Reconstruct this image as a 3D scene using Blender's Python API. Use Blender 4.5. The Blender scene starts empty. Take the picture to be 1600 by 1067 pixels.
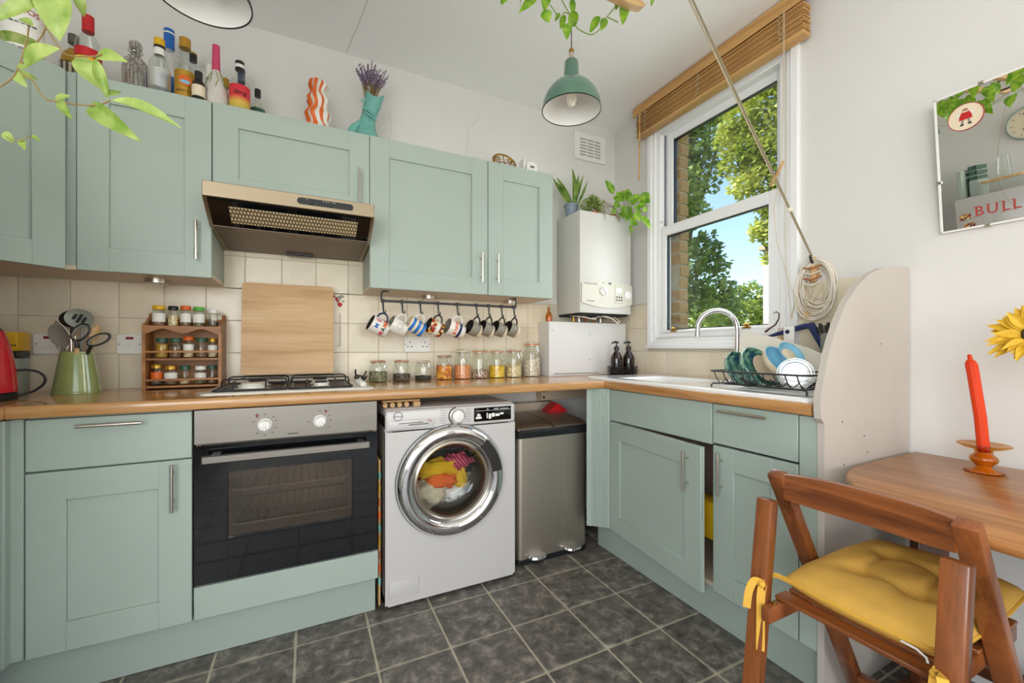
import bpy, bmesh, math, random
from mathutils import Vector, Matrix, noise as mnoise
random.seed(7)
S = bpy.context.scene
COL = S.collection
R = math.radians

# ------------------------------------------------------------------ camera
cam = bpy.data.cameras.new('camera')
cam.sensor_width = 36.0
cam.lens = 651.0 / 1600.0 * 36.0
cam.shift_y = 10.5 / 1600.0
cam.clip_start = 0.02
camo = bpy.data.objects.new('camera', cam)
COL.objects.link(camo)
camo.location = (0, 0, 1.085)
camo.rotation_euler = (R(90), 0, R(-26.14))
S.camera = camo

# ------------------------------------------------------------------ world, sun, added fill lamps, kitchen window daylight
W = bpy.data.worlds.new('sky')
S.world = W
W.use_nodes = True
wn = W.node_tree.nodes
wl = W.node_tree.links
sky = wn.new('ShaderNodeTexSky')
sky.sky_type = 'NISHITA'
sky.sun_disc = False
sky.sun_elevation = R(48)
sky.sun_rotation = R(310)
sky.air_density = 1.0
sky.dust_density = 0.5
sky.ozone_density = 1.0
wl.new(sky.outputs[0], wn['Background'].inputs[0])
wn['Background'].inputs[1].default_value = 0.235

sun = bpy.data.lights.new('sun', 'SUN')
sun.energy = 6.0
sun.angle = R(0.6)
sun.color = (1.0, 0.94, 0.82)
suno = bpy.data.objects.new('sun', sun)
COL.objects.link(suno)
suno.rotation_euler = Vector((0.72, -0.42, -0.80)).to_track_quat('-Z', 'Y').to_euler()

def area(name, loc, aim, sx, sy, power, col=(1, 1, 1)):
    l = bpy.data.lights.new(name, 'AREA')
    l.shape = 'RECTANGLE'
    l.size = sx
    l.size_y = sy
    l.energy = power
    l.color = col
    o = bpy.data.objects.new(name, l)
    COL.objects.link(o)
    o.location = loc
    o.rotation_euler = (Vector(aim) - Vector(loc)).to_track_quat('-Z', 'Y').to_euler()
    return o

# added fill lamps at unseen rear doors and left window; kitchen window daylight
area('rear_fill_lamp', (0.35, -2.50, 1.20), (0.35, 0.0, 2.15), 2.5, 2.1, 34, (1.0, 0.99, 0.975))
area('side_fill_lamp', (-1.30, -1.05, 1.45), (1.4, 0.9, 1.1), 1.9, 1.35, 42, (0.98, 0.99, 1.0))
area('window_daylight', (1.925, 1.53, 1.56), (0.0, 1.2, 1.25), 0.66, 0.74, 3.5, (0.93, 0.965, 1.0))

S.view_settings.view_transform = 'Standard'
S.view_settings.look = 'None'
S.view_settings.exposure = 0.52
S.view_settings.gamma = 1.0
S.view_settings.use_curve_mapping = False

# ------------------------------------------------------------------ materials
def lin(c):
    if isinstance(c, str):
        c = c.lstrip('#')
        c = [int(c[i:i + 2], 16) for i in (0, 2, 4)]
    o = []
    for v in c[:3]:
        v = v / 255.0
        o.append(v / 12.92 if v <= 0.04045 else ((v + 0.055) / 1.055) ** 2.4)
    return (o[0], o[1], o[2], 1.0)

MATS = {}
def newmat(name):
    m = bpy.data.materials.new(name)
    m.use_nodes = True
    MATS[name] = m
    return m, m.node_tree.nodes, m.node_tree.links, m.node_tree.nodes['Principled BSDF']

def pmat(name, col, rough=0.5, metal=0.0, spec=0.5, var=0.0, vs=6.0, bump=0.0, bs=60.0, coat=0.0, sss=0.0, stretch=None, emit=0.0, coord='Object'):
    m, n, l, p = newmat(name)
    p.inputs['Base Color'].default_value = lin(col)
    p.inputs['Roughness'].default_value = rough
    p.inputs['Metallic'].default_value = metal
    p.inputs['Specular IOR Level'].default_value = spec
    if coat:
        p.inputs['Coat Weight'].default_value = coat
        p.inputs['Coat Roughness'].default_value = 0.08
    if emit:
        p.inputs['Emission Color'].default_value = lin(col)
        p.inputs['Emission Strength'].default_value = emit
    src = None
    if var or bump:
        tc = n.new('ShaderNodeTexCoord')
        src = tc.outputs[coord]
        if coord == 'World':
            src = None
        mp = n.new('ShaderNodeMapping')
        l.new(src, mp.inputs[0])
        if stretch:
            mp.inputs['Scale'].default_value = stretch
        src = mp.outputs[0]
    if var:
        t = n.new('ShaderNodeTexNoise')
        t.inputs['Scale'].default_value = vs
        t.inputs['Detail'].default_value = 5
        l.new(src, t.inputs['Vector'])
        r = n.new('ShaderNodeValToRGB')
        c = lin(col)
        lo = [max(0, v * (1 - var)) for v in c[:3]] + [1]
        hi = [min(1, v * (1 + var)) for v in c[:3]] + [1]
        r.color_ramp.elements[0].position = 0.3
        r.color_ramp.elements[1].position = 0.7
        r.color_ramp.elements[0].color = lo
        r.color_ramp.elements[1].color = hi
        l.new(t.outputs['Fac'], r.inputs[0])
        l.new(r.outputs[0], p.inputs['Base Color'])
    if bump:
        t2 = n.new('ShaderNodeTexNoise')
        t2.inputs['Scale'].default_value = bs
        t2.inputs['Detail'].default_value = 4
        l.new(src, t2.inputs['Vector'])
        b = n.new('ShaderNodeBump')
        b.inputs['Strength'].default_value = bump
        b.inputs['Distance'].default_value = 0.01
        l.new(t2.outputs['Fac'], b.inputs['Height'])
        l.new(b.outputs[0], p.inputs['Normal'])
    return m

def wood(name, dark, light, axis='x', rough=0.4, scale=9.0, coat=0.0, fine=0.35):
    m, n, l, p = newmat(name)
    tc = n.new('ShaderNodeTexCoord')
    mp = n.new('ShaderNodeMapping')
    l.new(tc.outputs['Object'], mp.inputs[0])
    k = {'x': (0.12, 1.6, 1.6), 'y': (1.6, 0.12, 1.6), 'z': (1.6, 1.6, 0.12)}[axis]
    mp.inputs['Scale'].default_value = k
    a = n.new('ShaderNodeTexNoise')
    a.inputs['Scale'].default_value = scale
    a.inputs['Detail'].default_value = 6
    a.inputs['Distortion'].default_value = 0.8
    l.new(mp.outputs[0], a.inputs['Vector'])
    b = n.new('ShaderNodeTexNoise')
    b.inputs['Scale'].default_value = scale * 9
    b.inputs['Detail'].default_value = 3
    l.new(mp.outputs[0], b.inputs['Vector'])
    mx = n.new('ShaderNodeMath')
    mx.operation = 'MULTIPLY_ADD'
    l.new(b.outputs['Fac'], mx.inputs[0])
    mx.inputs[1].default_value = fine
    l.new(a.outputs['Fac'], mx.inputs[2])
    r = n.new('ShaderNodeValToRGB')
    r.color_ramp.elements[0].position = 0.42
    r.color_ramp.elements[1].position = 0.86
    r.color_ramp.elements[0].color = lin(dark)
    r.color_ramp.elements[1].color = lin(light)
    l.new(mx.outputs[0], r.inputs[0])
    l.new(r.outputs[0], p.inputs['Base Color'])
    p.inputs['Roughness'].default_value = rough
    if coat:
        p.inputs['Coat Weight'].default_value = coat
        p.inputs['Coat Roughness'].default_value = 0.12
    bp = n.new('ShaderNodeBump')
    bp.inputs['Strength'].default_value = 0.12
    bp.inputs['Distance'].default_value = 0.004
    l.new(mx.outputs[0], bp.inputs['Height'])
    l.new(bp.outputs[0], p.inputs['Normal'])
    return m

def glassmat(name, tint='#f4f8f6', base=0.05, rough=0.02, edge=0.55):
    """clear glass shell: see-through, with more reflection towards grazing angles"""
    m = bpy.data.materials.new(name)
    m.use_nodes = True
    MATS[name] = m
    n, l = m.node_tree.nodes, m.node_tree.links
    n.remove(n['Principled BSDF'])
    t = n.new('ShaderNodeBsdfTransparent')
    t.inputs[0].default_value = lin(tint)
    g = n.new('ShaderNodeBsdfGlossy')
    g.inputs['Roughness'].default_value = rough
    g.inputs['Color'].default_value = (1, 1, 1, 1)
    f = n.new('ShaderNodeLayerWeight')
    f.inputs[0].default_value = 0.5
    pw = n.new('ShaderNodeMath'); pw.operation = 'POWER'; pw.inputs[1].default_value = 3.5
    l.new(f.outputs['Facing'], pw.inputs[0])
    mul = n.new('ShaderNodeMath'); mul.operation = 'MULTIPLY_ADD'; mul.inputs[1].default_value = edge; mul.inputs[2].default_value = base
    mul.use_clamp = True
    l.new(pw.outputs[0], mul.inputs[0])
    x = n.new('ShaderNodeMixShader')
    l.new(mul.outputs[0], x.inputs[0])
    l.new(t.outputs[0], x.inputs[1])
    l.new(g.outputs[0], x.inputs[2])
    l.new(x.outputs[0], n['Material Output'].inputs[0])
    return m

def leafmat(name, c1, c2, scale=3.0, trans=0.35):
    m, n, l, p = newmat(name)
    tc = n.new('ShaderNodeNewGeometry')
    t = n.new('ShaderNodeTexNoise')
    t.inputs['Scale'].default_value = scale
    t.inputs['Detail'].default_value = 3
    l.new(tc.outputs['Position'], t.inputs['Vector'])
    r = n.new('ShaderNodeValToRGB')
    r.color_ramp.elements[0].position = 0.36
    r.color_ramp.elements[1].position = 0.66
    r.color_ramp.elements[0].color = lin(c1)
    r.color_ramp.elements[1].color = lin(c2)
    l.new(t.outputs['Fac'], r.inputs[0])
    l.new(r.outputs[0], p.inputs['Base Color'])
    p.inputs['Roughness'].default_value = 0.42
    tr = n.new('ShaderNodeBsdfTranslucent')
    l.new(r.outputs[0], tr.inputs[0])
    x = n.new('ShaderNodeMixShader')
    x.inputs[0].default_value = trans
    l.new(p.outputs[0], x.inputs[1])
    l.new(tr.outputs[0], x.inputs[2])
    l.new(x.outputs[0], n['Material Output'].inputs[0])
    return m

# painted plaster and joinery
pmat('wall_paint', '#dedbd7', 0.75, var=0.03, vs=2.0, bump=0.10, bs=14)
pmat('ceiling_paint', '#faf9f7', 0.8, var=0.02, vs=1.5, bump=0.08, bs=9)
pmat('white_board', '#c2b9af', 0.45, var=0.02, vs=4)
pmat('upvc_white', '#f1f1f1', 0.28)
pmat('sage', '#a7b4aa', 0.42, var=0.025, vs=3)
pmat('sage_edge', '#a0ada4', 0.45)
pmat('carcass', '#d8c4ac', 0.5)
pmat('dark_gap', '#17191a', 0.9)
pmat('cavity', '#b0a594', 0.8)
pmat('grout', '#c9bfae', 0.9)
pmat('floor_grout', '#b5ad98', 0.9, var=0.15, vs=20)
wood('worktop_x', '#a06d3a', '#cf9f68', 'x', 0.16, 10, coat=0.35)
wood('worktop_y', '#a06a38', '#cc9861', 'y', 0.16, 10, coat=0.35)
wood('chair_wood', '#552a12', '#97562b', 'z', 0.32, 12, coat=0.3)
wood('chair_wood_y', '#552a12', '#97562b', 'y', 0.32, 12, coat=0.3)
wood('table_wood', '#8f5628', '#c98d55', 'y', 0.3, 9, coat=0.12)
wood('table_dark', '#3b1c0c', '#6a3a1b', 'z', 0.4, 9)
wood('board_wood', '#b88a58', '#dcb98c', 'x', 0.5, 8, fine=.3)
wood('rack_wood', '#7a4a22', '#b57b42', 'x', 0.45, 14)
wood('blind_wood', '#a87840', '#d8aa6c', 'y', 0.4, 10)
wood('pale_wood', '#b98d57', '#dcb680', 'x', 0.45, 10)
pmat('stainless', '#7f7a74', 0.4, 1.0, var=0.06, vs=30, stretch=(0.05, 1, 1))
pmat('stainless_z', '#bdb3a6', 0.46, 1.0, var=0.05, vs=30, stretch=(1, 1, 0.05))
pmat('nickel', '#cdc6bb', 0.28, 1.0)
pmat('chrome', '#e6e6e8', 0.06, 1.0)
pmat('brass', '#a8833c', 0.35, 1.0)
pmat('hood_under', '#75695c', 0.42, 1.0)
pmat('hood_steel', '#a5957e', 0.38, 1.0, var=0.06, vs=20, stretch=(0.05, 1, 1))
pmat('iron', '#26262a', 0.45)
pmat('black_plastic', '#1b1c1f', 0.35)
pmat('black_glass', '#0d0e10', 0.05, spec=0.6)
pmat('grey_plastic', '#6f7376', 0.4)
pmat('white_plastic', '#eeebe6', 0.32)
pmat('white_enamel', '#cbc6c3', 0.22, coat=0.3)
pmat('cream_enamel', '#ded9cc', 0.25, coat=0.3)
pmat('sink_white', '#f2f1ef', 0.14, coat=0.5)
pmat('boiler_white', '#cfccc4', 0.35)
pmat('boiler_panel', '#cfcabb', 0.4)
pmat('red_plastic', '#c81f2e', 0.18, coat=0.5)
pmat('red', '#c21d22', 0.4)
pmat('dark_red', '#7d1a1a', 0.4)
pmat('yellow', '#e3b21c', 0.4)
pmat('orange', '#e2671c', 0.45)
pmat('green_lid', '#5bb04a', 0.4)
pmat('dark_green', '#2c5a47', 0.35)
pmat('gold_cap', '#c99a3a', 0.32, 0.6)
pmat('blue', '#1d64b8', 0.35)
pmat('navy', '#1c2a5a', 0.4)
pmat('pink', '#d0476a', 0.4)
pmat('white_label', '#efece4', 0.6)
pmat('ink', '#1c1a1a', 0.6)
pmat('ink_red', '#a3322a', 0.6)
pmat('cork', '#b98a58', 0.8, var=0.2, vs=80)
pmat('lamp_green', '#557a68', 0.22, coat=0.5, var=0.12, vs=9)
pmat('lamp_white', '#f2f0ea', 0.35)
pmat('bulb', '#fff6e4', 0.4)
pmat('rope', '#cdbd9f', 0.8)
pmat('rope_white', '#e4dacb', 0.8)
pmat('cord_grey', '#8f8468', 0.7)
pmat('cushion', '#d3a347', 0.85, bump=0.25, bs=260, var=0.05, vs=8)
pmat('tie_yellow', '#dba73c', 0.8)
pmat('candle', '#e2400f', 0.55, spec=.3)
glassmat('amber_clear', '#e8bd6a', .05, .02, .5)
glassmat('amber_dark', '#7a4a28', .06, .02, .5)
glassmat('glass_clear', '#f6f9f6', .05, .02, .55)
glassmat('glass_frost', '#f4f4f2', .45, .5, .5)
glassmat('glass_pane', '#fbfdfc', .02, .0, .5)
glassmat('oven_pane', '#ded6ca', .05, .03, .5)
glassmat('washer_glass', '#eef1f1', .04, .02, .5)
glassmat('plastic_clear', '#f2f4f6', .24, .25, .6)
pmat('soil', '#3c2a1e', 0.95)
pmat('pot_grey', '#7e8d98', 0.5)
pmat('terracotta', '#a8643c', 0.7)
leafmat('leaf_bright', '#5f9418', '#a3c93c', 40)
leafmat('leaf_front', '#7d9c3c', '#b5c670', 30)
leafmat('leaf_dark', '#5a8030', '#a3bd62', 25)
leafmat('leaf_small', '#86a83c', '#c3d080', 40)
leafmat('tree_dark', '#627840', '#adc068', 1.1, 0.3)
leafmat('tree_light', '#8a9a35', '#dadc78', 2.2, 0.35)
leafmat('tree_mid', '#7d9440', '#cbd468', 1.0, 0.3)
pmat('stem', '#8a7040', 0.7)
pmat('stem_green', '#6f8f3a', 0.6)
pmat('bark', '#6d5a44', 0.9, bump=0.4, bs=20)
pmat('lawn', '#5b7a34', 0.95, var=0.3, vs=2)
pmat('brick', '#a98558', 0.9, var=0.28, vs=9, bump=0.5, bs=70)
pmat('mortar', '#a79c88', 0.95, var=0.1, vs=20)
pmat('render_white', '#c9bdb0', 0.9, var=0.06, vs=5)
pmat('lavender', '#8d7d97', 0.9, var=0.3, vs=60)
pmat('amber_core', '#dba43a', .25)
pmat('teal_glaze', '#6cada2', 0.15, coat=0.5, var=0.12, vs=18)
pmat('pot_green', '#939f62', 0.14, coat=0.6, var=0.10, vs=14)
pmat('mug_grey', '#8a8474', 0.45)
pmat('mug_cream', '#e7d6ba', 0.5)
pmat('mug_dark', '#26221f', 0.5)
pmat('mug_white', '#e8e2d8', 0.25)
pmat('mug_blue', '#2f78c4', 0.25)
pmat('sky_blue', '#86c2dc', 0.25)
pmat('utensil_grey', '#8d8f84', 0.35)
pmat('utensil_taupe', '#6a6258', 0.5)
pmat('petal', '#dfb029', 0.6, var=0.15, vs=30)
pmat('seedhead', '#4b3a1c', 0.95)

def tilemat(name, c0, c1, c2, rough, scale, bump):
    m, n, l, p = newmat(name)
    g = n.new('ShaderNodeNewGeometry')
    oi = n.new('ShaderNodeObjectInfo')
    a = n.new('ShaderNodeTexNoise')
    a.inputs['Scale'].default_value = scale
    a.inputs['Detail'].default_value = 8
    a.inputs['Roughness'].default_value = 0.7
    a.inputs['Distortion'].default_value = 0.35
    l.new(g.outputs['Position'], a.inputs['Vector'])
    r = n.new('ShaderNodeValToRGB')
    e = r.color_ramp.elements
    e[0].position = 0.33
    e[1].position = 0.72
    e[0].color = lin(c0)
    e[1].color = lin(c2)
    e.new(0.52).color = lin(c1)
    l.new(a.outputs['Fac'], r.inputs[0])
    hs = n.new('ShaderNodeHueSaturation')
    mr = n.new('ShaderNodeMapRange')
    mr.inputs['To Min'].default_value = 0.93
    mr.inputs['To Max'].default_value = 1.06
    l.new(oi.outputs['Random'], mr.inputs['Value'])
    l.new(mr.outputs[0], hs.inputs['Value'])
    l.new(r.outputs[0], hs.inputs['Color'])
    l.new(hs.outputs[0], p.inputs['Base Color'])
    p.inputs['Roughness'].default_value = rough
    b = n.new('ShaderNodeBump')
    b.inputs['Strength'].default_value = bump
    b.inputs['Distance'].default_value = 0.004
    l.new(a.outputs['Fac'], b.inputs['Height'])
    l.new(b.outputs[0], p.inputs['Normal'])
    return m

def speckle(name, cols, scale, rough=0.7, bump=0.6):
    """Little grains of several colours (voronoi cells)."""
    m, n, l, p = newmat(name)
    tc = n.new('ShaderNodeTexCoord')
    v = n.new('ShaderNodeTexVoronoi')
    v.inputs['Scale'].default_value = scale
    l.new(tc.outputs['Object'], v.inputs['Vector'])
    sp = n.new('ShaderNodeSeparateColor')
    l.new(v.outputs['Color'], sp.inputs[0])
    r = n.new('ShaderNodeValToRGB')
    r.color_ramp.interpolation = 'CONSTANT'
    e = r.color_ramp.elements
    e[0].position = 0
    e[0].color = lin(cols[0])
    e[1].position = 1.0 / len(cols)
    e[1].color = lin(cols[1 % len(cols)])
    for i in range(2, len(cols)):
        e.new(i / len(cols)).color = lin(cols[i])
    l.new(sp.outputs[0], r.inputs[0])
    l.new(r.outputs[0], p.inputs['Base Color'])
    p.inputs['Roughness'].default_value = rough
    b = n.new('ShaderNodeBump')
    b.invert = True
    b.inputs['Strength'].default_value = bump
    b.inputs['Distance'].default_value = 0.003
    l.new(v.outputs['Distance'], b.inputs['Height'])
    l.new(b.outputs[0], p.inputs['Normal'])
    return m

def stripes(name, c1, c2, freq, axis=(1, 0, 0), rough=0.5, duty=0.5):
    m, n, l, p = newmat(name)
    tc = n.new('ShaderNodeTexCoord')
    d = n.new('ShaderNodeVectorMath')
    d.operation = 'DOT_PRODUCT'
    d.inputs[1].default_value = axis
    l.new(tc.outputs['Object'], d.inputs[0])
    a = n.new('ShaderNodeMath'); a.operation = 'MULTIPLY'; a.inputs[1].default_value = freq
    l.new(d.outputs['Value'], a.inputs[0])
    f = n.new('ShaderNodeMath'); f.operation = 'FRACT'
    l.new(a.outputs[0], f.inputs[0])
    g = n.new('ShaderNodeMath'); g.operation = 'GREATER_THAN'; g.inputs[1].default_value = duty
    l.new(f.outputs[0], g.inputs[0])
    x = n.new('ShaderNodeMix'); x.data_type = 'RGBA'
    x.inputs['A'].default_value = lin(c1)
    x.inputs['B'].default_value = lin(c2)
    l.new(g.outputs[0], x.inputs['Factor'])
    l.new(x.outputs['Result'], p.inputs['Base Color'])
    p.inputs['Roughness'].default_value = rough
    return m

def dots(name, c_hole, c_metal, pitch, rad, ax=('X', 'Y')):
    """Perforated sheet: hexagonal grid of round holes seen on two object axes."""
    m, n, l, p = newmat(name)
    tc = n.new('ShaderNodeTexCoord')
    sx = n.new('ShaderNodeSeparateXYZ')
    l.new(tc.outputs['Object'], sx.inputs[0])
    def mth(op, a, b=None, c=None):
        q = n.new('ShaderNodeMath'); q.operation = op
        for i, v in enumerate((a, b, c)):
            if v is None: continue
            if isinstance(v, (int, float)): q.inputs[i].default_value = v
            else: l.new(v, q.inputs[i])
        return q.outputs[0]
    x = mth('MULTIPLY', sx.outputs[ax[0]], 1.0 / pitch)
    y = mth('MULTIPLY', sx.outputs[ax[1]], 1.0 / (pitch * 0.866))
    row = mth('FLOOR', y)
    odd = mth('MULTIPLY', mth('PINGPONG', row, 1.0), 0.5)
    fx = mth('SUBTRACT', mth('FRACT', mth('ADD', x, odd)), 0.5)
    fy = mth('MULTIPLY', mth('SUBTRACT', mth('FRACT', y), 0.5), 0.866)
    d = mth('SQRT', mth('ADD', mth('MULTIPLY', fx, fx), mth('MULTIPLY', fy, fy)))
    h = mth('LESS_THAN', d, rad)
    mx = n.new('ShaderNodeMix'); mx.data_type = 'RGBA'
    mx.inputs['A'].default_value = lin(c_metal)
    mx.inputs['B'].default_value = lin(c_hole)
    l.new(h, mx.inputs['Factor'])
    l.new(mx.outputs['Result'], p.inputs['Base Color'])
    p.inputs['Roughness'].default_value = 0.45
    return m

tilemat('wall_tile', '#dccdb3', '#e6d9c2', '#ece1ce', 0.22, 3.2, 0.05)
tilemat('floor_tile', '#413d39', '#69635c', '#a49c90', 0.42, 20.0, 0.4)
speckle('lentils', ['#e0824a', '#e8965c', '#d97a48', '#efb07e'], 190)
speckle('apricots', ['#e5922e', '#d9742a', '#efb04a', '#c8622e'], 55)
speckle('beans', ['#c9b9a0', '#a85a44', '#dfd3be', '#8c5648', '#b5a58c'], 110)
speckle('pasta', ['#e8b81c', '#d9a414', '#f0cc3a'], 70)
speckle('grains', ['#e5d2a6', '#d9b67c', '#efe2c4', '#c9a060'], 120)
speckle('rice', ['#ddcdb8', '#c9b298', '#ece2d2', '#b59a80'], 170)
speckle('herbs', ['#6a6a48', '#8a8462', '#57563c', '#a39a78'], 200)
speckle('peppercorn', ['#4a3c34', '#645248', '#352a26', '#7a685c'], 150)
speckle('olives', ['#23231f', '#3a3a30', '#171714'], 90)
speckle('spice_yellow', ['#c99c2e', '#d9ae42', '#b98a22'], 240)
speckle('spice_brown', ['#8a6850', '#a07c60', '#75563f'], 240)
speckle('mug_print', ['#8a2a1c', '#d99a2a', '#5a2416', '#c8472a', '#ead9a8', '#3a1a12'], 75, 0.3, 0.05)
speckle('laundry_dark', ['#2a2624', '#3a3430', '#1f1c1c'], 60, 0.9, 0.2)
pmat('towel_cream', '#d9c8aa', 0.95, bump=0.8, bs=160, var=0.1, vs=40)
pmat('towel_white', '#d5cfc8', 0.95, bump=0.6, bs=120)
pmat('cloth_yellow', '#d9a916', 0.85, bump=0.2, bs=60)
pmat('cloth_orange', '#e0692a', 0.85, bump=0.2, bs=60)
stripes('cloth_pink', '#cf5a72', '#8e2438', 70, (0.8, 0, 0.6), 0.85)
stripes('plaid', '#d8cdb2', '#5a4a42', 60, (1, 0, 0), 0.5)
stripes('mug_stripe', '#2f78c4', '#efe9dc', 38, (0, 0, 1), 0.25, 0.55)
dots('hood_mesh', '#dcc497', '#4d4438', 0.0115, 0.36, ('X', 'Z'))
dots('hood_filter', '#b08f72', '#3f362f', 0.0085, 0.30, ('X', 'Y'))
pmat('bowl_green', '#6f9c84', 0.2, coat=0.5)
m, n, l, p = newmat('bowl_mottle')
tc = n.new('ShaderNodeTexCoord'); t = n.new('ShaderNodeTexNoise'); t.inputs['Scale'].default_value = 22; t.inputs['Detail'].default_value = 6; t.inputs['Distortion'].default_value = 1.2
l.new(tc.outputs['Object'], t.inputs['Vector'])
r = n.new('ShaderNodeValToRGB'); e = r.color_ramp.elements
e[0].position = 0.36; e[0].color = lin('#2c4a6a'); e[1].position = 0.66; e[1].color = lin('#cfdcc6'); e.new(0.44).color = lin('#437c6c'); e.new(0.55).color = lin('#86b39c')
l.new(t.outputs['Fac'], r.inputs[0]); l.new(r.outputs[0], p.inputs['Base Color']); p.inputs['Roughness'].default_value = 0.15; p.inputs['Coat Weight'].default_value = 0.5
# cut glass: clear glass with a diamond relief
m = glassmat('cut_glass', '#eeebe4', .18, .06, .7)
n, l = m.node_tree.nodes, m.node_tree.links
tc = n.new('ShaderNodeTexCoord'); v = n.new('ShaderNodeTexVoronoi'); v.feature = 'F1'; v.distance = 'CHEBYCHEV'; v.inputs['Scale'].default_value = 95; v.inputs['Randomness'].default_value = 0.0
l.new(tc.outputs['Object'], v.inputs['Vector'])
b = n.new('ShaderNodeBump'); b.inputs['Strength'].default_value = 1.0; b.inputs['Distance'].default_value = 0.01
l.new(v.outputs['Distance'], b.inputs['Height'])
cr = n.new('ShaderNodeValToRGB'); cr.color_ramp.elements[0].position = .62; cr.color_ramp.elements[0].color = lin('#f0ede6'); cr.color_ramp.elements[1].position = .95; cr.color_ramp.elements[1].color = lin('#9a928a')
ml = n.new('ShaderNodeMath'); ml.operation = 'MULTIPLY'; ml.inputs[1].default_value = 2.0
l.new(v.outputs['Distance'], ml.inputs[0]); l.new(ml.outputs[0], cr.inputs[0])
for q in list(n):
    if q.type == 'BSDF_TRANSPARENT': l.new(cr.outputs[0], q.inputs[0])
    if q.type in ('BSDF_GLOSSY', 'LAYER_WEIGHT'):
        l.new(b.outputs[0], q.inputs['Normal'])
# gin label going from red at the top to yellow green at the foot (printed)
m, n, l, p = newmat('gin_label')
tc = n.new('ShaderNodeTexCoord'); s_ = n.new('ShaderNodeSeparateXYZ'); l.new(tc.outputs['Object'], s_.inputs[0])
r = n.new('ShaderNodeValToRGB'); e = r.color_ramp.elements
mr = n.new('ShaderNodeMapRange'); mr.inputs['From Min'].default_value = 0.0; mr.inputs['From Max'].default_value = 0.125
l.new(s_.outputs['Z'], mr.inputs['Value']); l.new(mr.outputs[0], r.inputs[0])
e[0].color = lin('#9fb04a'); e[1].color = lin('#d8283c'); e.new(0.42).color = lin('#d9b04a'); e.new(0.62).color = lin('#d8323c')
l.new(r.outputs[0], p.inputs['Base Color']); p.inputs['Roughness'].default_value = 0.4

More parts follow.
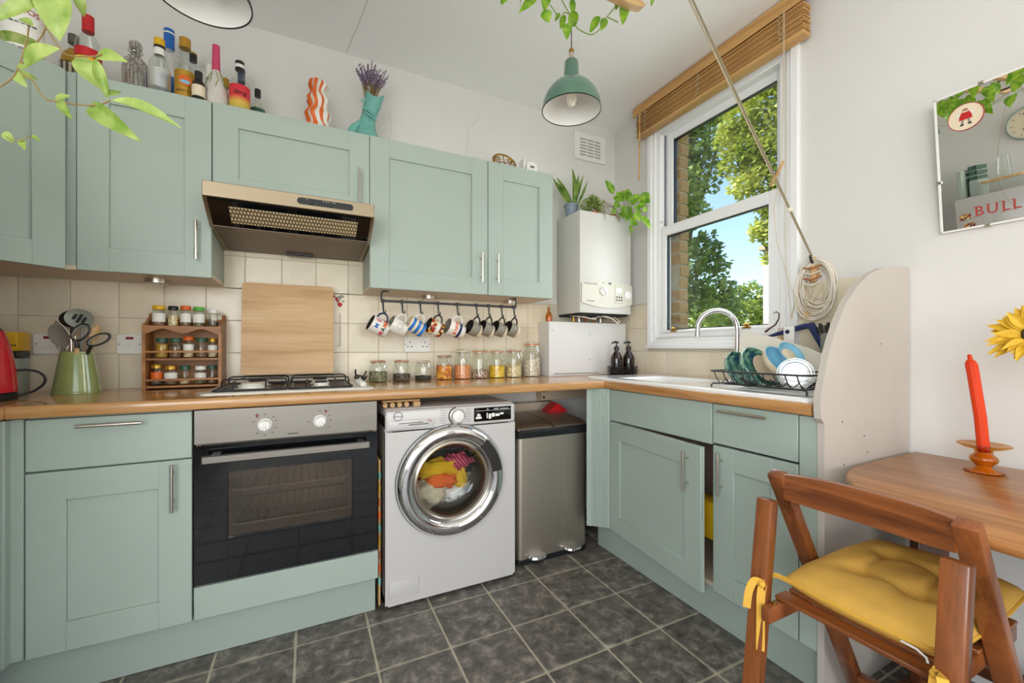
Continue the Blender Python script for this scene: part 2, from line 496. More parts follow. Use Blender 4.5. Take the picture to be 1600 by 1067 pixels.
# ------------------------------------------------------------------ mesh helpers
class B:
    def __init__(s):
        s.bm = bmesh.new()
        s.mi = 0
    def _f(s, vs):
        try:
            f = s.bm.faces.new(vs)
            f.material_index = s.mi
            return f
        except ValueError:
            return None
    def box(s, x0, x1, y0, y1, z0, z1, bev=0.0, seg=1, M=None):
        if x0 > x1: x0, x1 = x1, x0
        if y0 > y1: y0, y1 = y1, y0
        if z0 > z1: z0, z1 = z1, z0
        v = [s.bm.verts.new((x, y, z)) for z in (z0, z1) for y in (y0, y1) for x in (x0, x1)]
        fs = [s._f([v[i] for i in q]) for q in ((0, 2, 3, 1), (4, 5, 7, 6), (0, 1, 5, 4), (2, 6, 7, 3), (0, 4, 6, 2), (1, 3, 7, 5))]
        if bev:
            ed = set(e for f in fs for e in f.edges)
            res = bmesh.ops.bevel(s.bm, geom=list(ed), offset=bev, segments=seg, profile=0.5, affect='EDGES')
            for f in res['faces']:
                f.material_index = s.mi
            v = list(set(q for f in res['faces'] for q in f.verts))
        if M is not None:
            bmesh.ops.transform(s.bm, matrix=M, verts=[q for q in v if q.is_valid])
        return s
    def prism(s, pts, plane, a0, a1):
        """polygon pts extruded along the axis left out of plane ('xy','xz','yz')"""
        def mk(p, a):
            return {'xy': (p[0], p[1], a), 'xz': (p[0], a, p[1]), 'yz': (a, p[0], p[1])}[plane]
        A = [s.bm.verts.new(mk(p, a0)) for p in pts]
        C = [s.bm.verts.new(mk(p, a1)) for p in pts]
        s._f(A); s._f(C[::-1])
        n = len(pts)
        for i in range(n):
            s._f([A[i], C[i], C[(i + 1) % n], A[(i + 1) % n]])
        return s
    def lathe(s, prof, n=28, M=None, squash=(1, 1), twist=None, a0=0.0):
        rings = []
        for k, (r, z) in enumerate(prof):
            if r < 1e-6:
                rings.append([s.bm.verts.new((0, 0, z))])
            else:
                rings.append([s.bm.verts.new((r * squash[0] * math.cos(a0 + 2 * math.pi * i / n), r * squash[1] * math.sin(a0 + 2 * math.pi * i / n), z)) for i in range(n)])
        for a, b in zip(rings, rings[1:]):
            for i in range(n):
                j = (i + 1) % n
                if len(a) == 1 and len(b) == 1: continue
                if len(a) == 1: s._f([a[0], b[i], b[j]])
                elif len(b) == 1: s._f([a[i], a[j], b[0]])
                else: s._f([a[i], a[j], b[j], b[i]])
        if M is not None:
            bmesh.ops.transform(s.bm, matrix=M, verts=[q for rg in rings for q in rg])
        return rings
    def tube(s, pts, r, n=8, closed=False, flat=None):
        P = [Vector(p) for p in pts]
        m = len(P)
        rs = r if isinstance(r, (list, tuple)) else [r] * m
        T = []
        for i in range(m):
            a = P[(i - 1) % m] if (closed or i > 0) else P[i]
            b = P[(i + 1) % m] if (closed or i < m - 1) else P[i]
            d = (b - a)
            T.append(d.normalized() if d.length > 1e-9 else Vector((0, 0, 1)))
        up = Vector((0, 0, 1)) if abs(T[0].z) < 0.9 else Vector((1, 0, 0))
        u = (up - T[0] * up.dot(T[0])).normalized()
        rings = []
        for i in range(m):
            u = (u - T[i] * u.dot(T[i]))
            u = u.normalized() if u.length > 1e-6 else T[i].orthogonal().normalized()
            w = T[i].cross(u)
            fx, fy = flat if flat else (1, 1)
            rings.append([s.bm.verts.new(P[i] + (u * math.cos(2 * math.pi * k / n) * fx + w * math.sin(2 * math.pi * k / n) * fy) * rs[i]) for k in range(n)])
        for i in range(m if closed else m - 1):
            a, b = rings[i], rings[(i + 1) % m]
            for k in range(n):
                s._f([a[k], a[(k + 1) % n], b[(k + 1) % n], b[k]])
        if not closed:
            s._f(rings[0][::-1]); s._f(rings[-1])
        return s
    def cyl(s, p0, p1, r, n=16):
        return s.tube([p0, p1], r, n)
    def grid(s, fn, nu, nv, cu=False):
        V = [[s.bm.verts.new(fn(i / (nu if cu else nu - 1.0), j / (nv - 1.0))) for j in range(nv)] for i in range(nu)]
        for i in range(nu if cu else nu - 1):
            for j in range(nv - 1):
                s._f([V[i][j], V[(i + 1) % nu][j], V[(i + 1) % nu][j + 1], V[i][j + 1]])
        return s
    def ball(s, c, r, n=12, sq=(1, 1, 1)):
        prof = [(max(0, math.sin(math.pi * k / n)), -math.cos(math.pi * k / n)) for k in range(n + 1)]
        prof[0] = (0, -1); prof[-1] = (0, 1)
        s.lathe(prof, n * 2, Matrix.Translation(c) @ Matrix.Diagonal((r * sq[0], r * sq[1], r * sq[2], 1)))
        return s
    def mesh(s, name, mats, smooth=True, angle=38):
        bmesh.ops.recalc_face_normals(s.bm, faces=s.bm.faces[:])
        me = bpy.data.meshes.new(name)
        s.bm.to_mesh(me)
        s.bm.free()
        for k in ([mats] if isinstance(mats, str) else mats):
            me.materials.append(MATS[k])
        if smooth:
            me.polygons.foreach_set('use_smooth', [True] * len(me.polygons))
            me.set_sharp_from_angle(angle=R(angle))
        return me
    def part(s, name, mats, parent=None, smooth=True, angle=38, loc=None, rot=None, label=None):
        o = bpy.data.objects.new(name, s.mesh(name, mats, smooth, angle))
        COL.objects.link(o)
        if parent is not None: o.parent = parent
        if loc is not None: o.location = loc
        if rot is not None: o.rotation_euler = rot
        if label: o['label'] = label
        return o
    def solo(s, name, mats, label, cat, loc=None, rot=None, group=None, kind=None, **k):
        o = s.part(name, mats, None, loc=loc, rot=rot, **k)
        o['label'] = label
        o['category'] = cat
        if group: o['group'] = group
        if kind: o['kind'] = kind
        return o

def smooth(P, k=4):
    P = [Vector(p) for p in P]; out = []
    for i in range(len(P) - 1):
        p0 = P[max(0, i - 1)]; p1 = P[i]; p2 = P[i + 1]; p3 = P[min(len(P) - 1, i + 2)]
        for j in range(k):
            t_ = j / k
            out.append(.5 * ((2 * p1) + (p2 - p0) * t_ + (2 * p0 - 5 * p1 + 4 * p2 - p3) * t_ ** 2 + (3 * p1 - p0 - 3 * p2 + p3) * t_ ** 3))
    out.append(P[-1]); return out

def thing(name, label, cat, loc=(0, 0, 0), rot=(0, 0, 0), group=None):
    o = bpy.data.objects.new(name, None)
    COL.objects.link(o)
    o.empty_display_size = 0.05
    o.location = loc
    o.rotation_euler = rot
    o['label'] = label
    o['category'] = cat
    if group: o['group'] = group
    return o

def struct(b, name, mats, parent=None, label=None, **k):
    o = b.part(name, mats, parent, **k)
    if parent is None: o['kind'] = 'structure'
    if label: o['label'] = label
    return o

def link_obj(name, me, parent, loc=(0, 0, 0), rot=None, mtx=None):
    o = bpy.data.objects.new(name, me)
    COL.objects.link(o)
    o.parent = parent
    if mtx is not None: o.matrix_local = mtx
    else:
        o.location = loc
        if rot: o.rotation_euler = rot
    return o

def text_part(txt, size, parent, mtx, matname, wrap=None, name='lettering', extrude=0.0003, shear=0.0, squeeze=1.0, bold=0.0):
    """flat printed lettering; wrap = radius bends it round a vertical cylinder whose axis is the local z axis"""
    cu = bpy.data.curves.new(name, 'FONT')
    cu.body = txt
    cu.size = size
    cu.align_x = 'CENTER'
    cu.align_y = 'CENTER'
    cu.extrude = extrude
    cu.offset = bold
    cu.resolution_u = 3
    cu.shear = shear
    t = bpy.data.objects.new(name, cu)
    COL.objects.link(t)
    dg = bpy.context.evaluated_depsgraph_get()
    me = bpy.data.meshes.new_from_object(t.evaluated_get(dg))
    COL.objects.unlink(t)
    bpy.data.objects.remove(t)
    for v in me.vertices:
        v.co.x *= squeeze
    if wrap:
        # text x -> angle, text y -> z, text z -> outwards; the lettering faces local -y
        for v in me.vertices:
            a = v.co.x / wrap
            rr = wrap + v.co.z + 0.0006
            v.co = Vector((rr * math.sin(a), -rr * math.cos(a), v.co.y))
    me.materials.clear()
    me.materials.append(MATS[matname])
    o = bpy.data.objects.new(name, me)
    COL.objects.link(o)
    o.parent = parent
    o.matrix_local = mtx
    return o

def XZ(x, y, z, yaw=0.0):
    """matrix that stands flat text up so that it faces -y (yaw turns it about z)"""
    return Matrix.Translation((x, y, z)) @ Matrix.Rotation(yaw, 4, 'Z') @ Matrix.Rotation(R(90), 4, 'X')

def bar_handle(parent, c, length, axis, out, r=0.0055, stand=0.028, name='handle', mat='nickel'):
    """bar handle: bar centred at c, two posts reaching back along -out"""
    b = B()
    a = Vector({'x': (1, 0, 0), 'y': (0, 1, 0), 'z': (0, 0, 1)}[axis])
    c = Vector(c); o = Vector(out)
    b.tube([c - a * length / 2, c + a * length / 2], r, 14)
    for k in (-1, 1):
        q = c + a * k * length * 0.31
        b.tube([q, q - o * stand], r * 0.6, 10)
    return b.part(name, mat, parent)

def shaker(b, w, h, t=0.019, stile=0.088, rec=0.006, bev=0.0015):
    """shaker door: lower-left corner at the origin, width +x, height +z, front face at y=0, thickness to +y"""
    if stile:
        b.box(0, w, rec + 0.001, t, 0, h)
        b.box(0, stile, 0, rec + 0.0015, 0, h, bev)
        b.box(w - stile, w, 0, rec + 0.0015, 0, h, bev)
        b.box(stile - .0016, w - stile + .0016, 0, rec + 0.0015, 0, stile, bev)
        b.box(stile - .0016, w - stile + .0016, 0, rec + 0.0015, h - stile, h, bev)
    else:
        b.box(0, w, 0, t, 0, h, 0.002)
    return b

def rrect(x0, x1, y0, y1, r, n=5):
    pts = []
    for cx, cy, a in ((x1 - r, y1 - r, 0), (x0 + r, y1 - r, 90), (x0 + r, y0 + r, 180), (x1 - r, y0 + r, 270)):
        for k in range(n + 1):
            t = R(a + 90.0 * k / n)
            pts.append((cx + r * math.cos(t), cy + r * math.sin(t)))
    return pts

def loops(b, L, capa=False, capb=True):
    """L: list of (pts, z); bridge them in order"""
    rings = [[b.bm.verts.new((p[0], p[1], z)) for p in pts] for pts, z in L]
    for a, c in zip(rings, rings[1:]):
        n = len(a)
        for i in range(n):
            b._f([a[i], a[(i + 1) % n], c[(i + 1) % n], c[i]])
    if capa: b._f(rings[0][::-1])
    if capb: b._f(rings[-1])

XL, XR, YW, YR, ZC = -1.344, 1.945, 2.315, -2.62, 2.61
# ------------------------------------------------------------------ room shell
b = B(); b.box(XL - .1, XR + .1, YR - .1, YW + .1, -.12, -.0035)
floor = struct(b, 'floor', 'floor_grout', label='dark slate-look square floor tiles with pale grout')
P = 0.2535
tm = B(); tm.box(-P / 2 + .0046, P / 2 - .0046, -P / 2 + .0046, P / 2 - .0046, -.006, 0, .0022)
tme = tm.mesh('tile', 'floor_tile')
nx0 = math.floor((XL - .721) / P); ny0 = math.floor((YR - 1.455) / P)
for i in range(nx0, 6):
    for j in range(ny0, 5):
        cx, cy = .721 + P * (i + .5), 1.455 + P * (j + .5)
        if XL - .02 < cx - P / 2 + .05 and cx < XR + .06 and YR - .05 < cy < YW:
            link_obj('tile', tme, floor, (cx, cy, 0))
b = B(); b.box(XL - .1, XR + .2, YR - .1, YW + .1, ZC, ZC + .15)
ceil = struct(b, 'ceiling', 'ceiling_paint', label='white painted ceiling')
# hairline cracks in the ceiling and back wall plaster
b = B()
b.tube([(.18, 2.30, ZC), (.22, 2.05, ZC), (.26, 1.7, ZC), (.27, 1.3, ZC)], .0016, 5)
b.part('crack', 'grout', ceil)
b = B(); b.box(XL - .1, XR + .2, YW + .004, YW + .15, 0, ZC)
wall_back = struct(b, 'wall_back', 'wall_paint', label='off-white plaster wall behind the cabinets')
for pts in ([(.93, 2.49), (.90, 2.43), (.845, 2.38), (.85, 2.30), (.83, 2.2)], [(.40, 2.36), (.41, 2.28), (.39, 2.2)]):
    b = B(); b.tube([(x, YW + .004, z) for x, z in pts], .0012, 5)
    b.part('crack', 'grout', wall_back)
b = B(); b.box(XL - .1, XL, YR, -2.05, 0, ZC); b.box(XL - .1, XL, -.05, YW + .1, 0, ZC); b.box(XL - .1, XL, -2.05, -.05, 0, .72); b.box(XL - .1, XL, -2.05, -.05, 2.18, ZC)
wall_left = struct(b, 'wall_left', 'wall_paint', label='off-white wall on the left')
b = B()  # window added out of view to go with the left fill lamp
for y in (-2.05, -1.08, -.11): b.box(XL - .08, XL - .02, y, y + .06, .72, 2.18)
b.box(XL - .08, XL - .02, -2.05, -.05, .72, .78); b.box(XL - .08, XL - .02, -2.05, -.05, 2.12, 2.18)
w2 = struct(b, 'added_window', 'upvc_white', label='added wide white window in the left wall for fill light, out of view')
b = B(); b.box(XL - .055, XL - .045, -2.0, -.1, .77, 2.13); b.part('pane', 'glass_pane', w2)
# rear wall; its wide glazed doors are added for fill light
b = B()
b.box(XL - .1, -.95, YR - .1, YR, 0, ZC); b.box(1.65, XR + .2, YR - .1, YR, 0, ZC); b.box(-.95, 1.65, YR - .1, YR, 2.3, ZC)
wall_rear = struct(b, 'wall_rear', 'wall_paint', label='off-white rear wall with added glazed doors')
b = B()
for x in (-.95, .33, 1.59): b.box(x, x + .06, YR - .08, YR - .02, 0, 2.3)
b.box(-.95, 1.65, YR - .08, YR - .02, 2.24, 2.3); b.box(-.95, 1.65, YR - .08, YR - .02, 0, .06)
d1 = struct(b, 'added_doors', 'upvc_white', label='added white framed glazed doors for fill light, out of view')
b = B(); b.box(-.9, 1.6, YR - .055, YR - .045, .05, 2.25); b.part('pane', 'glass_pane', d1)
# right wall with the window opening
WY0, WY1, WZ0, WZ1 = 1.14, 1.94, 1.15, 2.44
b = B()
b.box(XR, 2.12, YR, WY0, 0, ZC); b.box(XR, 2.12, WY1, YW + .15, 0, ZC)
b.box(XR, 2.12, WY0, WY1, 0, WZ0); b.box(XR, 2.12, WY0, WY1, WZ1, ZC)
wall_right = struct(b, 'wall_right', 'wall_paint', label='off-white wall with the window')
b = B(); b.box(2.05, 2.118, 1.846, 1.94, WZ0, WZ1); b.part('mortar', 'mortar', wall_right)
bk = B(); bk.box(-.036, .036, 0, .09, 0, .064, .004, 2)
bke = bk.mesh('brick', 'brick')
z = WZ0 + .006; i = 0
while z < WZ1 - .05:
    link_obj('brick', bke, wall_right, (2.086 + random.uniform(-.003, .003), 1.838 + random.uniform(-.004, .003), z), (0, random.uniform(-.02, .02), random.uniform(-.03, .03)))
    z += .0745

# wall tiles: 150 mm squares
TP = .1507
tb = B(); tb.box(-TP / 2 + .0012, TP / 2 - .0012, 0, .007, -TP / 2 + .0012, TP / 2 - .0012, .0018)
tbe = tb.mesh('tile', 'wall_tile')
b = B(); b.box(XL, 1.945, YW - .0035, YW + .006, .9, 1.37); b.box(-.345, .262, YW - .0035, YW + .006, 1.36, 1.60)
b.part('grout', 'grout', wall_back)
for k in range(-9, 13):
    x0 = .0385 + TP * k
    for rz in range(5):
        z0 = .914 + TP * rz - .002
        if rz < 3 or (-.35 < x0 + .07 < .26 and rz < 5):
            if x0 + TP > XL + .01 and x0 < 1.30:
                link_obj('tile', tbe, wall_back, (x0 + TP / 2, YW - .006, z0 + TP / 2))
# right wall tiles (rotated to face -x)
b = B(); b.box(XR - .0035, XR + .004, .735, 2.31, .9, 1.098); b.box(XR - .0035, XR + .004, .735, 1.09, 1.09, 1.362); b.box(XR - .0035, XR + .004, 1.985, 2.31, 1.09, 1.372)
b.part('grout', 'grout', wall_right)
for k in range(10):
    yc = 2.29 - .15 * (k + .5) + .005
    for rz in range(3):
        zc = .914 + TP * (rz + .5)
        if rz == 0 or (rz > 0 and (yc > 2.03 or yc < 1.03)):
            o = link_obj('tile', tbe, wall_right, (XR - .006, yc, zc), (0, 0, R(-90)))
# decorated tiles: fruit basket relief beside the chopping board
b = B()
b.mi = 0
for (x, z) in ((.122, 1.35), (.132, 1.338), (.137, 1.33), (.147, 1.315), (.143, 1.308), (.155, 1.31), (.15, 1.302)):
    b.ball((x, YW - .008, z), .0065, 6, (1, .4, 1))
dec = b.part('fruit_relief', 'red', wall_back, label='red painted cherries on a decorated tile')
b = B()
for k in range(14):
    x, z = .135 + random.uniform(0, .035), 1.335 + random.uniform(-.02, .02)
    b.ball((x, YW - .007, z), .0045, 5, (1.5, .3, 1))
b.part('leaf_relief', 'utensil_grey', wall_back)
b = B()
b.box(.146, .153, YW - .0085, YW - .004, 1.10, 1.262); b.box(.135, .153, YW - .0085, YW - .004, 1.093, 1.10)
b.part('basket_relief', 'grout', wall_back)

# ------------------------------------------------------------------ kitchen window
win = bpy.data.objects.new('window_1', None); COL.objects.link(win); win['kind'] = 'structure'; win['label'] = 'white sliding sash window above the sink'
def frame_yz(b, y0, y1, z0, z1, iy0, iy1, iz0, iz1, x0, x1, bev=.003):
    b.box(x0, x1, y0, iy0, z0, z1, bev); b.box(x0, x1, iy1, y1, z0, z1, bev)
    b.box(x0, x1, iy0 - .001, iy1 + .001, z0, iz0, bev); b.box(x0, x1, iy0 - .001, iy1 + .001, iz1, z1, bev)
b = B()
frame_yz(b, 1.085, 1.985, 1.098, 2.47, 1.118, 1.952, 1.122, 2.44, 1.922, 1.947)
frame_yz(b, 1.112, 1.958, 1.116, 2.445, 1.14, 1.93, 1.14, 2.42, 1.932, 1.952)
b.part('casing', 'upvc_white', win)
b = B()
frame_yz(b, 1.14, 1.94, 1.15, 2.44, 1.178, 1.902, 1.178, 2.40, 1.948, 2.045)
b.part('frame', 'upvc_white', win)
b = B()
b.box(1.985, 1.992, 1.176, 1.186, 1.83, 2.40); b.box(1.985, 1.992, 1.894, 1.904, 1.83, 2.40)
b.part('sash_track', 'grey_plastic', win)
b = B()
frame_yz(b, 1.18, 1.90, 1.172, 1.828, 1.235, 1.862, 1.196, 1.768, 1.955, 1.996)
b.box(1.945, 1.957, 1.2, 1.88, 1.178, 1.19, .002)
ls = b.part('lower_sash', 'upvc_white', win)
b = B(); frame_yz(b, 1.233, 1.864, 1.194, 1.77, 1.240, 1.857, 1.201, 1.763, 1.966, 1.985, .0005); b.part('gasket', 'black_plastic', ls)
b = B(); b.box(1.973, 1.979, 1.236, 1.861, 1.197, 1.767); b.part('pane', 'glass_pane', ls)
b = B()
frame_yz(b, 1.18, 1.90, 1.78, 2.42, 1.222, 1.85, 1.84, 2.36, 2.0, 2.036)
us = b.part('upper_sash', 'upvc_white', win)
b = B(); frame_yz(b, 1.22, 1.852, 1.838, 2.362, 1.227, 1.845, 1.845, 2.355, 2.008, 2.028, .0005); b.part('gasket', 'black_plastic', us)
b = B(); b.box(2.015, 2.021, 1.223, 1.849, 1.841, 2.359); b.part('pane', 'glass_pane', us)
for yy in (1.335, 1.79):
    b = B(); b.box(1.937, 1.957, yy - .022, yy + .022, 1.182, 1.192, .002); b.tube([(1.945, yy, 1.19), (1.942, yy, 1.205), (1.94, yy, 1.212)], [.008, .013, .004], 10)
    b.part('sash_lift', 'brass', ls)
b = B(); b.tube([(1.953, 1.885, 1.86), (1.945, 1.885, 1.86)], .008, 10); b.part('sash_stop', 'white_plastic', win)
b = B(); b.box(1.905, 1.955, 1.08, 1.99, 1.082, 1.10, .004, 2); b.part('sill', 'upvc_white', win)

# ------------------------------------------------------------------ outdoors
b = B(); b.box(2.3, 60, -30, 50, -3.2, -3.0)
o = struct(b, 'ground', 'lawn', label='grass far below the window')

# ------------------------------------------------------------------ worktops
ZT, TT = .914, .038
def worktop_profile(front, back, z0, z1, sgn):
    # counter-clockwise in (depth, z): rounded front nose
    r = .012
    pts = [(back, z0), (back, z1)]
    for k in range(6):
        a = R(90 * k / 5)
        pts.append((front + r - r * math.sin(a), z1 - r + r * math.cos(a)))
    for k in range(4):
        a = R(90 * k / 3)
        pts.append((front + .006 - .006 * math.cos(a), z0 + .006 - .006 * math.sin(a)))
    return pts
b = B(); b.prism(worktop_profile(1.735, YW - .004, ZT - TT, ZT, 1), 'yz', -.789, 1.3945)
b.solo('worktop', 'worktop_x', 'long oak-effect worktop along the tiled back wall', 'worktop', angle=60)
b = B(); b.prism([(-x + .0, z) for x, z in worktop_profile(.79, 1.344, ZT - TT, ZT, 1)], 'xz', 1.425, YW - .004)
b.solo('worktop', 'worktop_y', 'oak-effect worktop end at the far left edge beside the red kettle', 'worktop', angle=60)
# right-hand worktop with a cut-out for the sink
BX0, BX1, BY0, BY1 = 1.475, 1.80, 1.36, 1.76
b = B()
pr = worktop_profile(1.385, 1.455, ZT - TT, ZT, 1)
b.prism(pr, 'xz', .742, YW - .18)
b.box(1.455, BX0, .742, YW - .15, ZT - TT, ZT); b.box(BX1, XR - .006, .742, YW - .15, ZT - TT, ZT)
b.box(BX0, BX1, .742, BY0, ZT - TT, ZT); b.box(BX0, BX1, BY1, YW - .15, ZT - TT, ZT)
b.box(1.396, XR - .006, YW - .151, YW - .006, ZT - TT, ZT)
b.solo('worktop', 'worktop_y', 'oak-effect worktop under the window holding the white sink', 'worktop', angle=60)

# sink with bowl and drainer
t = thing('sink', 'white ceramic inset sink with drainer under the window', 'sink', (1.66, 1.35, ZT))
def sl(x0, x1, y0, y1, r): return rrect(x0 - 1.66, x1 - 1.66, y0 - 1.35, y1 - 1.35, r)
b = B()
loops(b, [(sl(1.408, 1.895, .752, 1.94, .05), 0.0), (sl(1.408, 1.895, .752, 1.94, .05), .008), (sl(1.414, 1.889, .758, 1.934, .045), .013), (sl(1.425, 1.878, .77, 1.923, .04), .0135)], capb=False)
# deck around the bowl: far, near, front, back strips
X0, X1, Y0, Y1 = 1.425 - 1.66, 1.878 - 1.66, .77 - 1.35, 1.923 - 1.35
bx0, bx1, by0, by1 = BX0 + .012 - 1.66, BX1 - .012 - 1.66, BY0 + .012 - 1.35, BY1 - .012 - 1.35
zt = .0132
b.box(X0 - .004, bx0, Y0, Y1, .004, zt); b.box(bx1, X1 + .004, Y0, Y1, .004, zt)
b.box(bx0, bx1, by1, Y1, .004, zt); b.box(bx0, bx1, -.10, by0, .004, zt)
b.box(bx0, bx1, Y0, -.10, .002, .006)
b.part('deck', 'sink_white', t)
b = B()
loops(b, [(rrect(bx0, bx1, by0, by1, .05), zt), (rrect(bx0 + .012, bx1 - .012, by0 + .012, by1 - .012, .05), -.005), (rrect(bx0 + .02, bx1 - .02, by0 + .02, by1 - .02, .06), -.15), (rrect(bx0 + .06, bx1 - .06, by0 + .06, by1 - .06, .05), -.165)])
b.part('bowl', 'sink_white', t)
b = B()
for k in range(9):
    xx = X0 + .09 + k * .034
    b.box(xx, xx + .01, Y0 + .04, -.13, .004, .0125, .003)
b.part('drainer_ridges', 'sink_white', t)
b = B(); b.lathe([(0, -.163), (.03, -.163), (.035, -.16), (.03, -.158)], 20, Matrix.Translation((-.02, .21, 0))); b.part('waste', 'chrome', t)
b = B(); b.lathe([(.0, .0135), (.022, .0135), (.022, .018), (.018, .02), (0, .02)], 16, Matrix.Translation((.18, .0, 0))); b.part('overflow_cap', 'chrome', t)

# swan-neck tap
t = thing('tap', 'chrome swan-neck mixer tap behind the sink', 'tap', (1.845, 1.315, ZT + .0135))
b = B(); b.lathe([(0, 0), (.026, 0), (.026, .006), (.018, .012), (.0165, .06), (.0135, .07), (0, .07)], 20); b.part('base', 'chrome', t)
b = B()
dx, dy = -.145, .105
L = math.hypot(dx, dy); ux, uy = dx / L, dy / L; rr = L / 2
pts = [(0, 0, .05), (0, 0, .12), (0, 0, .25)]
for k in range(1, 15):
    a = R(180 * k / 14)
    q = rr * (1 - math.cos(a))
    pts.append((ux * q, uy * q, .25 + rr * math.sin(a) * 1.0))
pts.append((dx, dy, .232))
b.tube(pts, .0115, 16)
sp = b.part('spout', 'chrome', t)
b = B(); b.tube([(dx, dy, .236), (dx, dy, .214)], .0135, 16); b.part('nozzle', 'chrome', sp)
b = B(); b.tube([(0, -.012, .045), (.0, -.055, .075)], [.007, .005], 10); b.part('lever', 'chrome', t)
b = B(); b.tube([(0, 0, 0), (0, 0, .07), (0, 0, .078)], [.013, .013, .006], 14)
b.solo('washing_up_liquid', 'plastic_clear', 'small clear bottle standing beside the dish rack by the tap', 'bottle', (1.80, 1.235, ZT + .0135))

# ------------------------------------------------------------------ base cabinets, back run
YD = 1.76
def front_door(parent, x, z, w, h, stile, name, y=YD, rot=0, mat='sage', rec=.008):
    b = B(); shaker(b, w, h, .019, stile, rec)
    return b.part(name, mat, parent, loc=(x, y, z), rot=(0, 0, rot))

t = thing('base_cabinet', 'sage green base cabinet with drawer left of the oven', 'cabinet', (-.555, 2.04, .15))
b = B(); b.box(-.203, .198, -.259, .255, 0, .722); b.part('body', 'sage_edge', t)
d = front_door(t, -.76 + .555 + .0015, .562, .4035, .157, 0, 'drawer', YD - 2.04)
bar_handle(d, (.20, -.03, .133), .158, 'x', (0, -1, 0))
d = front_door(t, -.76 + .555 + .0015, .0, .4035, .557, .090, 'door', YD - 2.04)
bar_handle(d, (.355, -.03, .47), .157, 'z', (0, -1, 0))
b = B(); b.box(-.8, -.7625, YD + .002, YD + .03, .15, .872, .002); b.box(-.83, -.79, 1.735, YD + .03, .15, .872, .002)
b.solo('corner_post', 'sage', 'narrow sage green corner post at the far left of the base units', 'trim')
t = thing('base_cabinet', 'sage green base cabinet cut off by the left edge of the photo', 'cabinet', (-1.07, 1.55, .15))
b = B(); b.box(-.26, .255, -.09, .19, 0, .722); b.part('body', 'sage_edge', t)
d = front_door(t, -.796 + 1.07, -.09, .28, .72, .08, 'door', 0, R(90))
d.location = (-.796 + 1.07 + .0, -.095, 0)
b = B(); b.box(-.85, .2515, 1.800, 1.815, .002, .149)
b.solo('plinth', 'sage_edge', 'sage green kickboard under the oven run', 'plinth')

# built-under oven
OX0, OX1 = -.350, .2545
t = thing('oven_housing', 'sage green panel beneath the built-in oven', 'cabinet', (-.048, 2.04, .15))
b = B(); b.box(-.299, -.283, -.258, .25, 0, .722); b.box(.285, .302, -.258, .25, 0, .722); b.box(-.284, .286, -.25, .25, 0, .085)
b.part('body', 'carcass', t)
b = B(); b.box(-.302, .306, YD - 2.04 + .001, YD - 2.04 + .02, 0, .112, .002); b.part('panel', 'sage', t)

t = thing('oven', 'stainless steel and black glass built-in electric oven', 'oven', (-.048, YD, .265))
b = B(); b.box(-.302, .302, 0, .022, .487, .607, .002); cp = b.part('control_panel', 'stainless', t)
b = B()
b.box(-.28, .28, .024, .5, .0, .10); b.box(-.28, .28, .024, .5, .42, .60); b.box(-.28, -.215, .024, .5, .09, .43); b.box(.215, .28, .024, .5, .09, .43); b.box(-.22, .22, .42, .5, .09, .43)
b.part('cavity', 'cavity', t)
b = B()
b.box(-.302, -.204, 0, .02, .004, .482, .0015); b.box(.206, .302, 0, .02, .004, .482, .0015); b.box(-.205, .207, 0, .02, .004, .15); b.box(-.205, .207, 0, .02, .383, .482)
dr = b.part('door', 'black_glass', t)
b = B(); b.box(-.206, .208, .006, .012, .148, .385); b.part('pane', 'oven_pane', dr)
b = B(); b.box(-.27, .266, -.062, -.046, .431, .458, .003); b.box(-.25, -.225, -.05, .0, .435, .452); b.box(.225, .25, -.05, .0, .435, .452)
b.part('handle', 'stainless', dr)
for zz in (.18, .305):
    b = B()
    b.tube([(-.2, .04, zz + .012), (-.19, .04, zz), (.19, .04, zz), (.2, .04, zz + .012)], .0025, 6)
    b.tube([(-.2, .36, zz), (.2, .36, zz)], .0025, 6)
    for k in range(15): b.tube([(-.19 + k * .0271, .04, zz), (-.19 + k * .0271, .36, zz)], .0016, 5)
    b.part('rack', 'nickel', t)
for kx, rot in ((-.091, .0), (.091, .5)):
    b = B()
    M = Matrix.Translation((kx, 0, .541)) @ Matrix.Rotation(R(90), 4, 'X')
    b.lathe([(.0235, 0), (.0235, .004), (.019, .008), (.018, .024), (.014, .027), (0, .027)], 26, M)
    b.box(-.0042, .0042, -.018, .018, .02, .032, .002, M=M @ Matrix.Rotation(rot, 4, 'Z'))
    b.part('knob', 'white_plastic', cp)
for kx in (-.116, .111):
    b = B(); b.lathe([(0, .002), (.005, .002), (.005, 0)], 12, Matrix.Translation((kx, -.0005, .577)) @ Matrix.Rotation(R(90), 4, 'X')); b.part('indicator_light', 'dark_red', cp)
b = B()
for kx, angs in ((-.091, (0, 45, 70, 110, 140, 180, 220, 290, 320)), (.091, (0, 60, 90, 130, 270))):
    for a in angs:
        q = R(a); cx, cz = kx + .038 * math.sin(q), .541 + .038 * math.cos(q)
        b.box(cx - .0035, cx + .0035, -.0006, .001, cz - .0012, cz + .0012)
b.part('dial_marks', 'ink', cp)
b = B()
for k in range(5): b.box(-.018 + k * .0072, -.0125 + k * .0072, -.0006, .001, .4995, .5035)
b.part('maker_mark', 'ink', cp)

